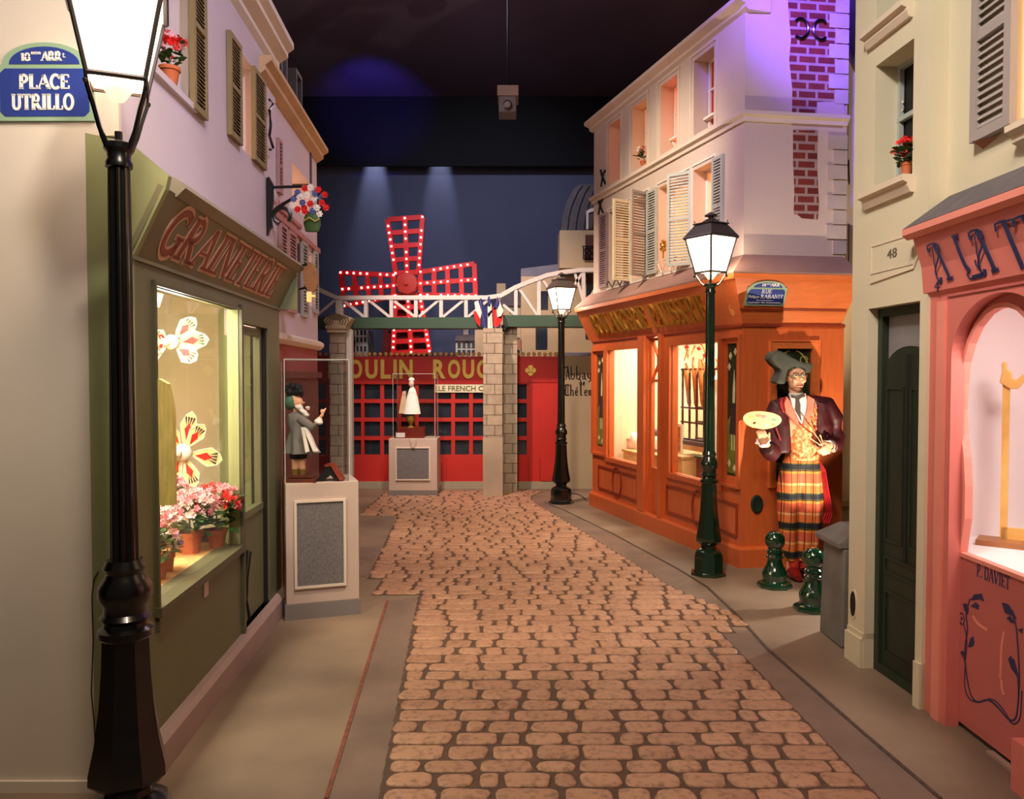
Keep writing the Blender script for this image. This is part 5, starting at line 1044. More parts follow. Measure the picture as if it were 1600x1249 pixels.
for i, w in enumerate(fl1):
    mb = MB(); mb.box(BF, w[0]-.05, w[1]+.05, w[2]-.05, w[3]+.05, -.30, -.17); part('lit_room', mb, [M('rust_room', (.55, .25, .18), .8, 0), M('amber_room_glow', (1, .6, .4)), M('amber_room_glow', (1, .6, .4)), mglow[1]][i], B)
    mb = MB(); mb.rect_frame(BF, w[0], w[1], w[2], w[3], .03, -.165, -.13); mb.rect_frame(BF, w[0]-.05, w[1]+.05, w[2]-.05, w[3]+.05, .015, 0, .01); part('window_frame', mb, m_white, B)
sh = m_greyshut; z0s, z1s = z01-.01, zt1+.01
for a, b, m_ in ((938, 950, M('mauve_shutter', (.62, .52, .52), .7, .05)), (1012, 1027, m_greyshut), (1113.5, 1130, m_greyshut)): shutter(BF, BF.u(a), BF.u(b), z0s, z1s, B, m_, .003, .028)
for hx, xt, m_ in ((984, 957, M('cream_shutter', (.86, .82, .70), .6, .04)), (1010, 985, M('taupe_shutter', (.66, .60, .56), .6, .04)), (1079, 1041, m_greyshut)):
    hw = BF.W(BF.u(hx), 0, .0); best = None
    for deg in range(20, 161, 2):
        d = BF.N*math.sin(math.radians(deg))-BF.U*math.cos(math.radians(deg)); e = hw+d*.25; px = 800+e.x/e.y*F_PX
        if best is None or abs(px-xt) < best[0]: best = (abs(px-xt), d)
    sf = Fr(hw, -best[1]); shutter(sf, -.25, -.0, z0s-.01, z1s, B, m_, -.012, .012, slat=.028)
# ironwork rails at the sills
mb = MB(); q = [BF.W(u_, z01+.02+.05*math.sin(i*1.6), .03) for i, u_ in enumerate([fl1[2][0]+(fl1[2][1]-fl1[2][0])*j/14 for j in range(15)])]; mb.tube(q, .006, 5); mb.tube([BF.W(fl1[2][0], z01+.09, .03), BF.W(fl1[2][1], z01+.09, .03)], .006, 5); part('sill_rail', mb, m_white, B)
mb = MB(); q = [BF.W(u_, z01-.0+.04*math.sin(i*1.6), .03) for i, u_ in enumerate([fl1[0][0]+(fl1[0][1]-fl1[0][0])*j/10 for j in range(11)])]; mb.tube(q, .007, 5); part('sill_rail', mb, m_blackmetal, B)
gp = BF.W(BF.u(1034, .06), BF.p(1034, 385, .06)[1], .05); mb = MB(); rnd = random.Random(9)
for i in range(7): an = i*2*PI/7; mb.tube([gp, gp+BF.U*(.055*math.cos(an))+V((0, 0, .06*math.sin(an)))], [.012, .018], 6)
mb.ball(gp, .028, 8); mb.tube([gp, gp+V((0, 0, -.12))], .008, 5); solo('gilt_flower_ornament', mb, m_gold, 'gilt flower ornament fixed between the middle grey shutters', 'ornament', gp, smooth=True)
# flower pot in the second upper window
w = ups[1]; potted('flower_pot', 'small pot of red and white flowers on an upper bakery house window', BF.W(w[0]+(w[1]-w[0])*.55, w[2]+.0, -.05), .04, .07, .09, .10, 26, .018, [m_red, m_whitep], seed=12, nl=30)
# anchors
for a, b in ((943, 277), (939, 321)):
    mb = MB(); c_ = BF.p(a, b); f2 = lambda u, v: BF.W(c_[0]+u, c_[1]+v, .012); mb.tube([f2(-.06, .10), f2(-.03, .03), f2(0, 0), f2(.04, -.05), f2(.09, -.10)], .012, 5); mb.tube([f2(-.05, -.10), f2(-.01, -.02), f2(.03, .04), f2(.08, .06)], .012, 5); part('wall_anchor', mb, m_blackmetal, B)
# gable brick patch, quoins, anchor
m_brk = brickmat('exposed_brick', (.58, .22, .16), (.48, .17, .13), (.74, .62, .56), .165, .072, .012, 'xz', .5)
gp4 = lambda pts: [GF.p(a, b) for a, b in pts]
mb = MB(); mb.plate(GF, gp4([(1229, -40), (1232, 20), (1236, 60), (1233, 95), (1238, 140), (1237, 196), (1316, 200), (1316, -40)]), 0, .006); part('exposed_brick', mb, m_brk, B)
mb = MB(); mb.plate(GF, gp4([(1239, 204), (1239, 250), (1241, 300), (1240, 334), (1248, 337), (1252, 341), (1277, 343), (1279, 320), (1276, 260), (1277, 204)]), 0, .006); part('exposed_brick', mb, m_brk, B)
mb = MB(); mb.plate(GF, gp4([(1276, 160), (1318, 160), (1318, 186), (1276, 184)]), .006, .009); part('plaster_patch', mb, m_up, B)
m_quo = M('quoin_stone', (.76, .70, .64), .85, .10, 4, .2)
zq_ = 2.62; i = 0; qm_ = None
while zq_ < 5.5:
    h = .125; L_ = .17 if i % 2 else .115
    mb = MB(); mb.box(GF, GLEN-L_, GLEN+.004, zq_, zq_+h-.012, -.05, .014)
    if not (zB-.13 < zq_ < zB+.06): part('quoin', mb, m_quo, B)
    zq_ += h; i += 1
mb = MB(); c_ = GF.p(1265, 47); k = .0053
for s_ in (-1, 1): mb.tube([GF.W(c_[0]+s_*(17*k-14*k*math.cos(x)*.9)*1, c_[1]+15*k*math.sin(x), .02) for x in [math.radians(-130+20*j) for j in range(14)]], .012, 6)
part('wall_anchor', mb, m_blackmetal, B, smooth=True)
# ---------------------------------------------------------------- pale house in the gap
FG = facing(7.75); t = thing('pale_gap_house', 'narrow pale house with slanting roof edge in the gap right of the orange bakery', 'building', FG.W(FG.p(1330, 587)[0], 0, -.1))
mb = MB(); ppoly(mb, FG, [(1308, 516), (1345, 516), (1345, 122), (1316, 62), (1308, 62)], -.3, 0); part('wall', mb, m_white, t)
mb = MB(); ppoly(mb, FG, [(1314, 60), (1316, 56), (1347, 116), (1345, 126)], -.35, .04); part('roof_edge', mb, m_slate, t)
mb = MB()
for q in ((1324.5, 285, 1325.5, 145), (1325, 515, 1326, 350)): pbox(mb, FG, *q, 0, .004)
ppoly(mb, FG, [(1325, 250), (1327, 250), (1328, 285), (1326, 290)], 0, .006)
part('shutter_line', mb, m_greydk, t)
mb = MB(); mb.box(FG, FG.p(1305, 0)[0], FG.p(1350, 0)[0], 0, FG.p(0, 516)[1], -.3, -.2); part('ground_floor_wall', mb, M('pale_green_white', (.80, .82, .72), .7, .05), t)
mb = MB(); pbox(mb, FG, 1316, 830, 1326, 614, -.2, -.12); part('green_board', mb, M('sage_board', (.46, .56, .42), .6, .05), t)
mb = MB(); pbox(mb, FG, 1328, 700, 1330, 590, -.2, -.10); part('dark_edge', mb, m_greydk, t)
mb = MB(); mb.tube([FG.W(*FG.p(a, b), -.05) for a, b in ((1328, 640), (1326, 590), (1329, 560), (1322, 530), (1318, 518))], [.05, .045, .04, .02, .012], 7); mb.tube([FG.W(*FG.p(a, b), -.05) for a, b in ((1329, 560), (1332, 540), (1336, 520))], [.03, .02, .012], 7); part('tree_column', mb, M('bark_grey', (.60, .52, .42), .85, .2, 14), t)
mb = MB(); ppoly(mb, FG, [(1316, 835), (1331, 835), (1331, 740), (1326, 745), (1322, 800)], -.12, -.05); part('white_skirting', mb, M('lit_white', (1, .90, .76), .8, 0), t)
light('POINT', 'gap_shop_lamp', FG.W(FG.p(1328, 600)[0], 1.3, .35), 14, (1, .86, .66), None, .05)

# ================================================================ cream house on the right
cu = lambda x: CF.u(x); B = thing('cream_house', 'cream plastered house with deep windows and dark green door on the right', 'building', CF.W(.4, 0, 0))
c0 = cu(1334); c1_ = cu(1447)
DO = (cu(1355.5), cu(1436), .0, CF.p(1355, 483)[1]); WI = (cu(1362), cu(1420.5), (CF.p(1362, 299)[1]+CF.p(1420, 278)[1])/2, (CF.p(1362, 108)[1]+CF.p(1420, 66)[1])/2); W3 = (cu(1362), cu(1415), CF.p(1362, 52)[1], 4.7)
DO = (DO[0], DO[1], 0, (DO[3]+CF.p(1440, 470)[1])/2)
m_cr = M('house_cream', (.83, .79, .68), .88, .06, 1.3, .15, fac=(.25, .75))
mb = MB(); mb.plate(CF, [(c0, 0), (DO[0], 0), (DO[0], DO[3]), (DO[1], DO[3]), (DO[1], 0), (c1_, 0), (c1_, 5.2), (c0, 5.2)], -.13, 0, [hole(WI), [(W3[0], W3[2]), (W3[1], W3[2]), (W3[1], 4.9), (W3[0], 4.9)]]); part('wall', mb, m_cr, B)
mb = MB(); mb.box(CF, c0-.03, c0, 0, 5.2, -.5, -.0); part('end_wall', mb, m_cr, B)
mb = MB(); mb.box(CF, c0-.03, DO[0]-.004, 0, .16, -.13, .02); mb.box(CF, c0-.02, DO[0], .16, .19, -.13, .01); part('plinth', mb, m_cr, B)
mb = MB(); mb.box(CF, DO[1]+.004, c1_, 0, .22, -.13, .012); part('plinth', mb, m_cr, B)
mb = MB(); c_ = CF.p(1333, 943); mb.lathe(CF.W(c_[0]+.01, c_[1], 0), [(.034, 0), (.034, .006), (.028, .006)], 24, ax=CF.N); o_ = part('vent_rim', mb, m_trim, B)
mb = MB(); mb.lathe(CF.W(c_[0]+.01, c_[1], 0), [(.028, .004), (.028, .009)], 24, ax=CF.N); o2_ = part('vent_hole', mb, m_dark, o_)
for q_ in (o_, o2_):
    for v_ in q_.data.vertices: w_ = v_.co+wloc(q_); w_.z = c_[1]+(w_.z-c_[1])*2.5; v_.co = w_-wloc(q_)
for w in (WI, (W3[0], W3[1], W3[2], 4.9)):
    mb = MB(); mb.box(CF, w[0]-.03, w[1]+.02, w[2]-.03, w[3]+.03, -.2, -.15); part('dark_room', mb, m_dark, B)
    mb = MB(); W_ = w[1]-w[0]; mb.rect_frame(CF, w[0]+.0, w[1]+.02, w[2], w[3], .022, -.145, -.12); zz = w[2]+(w[3]-w[2])*.55; mb.box(CF, w[0], w[1], zz, zz+.025, -.145, -.118); mb.box(CF, w[0]+W_*.62, w[0]+W_*.66, w[2], w[3], -.145, -.12); part('window_frame', mb, M('window_frame_grey', (.66, .68, .66), .5, 0), B)
    mb = MB(); mb.box(CF, w[0]+W_*.4, w[0]+W_*.52, w[2], w[3], -.149, -.147); part('curtain', mb, M('lace_curtain', (.72, .70, .66), .9, .1, 30), B)
    mb = MB(); mb.sweep(CF, [(0, w[2]-.085), (.02, w[2]-.085), (.035, w[2]-.055), (.035, w[2]-.04), (.06, w[2]-.03), (.06, w[2]), (-.12, w[2]), (-.12, w[2]-.01), (0, w[2]-.03)], w[0]-.065, w[1]+.02); part('window_sill', mb, m_trim, B)
# curl on the pane
mb = MB(); c_ = CF.p(1410, 167, -.14); mb.tube([CF.W(c_[0]+.02*math.cos(x), c_[1]+.028*math.sin(x), -.135) for x in [i*PI/6 for i in range(1, 12)]], .004, 5); part('pane_ornament', mb, m_white, B)
# address plaque
q = CF.box4([(1361, 380), (1427, 368), (1427, 412), (1361, 430)]); mb = MB(); mb.rect_frame(CF, *q, .010, 0, .004)
bl = [CF.p(a, b) for a, b in ((1357, 374), (1433, 357), (1437, 395), (1434, 404), (1429, 418), (1361, 442))]; ribbon(mb, CF, bl[2:]+[], .012, 0, .008)
part('number_plaque', mb, m_trim, B)
mb = MB(); btext(mb, CF, '48', cu(1384), cu(1399), CF.p(1390, 404)[1], CF.p(1390, 390)[1], 0, .003); part('house_number', mb, M('faded_number', (.42, .38, .30), .8, 0), B)
# green door
m_dg = M('door_dark_green', (.13, .16, .11), .5, .12, 4, .1, stretch=(5, 5, 1)); DT = thing('house_door', 'dark green panelled double door with arched top in the cream house', 'door', CF.W((DO[0]+DO[1])/2, 0, -.08))
mb = MB(); mb.rect_frame(CF, DO[0], DO[1], .0, DO[3], .045, -.10, -.055); part('door_frame', mb, M('door_frame_green', (.15, .19, .14), .5, .08), DT)
mb = MB(); du_, dv_ = DO[0]+.045, DO[1]-.045; cm = (du_+dv_)/2+.03; ra = (dv_-du_)/2+.04; zsp = CF.p(1405, 590, -.07)[1]
mb.plate(CF, [(du_, .045), (dv_, .045), (dv_, zsp)]+[(max(du_, min(dv_, cm+ra*math.cos(x))), zsp+.16*math.sin(x)) for x in [i*PI/14 for i in range(1, 14)]]+[(du_, zsp)], -.09, -.07); part('door_leaf', mb, m_dg, DT)
mb = MB(); mb.box(CF, du_, dv_, zsp-.05, DO[3]-.045, -.10, -.092); part('fanlight', mb, M('fanlight_grey', (.52, .50, .50), .4, .05), DT)
mb = MB(); mb.box(CF, cm-.010, cm+.012, .64, zsp+.12, -.07, -.06); part('meeting_strip', mb, m_greydk, DT)
for a, b, c_, d in ((du_+.03, cm-.03, .72, zsp-.05), (cm+.03, dv_-.02, .72, zsp-.05), (du_+.03, dv_-.03, .55, .64), (du_+.04, dv_-.03, .12, .46)): mb = MB(); mb.rect_frame(CF, a, b, c_, d, .012, -.07, -.062); part('door_moulding', mb, m_dg, DT)
potted('flower_pot', 'terracotta pot of red geraniums on the deep windowsill of the cream house', CF.W(cu(1410.5), WI[2], -.005), .028, .075, .07, .075, 14, .016, [m_red], seed=21, nl=60)
# stone block by the house corner
KB = thing('stone_block', 'weathered grey stone mounting block with sloped coping against the cream house corner', 'stone block', (1.98, 4.86, 0)); mb = MB(); bx0 = 1.925
mb.add([(bx0, 4.64, 0), (2.55, 4.64, 0), (2.55, 4.93, 0), (bx0, 4.97, 0), (bx0+.012, 4.64, .585), (2.55, 4.64, .585), (2.55, 4.92, .585), (bx0+.012, 4.95, .585)], [(0, 1, 2, 3), (4, 5, 6, 7), (0, 1, 5, 4), (1, 2, 6, 5), (2, 3, 7, 6), (3, 0, 4, 7)])
part('block', mb, m_stone, KB, bevel=.012)
mb = MB(); mb.add([(bx0-.02, 4.64, .585), (2.57, 4.64, .585), (2.57, 4.96, .585), (bx0-.02, 5.0, .585), (bx0-.02, 4.64, .62), (2.57, 4.64, .62), (2.57, 4.96, .62), (bx0-.02, 5.0, .62), (bx0+.10, 4.66, .70), (2.5, 4.66, .70), (2.5, 4.9, .70), (bx0+.10, 4.92, .70)], [(0, 1, 2, 3), (0, 1, 5, 4), (1, 2, 6, 5), (2, 3, 7, 6), (3, 0, 4, 7), (4, 5, 9, 8), (5, 6, 10, 9), (6, 7, 11, 10), (7, 4, 8, 11), (8, 9, 10, 11)])
part('coping', mb, m_stone, KB, bevel=.008)

# ================================================================ pink shop
m_pk = M('pink_paint', (.82, .46, .42), .55, .06, 2, .1); m_pk2 = M('light_pink_paint', (.90, .56, .50), .55, .05, 2); m_pkd = M('rose_panel_paint', (.74, .40, .38), .55, .05, 2)
m_navy = M('navy_lettering', (.16, .18, .34), .5, .05)
S = thing('pink_shop', 'pink shop front with arched window, navy lettering and painted vines at right edge', 'shop front', PF.W(.4, 0, 0)); pu = lambda x: PF.u(x)
p0 = PF.u(1447, .06); pE = 1.5; zfb = 1.99
cW = pu(1566, )
# outer wall with arch opening
op = .06; au = PF.u(1486, op); cc = PF.p(1560, 470, op); cx_ = cc[0]; rr_ = cx_-au; ztp = PF.p(1556, 458, op)[1]; zs2 = PF.p(1488, 560, op)[1]
arch = [(au, 0)]+[(au, zs2)]+[(cx_-rr_*math.cos(x), zs2+(ztp-zs2)*math.sin(x)) for x in [i*PI/24 for i in range(1, 24)]]+[(cx_+rr_, zs2), (cx_+rr_, 0)]
mb = MB(); mb.plate(PF, [(p0, 0)]+arch+[(pE, 0), (pE, zfb), (p0, zfb)], -.0, op); part('front_wall', mb, m_pk, S)
mb = MB(); mb.box(PF, PF.u(1466, op), PF.u(1478, op), 0, zfb-.05, op, op+.012); part('light_pilaster', mb, m_pk2, S)
# leaf with inner opening
left = [PF.p(a, b, .0) for a, b in ((1501, 866), (1507, 810), (1508, 760), (1506, 715), (1502, 680), (1500, 640), (1502, 600), (1506, 565), (1514, 535), (1526, 508), (1542, 488), (1556, 479), (1566, 477))]
cI = left[-1][0]; inner = left[:-1]+[(cI, left[-1][1])]+[(2*cI-a, b) for a, b in reversed(left[:-1])]
zbot = left[0][1]; inner = [(a, max(b, zbot)) for a, b in inner]
mb = MB(); uL = PF.u(1483, 0); mb.plate(PF, [(uL, .025), (cI*2-uL, .025), (cI*2-uL, ztp+.02), (uL, ztp+.02)], -.03, 0, [inner]); LFp = part('door_leaf', mb, m_pkd, S)
mb = MB(); mb.box(PF, PF.u(1481, -.0), PF.u(1482.3, .0), .0, PF.p(1482, 908)[1], -.02, .002); part('lit_door_gap', mb, M('gap_light', (1, .92, .85), .8, 0, emit=1.3), S)
mb = MB(); mb.box(PF, PF.u(1540, .06), cI*2-uL, .0, .012, .0, .03); part('threshold_strip', mb, M('steel_strip', (.6, .5, .45), .4, 0), S)
mb = MB(); ribbon(mb, PF, inner+[inner[0]], .02, -.03, .006); part('opening_rim', mb, m_pk2, LFp)
mb = MB(); mb.box(PF, PF.u(1591, op+.05), pE, 0, .20, op, op+.05); part('near_pilaster', mb, m_pk, S)
# vines
def vine(mb, pts, w=.006, fr=PF, o=.0): 
    q = [fr.p(a, b, o) for a, b in pts]; s_ = []
    for i in range(len(q)-1):
        p0_, p1_, p2_, p3_ = q[max(i-1, 0)], q[i], q[i+1], q[min(i+2, len(q)-1)]
        for j in range(5):
            t_ = j/5; s_.append(tuple(.5*((2*p1_[k])+(-p0_[k]+p2_[k])*t_+(2*p0_[k]-5*p1_[k]+4*p2_[k]-p3_[k])*t_*t_+(-p0_[k]+3*p1_[k]-3*p2_[k]+p3_[k])*t_**3) for k in (0, 1)))
    s_.append(q[-1]); ribbon(mb, fr, s_, w, o, o+.002)
def leafp(mb, pts, o=0): ppoly(mb, PF, pts, o, o+.0025)
mb = MB()
vine(mb, [(1516, 936), (1510, 960), (1512, 985), (1508, 1015), (1510, 1050), (1517, 1085), (1528, 1097), (1545, 1094), (1560, 1106), (1575, 1123), (1585, 1125), (1590, 1110), (1593, 1060), (1590, 1000), (1586, 970), (1575, 945)], .007)
vine(mb, [(1506, 975), (1511, 1000), (1509, 1030)], .005); vine(mb, [(1503, 1024), (1508, 1035), (1508, 1075), (1516, 1093), (1526, 1097)], .005); vine(mb, [(1545, 1092), (1556, 1096), (1570, 1112), (1582, 1131), (1594, 1122), (1597, 1080)], .005); vine(mb, [(1584, 1030), (1591, 1060), (1592, 1090)], .007)
leafp(mb, [(1516, 938), (1522, 929), (1533, 928), (1537, 940), (1530, 936), (1522, 938)]); leafp(mb, [(1516, 948), (1524, 941), (1529, 946), (1528, 953), (1522, 949)]); leafp(mb, [(1504, 944), (1509, 943), (1513, 950), (1512, 960), (1507, 955)])
leafp(mb, [(1512, 1012), (1516, 998), (1520, 995), (1522, 1006), (1518, 1011)]); leafp(mb, [(1500, 1020), (1504, 1017), (1508, 1026), (1503, 1023)]); leafp(mb, [(1565, 942), (1574, 944), (1582, 955), (1588, 968), (1580, 962), (1570, 958)]); leafp(mb, [(1572, 966), (1578, 963), (1586, 974), (1580, 973)]); leafp(mb, [(1575, 1030), (1579, 1025), (1587, 1045), (1590, 1058), (1580, 1045)]); leafp(mb, [(1590, 984), (1597, 982), (1597, 990)])
c_ = PF.p(1503, 967); ribbon(mb, PF, [(c_[0]+.02*math.cos(x), c_[1]+.026*math.sin(x)) for x in [i*PI/8 for i in range(17)]], .005, 0, .002); mb.plate(PF, [(c_[0]+.006*math.cos(x), c_[1]+.008*math.sin(x)) for x in [i*PI/4 for i in range(8)]], 0, .002)
part('painted_vine', mb, m_navy, LFp)
mb = MB(); vine(mb, [(1494, 560), (1493, 600), (1492, 650), (1494, 700), (1496, 730), (1495, 780), (1491, 820)], .005); vine(mb, [(1496, 700), (1499, 680)], .004); vine(mb, [(1497, 545), (1499, 525), (1507, 510)], .004); vine(mb, [(1497, 545), (1496, 560)], .005)
leafp(mb, [(1492, 527), (1497, 512), (1500, 525), (1497, 533)]); leafp(mb, [(1500, 528), (1505, 519), (1509, 524), (1503, 529)]); leafp(mb, [(1491, 548), (1495, 541), (1498, 548), (1495, 553)]); leafp(mb, [(1493, 740), (1498, 737), (1499, 746), (1495, 747)]); leafp(mb, [(1490, 835), (1491, 820), (1494, 838), (1492, 850)]); leafp(mb, [(1497, 775), (1501, 772), (1500, 785)])
c_ = PF.p(1510.5, 500); ribbon(mb, PF, [(c_[0]+.018*math.cos(x), c_[1]+.026*math.sin(x)) for x in [i*PI/8 for i in range(17)]], .005, 0, .002); part('painted_vine', mb, m_navy, LFp)
mb = MB(); k_ = [PF.p(a, b) for a, b in ((1526, 905), (1578, 929))]; zA = [PF.p(1528, 902)[1], PF.p(1528, 890)[1]]
letters(mb, PF, 'P. DAVIET', k_[0][0], k_[1][0], (PF.p(1527, 905)[1]+PF.p(1577, 917)[1])/2, (PF.p(1527, 886)[1]+PF.p(1577, 896)[1])/2, .15, 0, .002, serif=.3); part('name_lettering', mb, m_navy, LFp)
mb = MB(); vine(mb, [(1520, 963), (1528, 975), (1543, 985)], .012); vine(mb, [(1569, 988), (1565, 1015), (1564, 1045), (1563, 1060)], .012); vine(mb, [(1565, 1062), (1566, 1078), (1569, 1087)], .014); part('pale_pink_stroke', mb, m_pk2, LFp)  # flat light pink strokes on the leaf
# slanted sign board, cornice, slate roof
zft = 2.275; OP = .14; mb = MB(); mb.sweep(PF, [(.0, zfb-.02), (op, zfb-.02), (op+.02, zfb), (.09, zfb+.12), (OP, zft), (.0, zft)], p0-.0, pE, -.0, 0); part('sign_board', mb, m_pk, S)
mb = MB(); mb.sweep(PF, [(.0, zft), (OP+.005, zft-.03), (OP+.03, zft-.01), (OP+.03, zft+.02), (.0, zft+.02)], p0-.03, pE); part('cornice', mb, m_pk2, S)
mb = MB(); za, u_ = zft+.022, p0-.03; e = OP+.03; mb.add([PF.W(u_, za, e), PF.W(pE, za, e), PF.W(pE, za, -.02), PF.W(u_, za, -.02), PF.W(u_+.13, za+.13, .02), PF.W(pE, za+.13, .02), PF.W(pE, za+.13, -.02), PF.W(u_+.13, za+.13, -.02)], [(0, 1, 2, 3), (0, 1, 5, 4), (1, 2, 6, 5), (2, 3, 7, 6), (3, 0, 4, 7), (4, 5, 6, 7)]); part('slate_roof', mb, m_slate, S)
PS = Fr(PF.W(0, zfb, op+.02), PF.U, PF.N*(OP-op-.02)+V((0, 0, zft-zfb)))
def lp(mb, pts, w=.02): 
    q = [PS.p(a, b, .002) for a, b in pts]; ribbon(mb, PS, q, w*.9, .0, .003)
def ltrA(mb, x, y, s, w=.021):
    T_ = lambda pts: [(x+a*s, y+b*s) for a, b in pts]
    lp(mb, T_([(12, 0), (20, 12), (28, 30), (38, 52), (44, 66), (47, 72)]), w); lp(mb, T_([(40, 72), (52, 68)]), w*.7)
    lp(mb, T_([(0, 12), (-1, 4), (5, 0), (14, -2), (22, 2), (24, 14), (22, 28), (18, 42), (16, 56), (20, 70), (26, 78)]), w*.42); lp(mb, T_([(0, 12), (5, 13)]), w*.8); lp(mb, T_([(27, 68), (28, 76), (24, 79)]), w*.9); lp(mb, T_([(10, 10), (14, 40), (20, 70)]), w*.25)
mb = MB(); ltrA(mb, 1449, 382, .76); ltrA(mb, 1514, 361, .88, .025)
lp(mb, [(1491, 372), (1498, 392), (1508, 415), (1515, 424)], .022); lp(mb, [(1487, 371), (1496, 367)], .014); lp(mb, [(1513, 424), (1511, 430), (1516, 436), (1534, 431), (1532, 422), (1525, 414), (1523, 406)], .008); lp(mb, [(1519, 434), (1534, 430)], .022)
lp(mb, [(1567, 345), (1578, 372), (1590, 400), (1598, 420)], .026); lp(mb, [(1556, 362), (1554, 351), (1562, 347), (1575, 345), (1582, 343), (1583, 355)], .012)
lp(mb, [(1586, 352), (1584, 343), (1592, 339), (1606, 336)], .012); lp(mb, [(1598, 336), (1610, 365), (1625, 400)], .028)
part('sign_lettering', mb, m_navy, S); mb = MB(); lp(mb, [(1465, 441), (1460, 449), (1468, 449)], .006); lp(mb, [(1465, 441), (1465, 456)], .006); lp(mb, [(1463, 456), (1467, 456)], .005); part('house_number', mb, m_navy, S)
mb = MB(); mb.sweep(PF, [(op, zfb-.035), (op+.008, zfb-.035), (op+.008, zfb-.025), (op, zfb-.025)], PF.u(1480, op), pE); part('panel_line', mb, m_pkd, S)
# pale interior with gilt easel
I = S; m_lav = M('lavender_white', (.90, .86, .86), .85, .04, 1)
mb = MB(); mb.box(PF, -.3, 1.6, .4, 2.2, -.62, -.60); mb.box(PF, -.3, -.28, .4, 2.2, -.6, -.03); mb.box(PF, 1.58, 1.6, .4, 2.2, -.6, -.03); part('lining_panel', mb, m_lav, I); mb = MB(); mb.box(PF, -.28, 1.58, zbot-.04, zbot-.01, -.6, -.03); part('display_floor', mb, m_lav, I)
mb = MB(); mb.box(PF, -.28, 1.58, 2.18, 2.2, -.6, -.03); part('ceiling_panel', mb, m_lav, I)
light('AREA', 'pink_window_lamp', PF.W(.7, 2.12, -.3), 10, (1, .90, .84), PF.W(.7, 0, -.3), .4, size_y=.4)
ef = Fr(PF.W(PF.u(1571, -.35), 0, -.35), (.8, -.6, 0)); t = thing('gilt_frame_stand', 'gilt picture frame stand with carved leaf finial inside the pink shop window', 'stand', ef.W(0, zbot, 0)); m_gl = M('gilt_paint', (.86, .68, .38), .45, .1, 10)
mb = MB(); P = lambda a, b: ef.p(a, b); a, b = P(1562, 845), P(1578, 600); mb.box(ef, a[0], b[0], a[1], b[1], -.02, 0); a, b = P(1564, 848), P(1640, 838); mb.box(ef, a[0], b[0], min(a[1], b[1])-.0, max(a[1], b[1])+.02, -.02, 0); part('frame', mb, m_gl, t)
mb = MB(); mb.plate(ef, [P(*q) for q in ((1562, 598), (1566, 580), (1565, 570), (1568, 565), (1572, 566), (1573, 575), (1580, 582), (1581, 590), (1588, 594), (1600, 584), (1606, 590), (1590, 608), (1578, 608))], -.03, .01); part('finial', mb, m_gl, t, bevel=.004)
t = thing('display_console', 'brown carved console shelf with yellow flowers at the bottom of pink shop window', 'console', ef.W(0, zbot, .02)); a, b = P(1528, 859), P(1640, 850); m_brn = M('console_brown', (.62, .42, .26), .5, .1, 6)
mb = MB(); mb.box(ef, a[0], b[0], a[1], b[1], -.05, .1); part('top', mb, m_brn, t); mb = MB(); a, b = P(1544, 880), P(1640, 859); mb.box(ef, a[0], b[0], zbot-.01, b[1], -.04, .06); part('apron', mb, m_brn, t)
mb = MB(); [mb.ball(ef.W(P(x_, y_)[0], P(x_, y_)[1], .1), .02, 8) for x_, y_ in ((1549, 876), (1556, 880), (1575, 870), (1571, 875))]; part('yellow_flowers', mb, m_yel, t)
# upper wall above pink shop with big grey shutter and lit window
UW = Fr(PF.W(0, 0, -.01), PF.U); B = thing('upper_cream_facade', 'cream upper facade above the pink shop with one large louvred shutter and lit window', 'building', UW.W(.6, 2.4, 0))
s0, s1 = UW.u(1513, .03), UW.u(1575, .03); zs0 = UW.p(1513, 228, .03)[1]; wl = (UW.u(1580), UW.u(1580)+.5, UW.p(1590, 196)[1], 3.6)
mb = MB(); mb.plate(UW, [(p0-.03, 2.28), (pE, 2.28), (pE, 5.2), (p0-.03, 5.2)], -.16, 0, [hole(wl)]); part('wall', mb, m_cr, B)
mb = MB(); n_ = 8; r_ = .12; vs = [UW.W(p0+.02-r_*math.sin(t_*PI/2/n_)*.6, z_, -.10+r_*math.cos(t_*PI/2/n_)) for z_ in (2.3, 5.2) for t_ in range(n_+1)]; mb.add(vs, [(i, i+1, n_+2+i, n_+1+i) for i in range(n_)]); part('rounded_corner', mb, m_cr, B, smooth=80)
shutter(UW, s0, s1, zs0, 3.5, B, M('lilac_grey_shutter', (.62, .58, .56), .6, .04), .015, .045, rail=.035, slat=.034, mid=True)
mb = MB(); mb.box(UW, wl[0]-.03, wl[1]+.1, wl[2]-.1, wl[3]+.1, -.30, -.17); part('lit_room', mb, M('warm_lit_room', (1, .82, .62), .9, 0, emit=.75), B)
mb = MB(); mb.sweep(UW, [(-.1, wl[2]-.02), (.08, wl[2]-.02), (.08, wl[2]-.045), (.05, wl[2]-.06), (.05, wl[2]-.085), (.0, wl[2]-.11), (-.1, wl[2]-.11)], UW.u(1562, .08), pE); part('window_sill', mb, m_trim, B)
mb = MB(); mb.add([UW.W(UW.u(1530), UW.p(1530, 236)[1], 0), UW.W(UW.u(1530), UW.p(1530, 224)[1], 0), UW.W(UW.u(1556), UW.p(1556, 214)[1], 0), UW.W(UW.u(1530), UW.p(1530, 224)[1], .05)], [(0, 1, 2), (0, 1, 3), (1, 2, 3), (0, 2, 3)]); part('shutter_stop', mb, M('stop_wood', (.62, .40, .30), .6, 0), B)
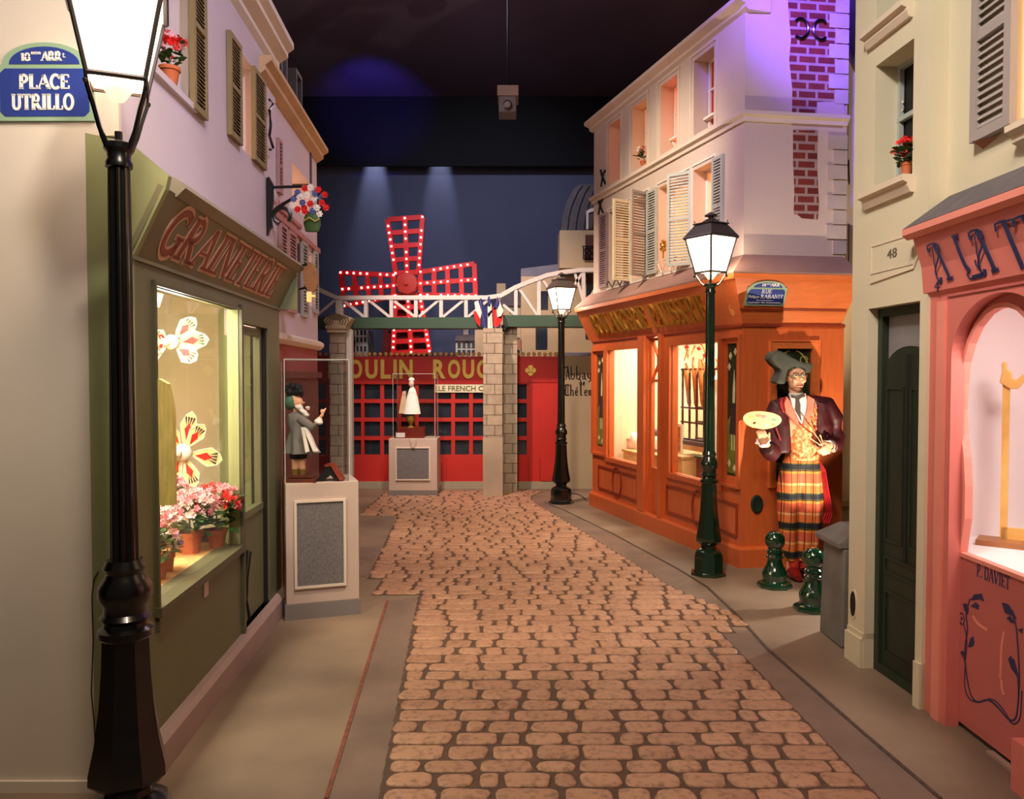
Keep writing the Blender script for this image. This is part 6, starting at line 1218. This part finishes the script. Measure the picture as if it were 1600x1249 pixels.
# ================================================================ bollards
m_bol = M('bollard_green', (.06, .20, .12), .12, .15, 6, spec=.8, coat=.8)
def bollard(loc, label):
    mb = MB(); pr = [(.118, 0), (.118, .018), (.112, .03), (.095, .04), (.088, .055), (.09, .07), (.094, .09), (.092, .11), (.078, .14), (.062, .17), (.055, .20), (.054, .215), (.064, .225), (.064, .238), (.056, .245), (.056, .255), (.062, .262), (.060, .276), (.05, .285), (.052, .295)]
    pr += [(.075*math.cos(t), .355+.075*math.sin(t)) for t in [math.radians(a) for a in range(-48, 91, 9)]]
    t = thing('bollard', label, 'bollard', loc, 'green bollards by the mannequin'); mb.lathe(V(loc), pr[3:], 28); part('body', mb, m_bol, t, smooth=30)
    mb = MB(); mb.lathe(V(loc), [(.13, 0), (.13, .02), (.118, .034), (.10, .042), (.08, .045)], 8, rot=.4); part('base_plate', mb, m_bol, t); return t
bollard((1.99, 6.02, 0), 'dark green bollard with ball top standing left of the mannequin legs')
bollard((2.055, 5.42, 0), 'nearer green bollard partly hidden by the grey stone block')
# ================================================================ the painter mannequin
MF = facing(6.29)
def mp(px, py, o=0): return MF.W(*MF.p(px, py, o), o)
m_skin = M('mannequin_skin', (.92, .70, .56), .45, .05, 8); m_vel = M('maroon_velvet', (.24, .035, .07), .55, .2, 9, spec=.5); m_beret = M('grey_felt', (.30, .31, .28), .9, .15, 8)
m_shirt = M('shirt_white', (.92, .90, .86), .7, .03, 10); m_tie = M('tie_grey', (.30, .26, .26), .6, .1, 10); m_broc = M('orange_brocade', (.86, .42, .20), .55, 0, 42, col2=(.92, .68, .50), fac=(.42, .58), detail=3); m_pinkl = M('pink_lapel', (.90, .48, .40), .6, .12, 20); m_redc = M('red_cloth', (.74, .14, .16), .75, .2, 10)
feet = ground(1248, 903)
P_ = thing('person', 'life-size painter mannequin with grey beret, maroon velvet jacket and plaid trousers before the orange gable', 'mannequin', (mp(1247, 700).x, 6.29, 0))
mb = MB(); hc = mp(1243, 589, .0); hc.y += .0
Rz = Matrix.Rotation(math.radians(0), 3, 'Z')
mb.ball(hc+V((0, .01, .012)), (.074, .092, .105), 20); mb.ball(hc+V((.0, -.018, -.055)), (.056, .068, .062), 16); mb.ball(hc+V((.002, -.05, -.092)), (.030, .03, .024), 12)
mb.tube([hc+V((.003, -.078, .022)), hc+V((.004, -.102, -.010)), hc+V((.004, -.112, -.024))], [.009, .014, .017], 8); mb.ball(hc+V((-.03, -.075, -.03)), (.022, .02, .02), 8); mb.ball(hc+V((.036, -.075, -.03)), (.022, .02, .02), 8)
mb.ball(hc+V((.003, -.082, -.062)), (.026, .012, .007), 10); mb.ball(hc+V((.003, -.080, -.074)), (.02, .012, .007), 10)
for s_ in (-1, 1): mb.ball(hc+V((.076*s_, .015, -.015)), (.012, .022, .032), 10)
neck = mp(1245, 622); mb.tube([hc+V((0, .02, -.06)), neck, mp(1247, 640)], [.05, .05, .07], 12)
mb.ball(mp(1250, 665), (.15, .10, .20), 16); mb.ball(mp(1252, 715), (.125, .09, .10), 14)
S1, E1, R1 = mp(1212, 640), mp(1207, 703, .02), mp(1193, 692, .15); S2, E2, R2 = mp(1290, 638), mp(1309, 686, .0), mp(1296, 697, .13)
mb.tube([mp(1235, 632), S1, E1, R1], [.06, .055, .04, .027], 10); mb.tube([mp(1265, 632), S2, E2, R2], [.06, .055, .04, .027], 10)
for (kx, ax_, fx) in ((1241, 1236, 1235), (1265, 1259, 1258)):
    mb.tube([mp(kx, 725), mp(1232 if kx < 1250 else 1267, 790), mp(ax_, 878), mp(ax_, 893)], [.06, .05, .036, .04], 10); f0 = mp(ax_, 893); mb.ball(V((f0.x, f0.y-.05, .045)), (.04, .10, .04), 12)
def hand(w, d, up, side, curl, thumb_dir, L=.085):
    """w wrist, d palm direction, up back of the hand, side towards the index finger"""
    d, up, side = d.normalized(), up.normalized(), side.normalized()
    for i in range(4): mb.tube([w, w+d*.04+side*(.026-.017*i), w+d*.078+side*(.030-.019*i)], [.018, .014, .0105], 8)
    for i, ln_ in enumerate((.88, 1, .94, .76)):
        p = w+d*.078+side*(.030-.019*i); pts = [p]; a = 0
        for seg, rr in ((.032, 0), (.024, 0), (.018, 0)): a += curl*(1+.12*i); q = d*math.cos(a)-up*math.sin(a); pts.append(pts[-1]+q*seg*ln_)
        mb.tube(pts, [.0100, .0090, .0082, .0070], 8); mb.ball(pts[-1], .007, 6)
    p = w+d*.02+side*.022; tp = [p, p+(d*.35+side*.8).normalized()*.028, p+(d*.35+side*.8).normalized()*.028+thumb_dir.normalized()*.03, p+(d*.35+side*.8).normalized()*.028+thumb_dir.normalized()*.052]; mb.tube(tp, [.014, .0105, .0095, .0075], 8)
hw1 = R1; hand(hw1, mp(1190, 678, .17)-hw1, V((0, -1, .2)), V((1, 0, .1)), .55, V((-.1, -.4, .9)))
hw2 = R2; hand(hw2, mp(1291, 702, .16)-hw2+V((-.0, -.01, -.0)), V((.5, -.8, .3)), V((-.6, -.2, .75)), .62, V((-.9, -.4, -.2)))
body = melt('body', mb, m_skin, P_, .0055, 2)
m_eye = M('eye_white', (.93, .92, .88), .25, 0); m_iris = M('iris_dark', (.12, .10, .10), .2, 0); m_lip = M('lip_red', (.62, .20, .16), .4, 0); m_hair = M('hair_dark', (.10, .06, .05), .7, .2, 20)
for s_ in (-1, 1):
    e = hc+V((.030*s_+.002, -.074, .010)); mb = MB(); mb.ball(e, (.015, .012, .011), 12); ey = part('eye', mb, m_eye, body, smooth=True); mb = MB(); mb.ball(e+V((.002, -.0085, -.001)), (.006, .005, .006), 10); part('iris', mb, m_iris, body, smooth=True)
    mb = MB(); mb.tube([e+V((-.02, -.008, .016)), e+V((0, -.014, .024)), e+V((.02, -.008, .017))], .0035, 6); part('eyebrow', mb, m_hair, body)
mb = MB(); mb.tube([hc+V((-.026, -.080, -.064)), hc+V((-.010, -.093, -.070)), hc+V((.004, -.095, -.070)), hc+V((.018, -.093, -.069)), hc+V((.032, -.079, -.061))], [.002, .0042, .0046, .0042, .002], 6); part('mouth', mb, m_lip, body)
mb = MB(); mb.ball(hc+V((-.060, .045, -.045)), (.03, .05, .055), 12); mb.ball(hc+V((.058, .055, -.035)), (.02, .04, .045), 12); part('hair', mb, m_hair, P_, smooth=True)
mb = MB()
for s_ in (-1, 1):
    e = hc+V((.031*s_+.002, -.098, .010)); mb.tube([e+V((.023*math.cos(x), 0, .021*math.sin(x))) for x in [i*PI/8 for i in range(17)]], .0022, 5)
mb.tube([hc+V((-.008, -.1, .012)), hc+V((.012, -.1, .012))], .002, 5)
for s_ in (-1, 1): mb.tube([hc+V((.055*s_, -.098, .012)), hc+V((.075*s_, .01, .008))], .002, 5)
part('spectacles', mb, M('wire_gold', (.62, .50, .30), .3, 0, metal=.8), P_)
# beret
mb = MB(); ppoly(mb, MF, [(1205, 561), (1208, 552), (1217, 547), (1227, 551), (1236, 557), (1246, 562), (1256, 567), (1264, 566), (1271, 570), (1270, 577), (1266, 584), (1261, 582), (1257, 575), (1249, 572), (1240, 573), (1232, 578), (1229, 588), (1228, 601), (1220, 600), (1213, 598), (1218, 588), (1222, 578), (1213, 571)], -.10, .085)
mb.ball(hc+V((0, .03, .07)), (.09, .10, .06), 14); melt('beret', mb, m_beret, P_, .009, 14)
# vest, shirt, ties
mb = MB(); vc = mp(1251, 668); rings = [(1251, 620, .07), (1251, 628, .115), (1252, 645, .13), (1252, 672, .135), (1253, 700, .125), (1253, 718, .125)]
vs = []; n = 24
for px, py, r in rings:
    c = mp(px, py); vs += [c+V((r*math.cos(2*PI*i/n), r*.80*math.sin(2*PI*i/n), 0)) for i in range(n)]
mb.add(vs, [(j*n+i, j*n+(i+1) % n, (j+1)*n+(i+1) % n, (j+1)*n+i) for j in range(5) for i in range(n)]+[tuple(range(n)), tuple(5*n+i for i in range(n))])
for a in range(9): c = mp(1240+4.6*a, 714+3*math.sin(a*.4), .088); mb.ball(c, (.018, .015, .022), 8)
vest = part('waistcoat', mb, m_broc, P_, smooth=60)
mb = MB(); mb.lathe(mp(1245, 621, 0), [(.056, -.03), (.062, 0), (.060, .03), (.055, .035)], 20); ppoly(mb, MF, [(1234, 616), (1259, 615), (1261, 628), (1259, 650), (1253, 664), (1246, 652), (1238, 634)], .075, .112); part('shirt', mb, m_shirt, P_, bevel=.004)
mb = MB(); ppoly(mb, MF, [(1236, 617), (1243, 619), (1248, 618), (1257, 614), (1259, 620), (1252, 622), (1249, 625), (1251, 632), (1251, 645), (1253, 660), (1249, 652), (1243, 642), (1244, 628), (1244, 623), (1237, 622)], .112, .124); part('necktie', mb, m_tie, P_, bevel=.003)
mb = MB(); ppoly(mb, MF, [(1230, 620), (1226, 632), (1228, 645), (1240, 658), (1250, 668), (1247, 655), (1240, 640), (1235, 628)], .08, .122); ppoly(mb, MF, [(1262, 618), (1273, 624), (1270, 645), (1262, 660), (1254, 668), (1256, 655), (1261, 640)], .08, .120)
part('lapels', mb, m_pinkl, P_, bevel=.004)
# jacket
mb = MB()
mb.tube([mp(1238, 628, -.01), mp(1214, 637, -.01), mp(1206, 660, -.01), mp(1207, 695, .0), mp(1205, 708, .04), mp(1197, 700, .11)], [.055, .076, .076, .078, .074, .058], 14)
mb.tube([mp(1262, 627, -.01), mp(1290, 634, -.01), mp(1303, 656, -.01), mp(1307, 682, .0), mp(1305, 694, .04), mp(1298, 698, .09)], [.055, .08, .078, .07, .066, .055], 14)
mb.tube([mp(1222, 632, .01), mp(1222, 665, .02), mp(1222, 708, .02)], [.06, .068, .066], 12, sq=1.1); mb.tube([mp(1281, 630, .01), mp(1283, 665, .025), mp(1281, 698, .02)], [.065, .08, .07], 12, sq=1.1)
mb.ball(mp(1251, 662, -.06), (.17, .09, .24), 16)
jk = melt('jacket', mb, m_vel, P_, .011, 4)
mb = MB(); [mb.ball(mp(1275.5, y_, .104), (.009, .006, .009), 8) for y_ in (637, 653, 670)]; part('jacket_buttons', mb, M('button_pink', (.80, .42, .42), .4, 0), jk)
mb = MB(); ppoly(mb, MF, [(1221, 622), (1218, 632), (1223, 644), (1226, 646), (1226, 634), (1229, 621)], .06, .098); ppoly(mb, MF, [(1211, 669), (1214, 668), (1221, 688), (1219, 690)], .085, .1); part('jacket_collar', mb, M('maroon_facing', (.55, .14, .18), .6, .1), jk, bevel=.003)
# lace cuffs
for w, d, nm in ((R1, mp(1190, 684, .17), 0), (R2, mp(1293, 700, .15), 1)):
    ax = (d-w).normalized(); mb = MB(); q = ax.to_track_quat('Z', 'Y'); vs = []; n = 28
    for j, (r, z) in enumerate(((.038, -.02), (.046, .0), (.056, .018), (.056, .02), (.034, .0))):
        for i in range(n): rr = r*(1+(.13 if j in (2, 3) else 0)*math.sin(i*PI/2)); vs.append(w+q @ V((rr*math.cos(2*PI*i/n), rr*math.sin(2*PI*i/n), z)))
    mb.add(vs, [(j*n+i, j*n+(i+1) % n, (j+1)*n+(i+1) % n, (j+1)*n+i) for j in range(4) for i in range(n)]); part('lace_cuff', mb, m_shirt, P_, smooth=True)
# trousers with woven plaid
m_plaid = bpy.data.materials.new('plaid_wool'); m_plaid.use_nodes = True; nt = m_plaid.node_tree; b = nt.nodes['Principled BSDF']; b.inputs['Roughness'].default_value = .8
tc = nt.nodes.new('ShaderNodeTexCoord'); sp = nt.nodes.new('ShaderNodeSeparateXYZ'); nt.links.new(tc.outputs['Object'], sp.inputs[0])
def band(sock, period, stops, off=0.0):
    a = nt.nodes.new('ShaderNodeMath'); a.operation = 'MULTIPLY_ADD'; a.inputs[1].default_value = 1/period; a.inputs[2].default_value = off; nt.links.new(sock, a.inputs[0])
    f = nt.nodes.new('ShaderNodeMath'); f.operation = 'FRACT'; nt.links.new(a.outputs[0], f.inputs[0])
    r = nt.nodes.new('ShaderNodeValToRGB'); r.color_ramp.interpolation = 'CONSTANT'; e = r.color_ramp.elements
    while len(e) < len(stops): e.new(1)
    for i, (p, c) in enumerate(stops): e[i].position = p; e[i].color = lin(c)
    nt.links.new(f.outputs[0], r.inputs[0]); return r.outputs[0]
zb_ = mp(1247, 774).z; PER = .232
hz = band(sp.outputs[2], PER, [(0, (.84, .44, .22)), (.22, (.88, .66, .44)), (.30, (.78, .36, .24)), (.62, (.86, .52, .22)), (.70, (.12, .13, .12)), (.73, (.34, .32, .12)), (.76, (.08, .10, .15)), (.93, (.30, .30, .12)), (.97, (.86, .48, .22))], (1-zb_/PER+.85) % 1)
vx = band(sp.outputs[0], .115, [(0, (1, 1, 1)), (.16, (.50, .44, .34)), (.24, (1, 1, .9)), (.50, (1, .86, .72)), (.64, (.22, .20, .19)), (.70, (1, .95, .8)), (.78, (.60, .62, .42)), (.84, (1, 1, 1))], .3)
mxn = nt.nodes.new('ShaderNodeMix'); mxn.data_type = 'RGBA'; mxn.blend_type = 'MULTIPLY'; mxn.inputs[0].default_value = .9; nt.links.new(hz, mxn.inputs[6]); nt.links.new(vx, mxn.inputs[7]); nt.links.new(mxn.outputs[2], b.inputs['Base Color'])
mb = MB()
mb.tube([mp(1243, 712), mp(1236, 735), mp(1231, 775), mp(1232, 810), mp(1235, 850), mp(1238, 876)], [.075, .088, .088, .083, .068, .05], 18, up=(0, 1, 0)); mb.tube([mp(1262, 712), mp(1264, 735), mp(1266, 775), mp(1266, 810), mp(1263, 850), mp(1259, 878)], [.08, .092, .102, .098, .078, .057], 18, up=(0, 1, 0)); mb.ball(mp(1253, 722), (.125, .095, .06), 14); mb.tube([mp(1249, 715, -.05), mp(1248, 790, -.05), mp(1248, 850, -.04)], [.06, .06, .04], 12)
tr = melt('trousers', mb, m_plaid, P_, .010, 2, at=(0, 0, 0))
for v in tr.data.vertices:   # loose pleats
    a = v.co; a.y += .010*math.sin(a.x*62+a.z*3)*min(1, max(0, (1.05-a.z)*3))
mb = MB()
for ax_, pts in ((1239, 1), (1260, 1)): mb.tube([mp(ax_, 872), mp(ax_, 890), mp(ax_, 897)], [.047, .05, .05], 12)
part('stockings', mb, M('red_plaid_sock', (.72, .20, .13), .8, .35, 16), P_, smooth=True)
for ax_, mm, nm in ((1238, M('shoe_red', (.52, .10, .08), .35, .1), 'red shoe'), (1259, M('shoe_dark', (.12, .09, .07), .35, .2, 20), 'dark shoe')):
    f0 = mp(ax_, 890); mb = MB(); mb.tube([V((f0.x, f0.y+.05, .05)), V((f0.x, f0.y-.02, .055)), V((f0.x-.005, f0.y-.10, .042)), V((f0.x-.008, f0.y-.165, .035))], [.045, .05, .045, .028], 12, sq=.85); mb.ball(V((f0.x, f0.y+.03, .04)), (.045, .05, .04), 10); part('shoe', mb, mm, P_, smooth=True, label=nm)
mb = MB(); n = 9; pts = [(1277, 716), (1287, 735), (1291, 770), (1296, 800), (1290, 816)]; vs = []
for j, (a, b_) in enumerate(pts):
    for i in range(n): w_ = (3+5*j*.5)*(i/(n-1)-.5)*2; vs.append(mp(a+w_*.6, b_+(3 if i % 2 else 0), .03+.018*(i % 2)))
mb.add(vs, [(j*n+i, j*n+i+1, (j+1)*n+i+1, (j+1)*n+i) for j in range(4) for i in range(n-1)])
o_ = part('hanging_sash', mb, m_redc, P_); md = o_.modifiers.new('s', 'SOLIDIFY'); md.thickness = .012
# palette and brushes, held
pc = mp(1191, 656, .22); U_ = V((.97, -.05, -.10)).normalized(); Z_ = V((.10, -.45, .80)).normalized(); pfm = Fr(pc, U_, Z_)
out = [(.142*math.cos(x)*(1 if math.cos(x) > 0 else 1.02), .078*math.sin(x)+.006*math.cos(2*x)) for x in [2*PI*i/32 for i in range(32)]]; out = [q for q in out if not (-.04 < q[0] < .0 and q[1] < -.05)]
mb = MB(); mb.plate(pfm, out, -.004, .004, [[(-.05+.012*math.cos(x), -.035+.012*math.sin(x)) for x in [2*PI*i/12 for i in range(12)]]])
t = thing('artist_palette', 'pale oval painter palette with pastel paint dabs held by the mannequin', 'palette', pc); part('board', mb, M('palette_cream', (.93, .84, .60), .4, .04, 12), t)
for i, (u, v, r, c_) in enumerate(((-.09, .02, .02, (.95, .75, .45)), (-.04, .035, .022, (.95, .60, .45)), (.0, .03, .022, (.90, .55, .55)), (.05, .0, .03, (.62, .80, .60)), (.085, .01, .02, (.45, .65, .55)), (.04, -.04, .018, (.60, .72, .78)), (.09, -.03, .015, (.85, .60, .40)))):
    mb = MB(); mb.plate(pfm, [(u+r*math.cos(x)*(1+.2*math.sin(3*x)), v+r*.7*math.sin(x)) for x in [2*PI*j/14 for j in range(14)]], .004, .006); part('paint_dab', mb, M('paint_%d' % i, c_, .4, 0), t)
hx = mp(1289, 701, .17)
for i, (a, b_) in enumerate(((1264, 665), (1263, 683), (1281, 679))):
    tip = mp(a, b_, .20); t = thing('paintbrush', ['longest pale paintbrush fanning up left from the mannequin hand', 'paintbrush pointing lowest left from the mannequin hand', 'short upright paintbrush in the mannequin hand'][i], 'paintbrush', hx, 'paintbrushes in the mannequin hand')
    mb = MB(); d = (tip-hx); mb.tube([hx-d*.12, hx+d*.8], [.003, .0045], 6); part('handle', mb, M('brush_handle', (.72, .58, .40), .4, .1), t); mb = MB(); mb.tube([hx+d*.8, hx+d*.9, tip], [.0055, .008, .002], 8); part('bristles', mb, M('bristle_tan', (.82, .70, .52), .7, .1), t)
# ================================================================ display pedestals and cases
m_ped = M('pedestal_mauve_grey', (.74, .67, .62), .5, .03, 3); m_pann = M('pedestal_panel_grey', (.42, .41, .41), .85, .22, 90); m_pbase = M('pedestal_base_grey', (.48, .46, .45), .6, .03)
m_rod = M('case_edge', (.75, .78, .74), .15, 0, spec=.8)
def pedestal(fr, w, dep, h, pan, label, keystone=False, group='display pedestals on the street', bh=.10):
    t = thing('display_pedestal', label, 'pedestal', fr.W(w/2, 0, -dep/2)); mb = MB(); mb.box(fr, .01, w-.01, bh, h, -dep+.01, -.01); part('body', mb, m_ped, t, bevel=.004)
    mb = MB(); mb.box(fr, 0, w, 0, bh, -dep, 0); part('base', mb, m_pbase, t)
    a, b, c, d = pan; mb = MB(); mb.box(fr, a+.01, b-.01, c+.01, d-.01, -.012, -.002); part('front_panel', mb, m_pann, t); mb = MB(); mb.rect_frame(fr, a, b, c, d, .016, -.012, .008); part('panel_frame', mb, M('panel_bead', (.84, .79, .73), .5, 0), t)
    if keystone: mb = MB(); mb.plate(fr, [(w/2-.02, d-.01), (w/2+.03, d-.01), (w/2+.05, h-.01), (w/2-.035, h-.01)], -.01, .02); part('keystone', mb, m_ped, t)
    return t
def glasscase(fr, u0, u1, z0, z1, o0, o1, label):
    t = thing('glass_case', label, 'display case', fr.W((u0+u1)/2, z0, (o0+o1)/2)); th = .004
    for a in ((u0, u1, z0, z1, o1-th, o1), (u0, u1, z0, z1, o0, o0+th), (u0, u0+th, z0, z1, o0, o1), (u1-th, u1, z0, z1, o0, o1), (u0, u1, z1-th, z1, o0, o1)): mb = MB(); mb.box(fr, *a); part('glass_pane', mb, GL, t)
    mb = MB(); e = .0045
    for u in (u0, u1):
        for o in (o0, o1): mb.box(fr, u-e/2, u+e/2, z0, z1, o-e/2, o+e/2)
    for o in (o0, o1): mb.box(fr, u0, u1, z1-e, z1, o-e/2, o+e/2)
    for u in (u0, u1): mb.box(fr, u-e/2, u+e/2, z1-e, z1, o0, o1)
    part('case_edges', mb, m_rod, t); return t
q = ground(443, 971); yw = math.radians(19); PD = Fr((q.x+.01, q.y, 0), (math.cos(yw), math.sin(yw), 0)); w = PD.u(562); h1 = PD.p(443, 757)[1]
q4 = PD.box4([(459, 784), (541, 778), (540, 913), (461, 923)])
pedestal(PD, w, .42, h1, q4, 'mauve grey display pedestal with dark grey panel beside the green shop door')
cu1 = PD.u(546); glasscase(PD, .01, cu1, h1, PD.p(500, 561)[1], -.38, -.03, 'tall glass case holding the dressed doll on the near pedestal')
DF = Fr(PD.W(0, 0, -.19), (1, 0, 0)); dp = lambda a, b, o=0: DF.W(*DF.p(a, b, o), o); dz = h1
D0 = thing('automaton_doll', 'small automaton doll in grey coat dress, green bonnet and black feathered hat inside glass case', 'doll', dp(468, 750))
m_gc = M('doll_grey_coat', (.46, .44, .42), .8, .1, 14); m_gold2 = M('doll_gold_boot', (.62, .50, .22), .4, .2, 14, metal=.4); m_bk = M('doll_black', (.05, .05, .05), .7, .1)
mb = MB(); mb.ball(dp(457, 628), (.042, .045, .050), 14); mb.ball(dp(467, 629), (.028, .034, .036), 12); mb.ball(dp(475.5, 629), (.008, .007, .006), 8); mb.tube([dp(463, 640), dp(464, 652)], .022, 10); mb.ball(dp(466, 666), (.055, .05, .07), 12)
mb.tube([dp(469, 655, .03), dp(489, 668, .05), dp(504, 648, .06)], [.022, .018, .012], 8)
for i in range(4): mb.tube([dp(504, 648, .06), dp(508-1.4*i, 641+.6*i, .065), dp(510-1.6*i, 637+1*i, .06)], [.008, .005, .0035], 6)
mb.tube([dp(504, 648, .06), dp(501, 643, .07), dp(502, 639, .07)], [.008, .005, .004], 6)
mb.tube([dp(462, 690), dp(461, 737)], [.035, .02], 8); mb.tube([dp(471, 690), dp(473, 737)], [.035, .02], 8)
bd_ = melt('body', mb, m_skin, D0, .005, 1)
mb = MB(); mb.ball(dp(454.5, 628.5), (.047, .052, .054), 14); part('bonnet', mb, M('doll_green_bonnet', (.28, .42, .32), .6, .15, 12), D0, smooth=True)
mb = MB(); [mb.ball(dp(x_, y_, o_), r_, 8) for x_, y_, o_, r_ in ((449, 608, 0, .030), (457, 604, .02, .030), (466, 607, 0, .032), (470, 613, .01, .022), (452, 613, .03, .026), (461, 612, .0, .036), (471, 618, 0, .014))]; melt('feathered_hat', mb, m_bk, D0, .006, 2)
mb = MB(); rnd = random.Random(2); [mb.ball(dp(465+i*1.6, 634+i*1.6+rnd.uniform(-2, 2), .02), (.018, .03, .016), 8) for i in range(10)]; mb.ball(dp(481, 637, .01), (.018, .02, .010), 8); melt('white_neck_frill', mb, m_shirt, D0, .005, 1)
mb = MB(); mb.ball(dp(482, 640, .035), (.012, .008, .005), 8); part('pink_flower', mb, m_pink, D0)
vs = []; n = 28; mb = MB()
for px, py, r, rip in ((464, 643, .022, 0), (463, 648, .058, 0), (464, 660, .066, 0), (467, 673, .058, 0), (468, 680, .07, .1), (470, 695, .085, .16), (472, 708, .104, .2), (472, 708.5, .095, .2), (468, 680, .03, 0)):
    c = dp(px, py); vs += [c+V((r*(1+rip*math.sin(i*2*PI*6/n))*math.cos(2*PI*i/n), .85*r*(1+rip*math.sin(i*2*PI*6/n))*math.sin(2*PI*i/n), 0)) for i in range(n)]
mb.add(vs, [(j*n+i, j*n+(i+1) % n, (j+1)*n+(i+1) % n, (j+1)*n+i) for j in range(8) for i in range(n)]); mb.tube([dp(468, 654, .03), dp(489, 669, .05), dp(497, 660, .055)], [.034, .028, .02], 10)
ct = part('coat_dress', mb, m_gc, D0, smooth=50)
mb = MB(); ppoly(mb, DF, [(474, 668), (480, 672), (486, 684), (492, 700), (496, 706), (489, 706), (484, 694), (478, 680)], .05, .10); ppoly(mb, DF, [(470, 668), (474, 668), (483, 706), (477, 708)], .085, .105); mb.lathe(dp(498, 659, .056), [(.026, -.012), (.03, 0), (.012, .03)], 12, ax=(.35, -.1, .9)); part('white_lining', mb, m_shirt, ct, bevel=.002)
mb = MB(); mb.tube([dp(462, 704), dp(461.5, 717)], [.042, .036], 12); mb.tube([dp(471, 704), dp(472, 717)], [.042, .036], 12); part('black_breeches', mb, m_bk, D0, smooth=True)
mb = MB()
for x_ in (461.5, 473.5): mb.tube([dp(x_, 733), dp(x_, 743)], [.027, .022], 10); mb.ball(dp(x_+2.5, 744.5), (.034, .022, .014), 10)
part('gold_boots', mb, m_gold2, D0, smooth=True)
mb = MB(); a = DF.p(449, 751)[0]; b = DF.p(499, 751)[0]; mb.box(DF, a, b, dz, dz+.022, -.11, .11); ppoly(mb, DF, [(451, 747), (452, 744), (482, 744), (487, 747)], -.08, .08); part('stand', mb, M('doll_stand_brown', (.36, .16, .10), .5, .1), D0)
# picture frame seen from behind
t = thing('easel_frame', 'small red wooden photo frame seen from behind on the near pedestal', 'photo frame', dp(518, 752)); mb = MB()
pa = [(506, 727), (519, 725.5), (535, 751), (531, 752), (517, 729), (508, 730)]; ppoly(mb, DF, pa, -.05, .05); part('frame', mb, M('frame_red_brown', (.52, .18, .12), .5, .1), t); mb = MB(); ppoly(mb, DF, [(508, 731), (517, 729), (530, 752), (524, 752), (516, 742), (504, 752), (497, 751), (499, 744)], -.04, .04); part('back_stand', mb, m_bk, t)
# far pedestal with the white clown automaton
PF2 = facing(10.55); x0, x1 = PF2.p(606, 700)[0], PF2.p(684, 700)[0]; F2 = Fr((x0, 10.55, 0), (1, 0, 0)); w = x1-x0; h2 = F2.p(640, 686)[1]; q4 = F2.box4([(618, 699), (672, 699), (672, 751), (618, 751)])
pedestal(F2, w, .5, h2, q4, 'low grey display pedestal standing before the red cabaret windows', True, bh=.075)
gu0, gu1 = F2.u(613), F2.u(679); glasscase(F2, gu0, gu1, h2, F2.p(640, 584)[1], -.45, -.05, 'glass case with the white gowned figure in front of the red cabaret')
mb = MB(); mb.box(F2, gu0-.01, gu1+.01, F2.p(640, 587)[1], F2.p(640, 583)[1], -.46, -.03)
G = Fr(F2.W(0, 0, -.25), (1, 0, 0)); gp_ = lambda a, b, o=0: G.W(*G.p(a, b, o), o); k = G.O.y/F_PX
t = thing('white_gown_automaton', 'small automaton figure in a glowing white cone gown on a red brown box', 'figurine', gp_(642, 686)); a, b = G.p(622, 685), G.p(664, 668)
mb = MB(); mb.box(G, a[0], b[0], h2, b[1], -.12, .12); part('base_box', mb, M('box_red_brown', (.42, .14, .10), .4, .1), t)
mb = MB(); mb.box(G, G.p(617, 0)[0], G.p(634, 0)[0], h2, G.p(0, 674)[1], .13, .15); pb = part('placard', mb, M('placard_red', (.50, .12, .10), .5, 0), t); mb = MB(); mb.box(G, G.p(618.5, 0)[0], G.p(632.5, 0)[0], h2+.012, G.p(0, 675)[1]-.002, .15, .155); part('card', mb, M('card_white', (.85, .85, .84), .6, 0), pb)
mb = MB(); c = gp_(642, 668); mb.lathe(V((c.x, c.y, G.p(0, 668)[1])), [(.05, 0), (.02, .02), (.03, .05), (.05, .08), (.06, .12), (.05, .16)], 14); part('gilt_foot', mb, m_gold2, t, smooth=True)
m_gown = M('gown_white', (.97, .95, .92), .7, .02)
c = V((c.x, c.y, 0)); z = lambda y_: G.p(642, y_)[1]
mb = MB(); mb.lathe(c+V((.02, 0, 0)), [(13.5*k, z(647)), (13.2*k, z(646)), (9*k, z(622)), (5*k, z(609)), (2.5*k, z(605)), (2*k, z(603))], 28, sq=.7); part('gown', mb, m_gown, t, smooth=50)
mb = MB(); mb.ball(c+V((.01, 0, z(600))), (4.2*k, 4.5*k, 6.5*k), 14); mb.tube([c+V((.01, 0, z(606))), c+V((.01, 0, z(602)))], 2*k, 8); mb.ball(c+V((.012, -4.2*k, z(600.5))), .008, 6); part('head', mb, M('clown_face', (.88, .80, .74), .5, .05), t, smooth=True)
mb = MB(); mb.ball(c+V((.01, .01, z(594))), (5*k, 5*k, 4*k), 12); part('white_cap', mb, m_gown, t, smooth=True)
mb = MB(); ppoly(mb, G, [(629, 612), (634, 611), (634.5, 647), (623, 646)], -.05, .02); part('sleeve', mb, M('sleeve_cream', (.80, .70, .58), .7, .05), t)
light('SPOT', 'case_spot', (G.W(0, 0, 0).x+.35, 9.2, 3.9), 60, (1, .92, .82), gp_(642, 630), .04, 9, .5)
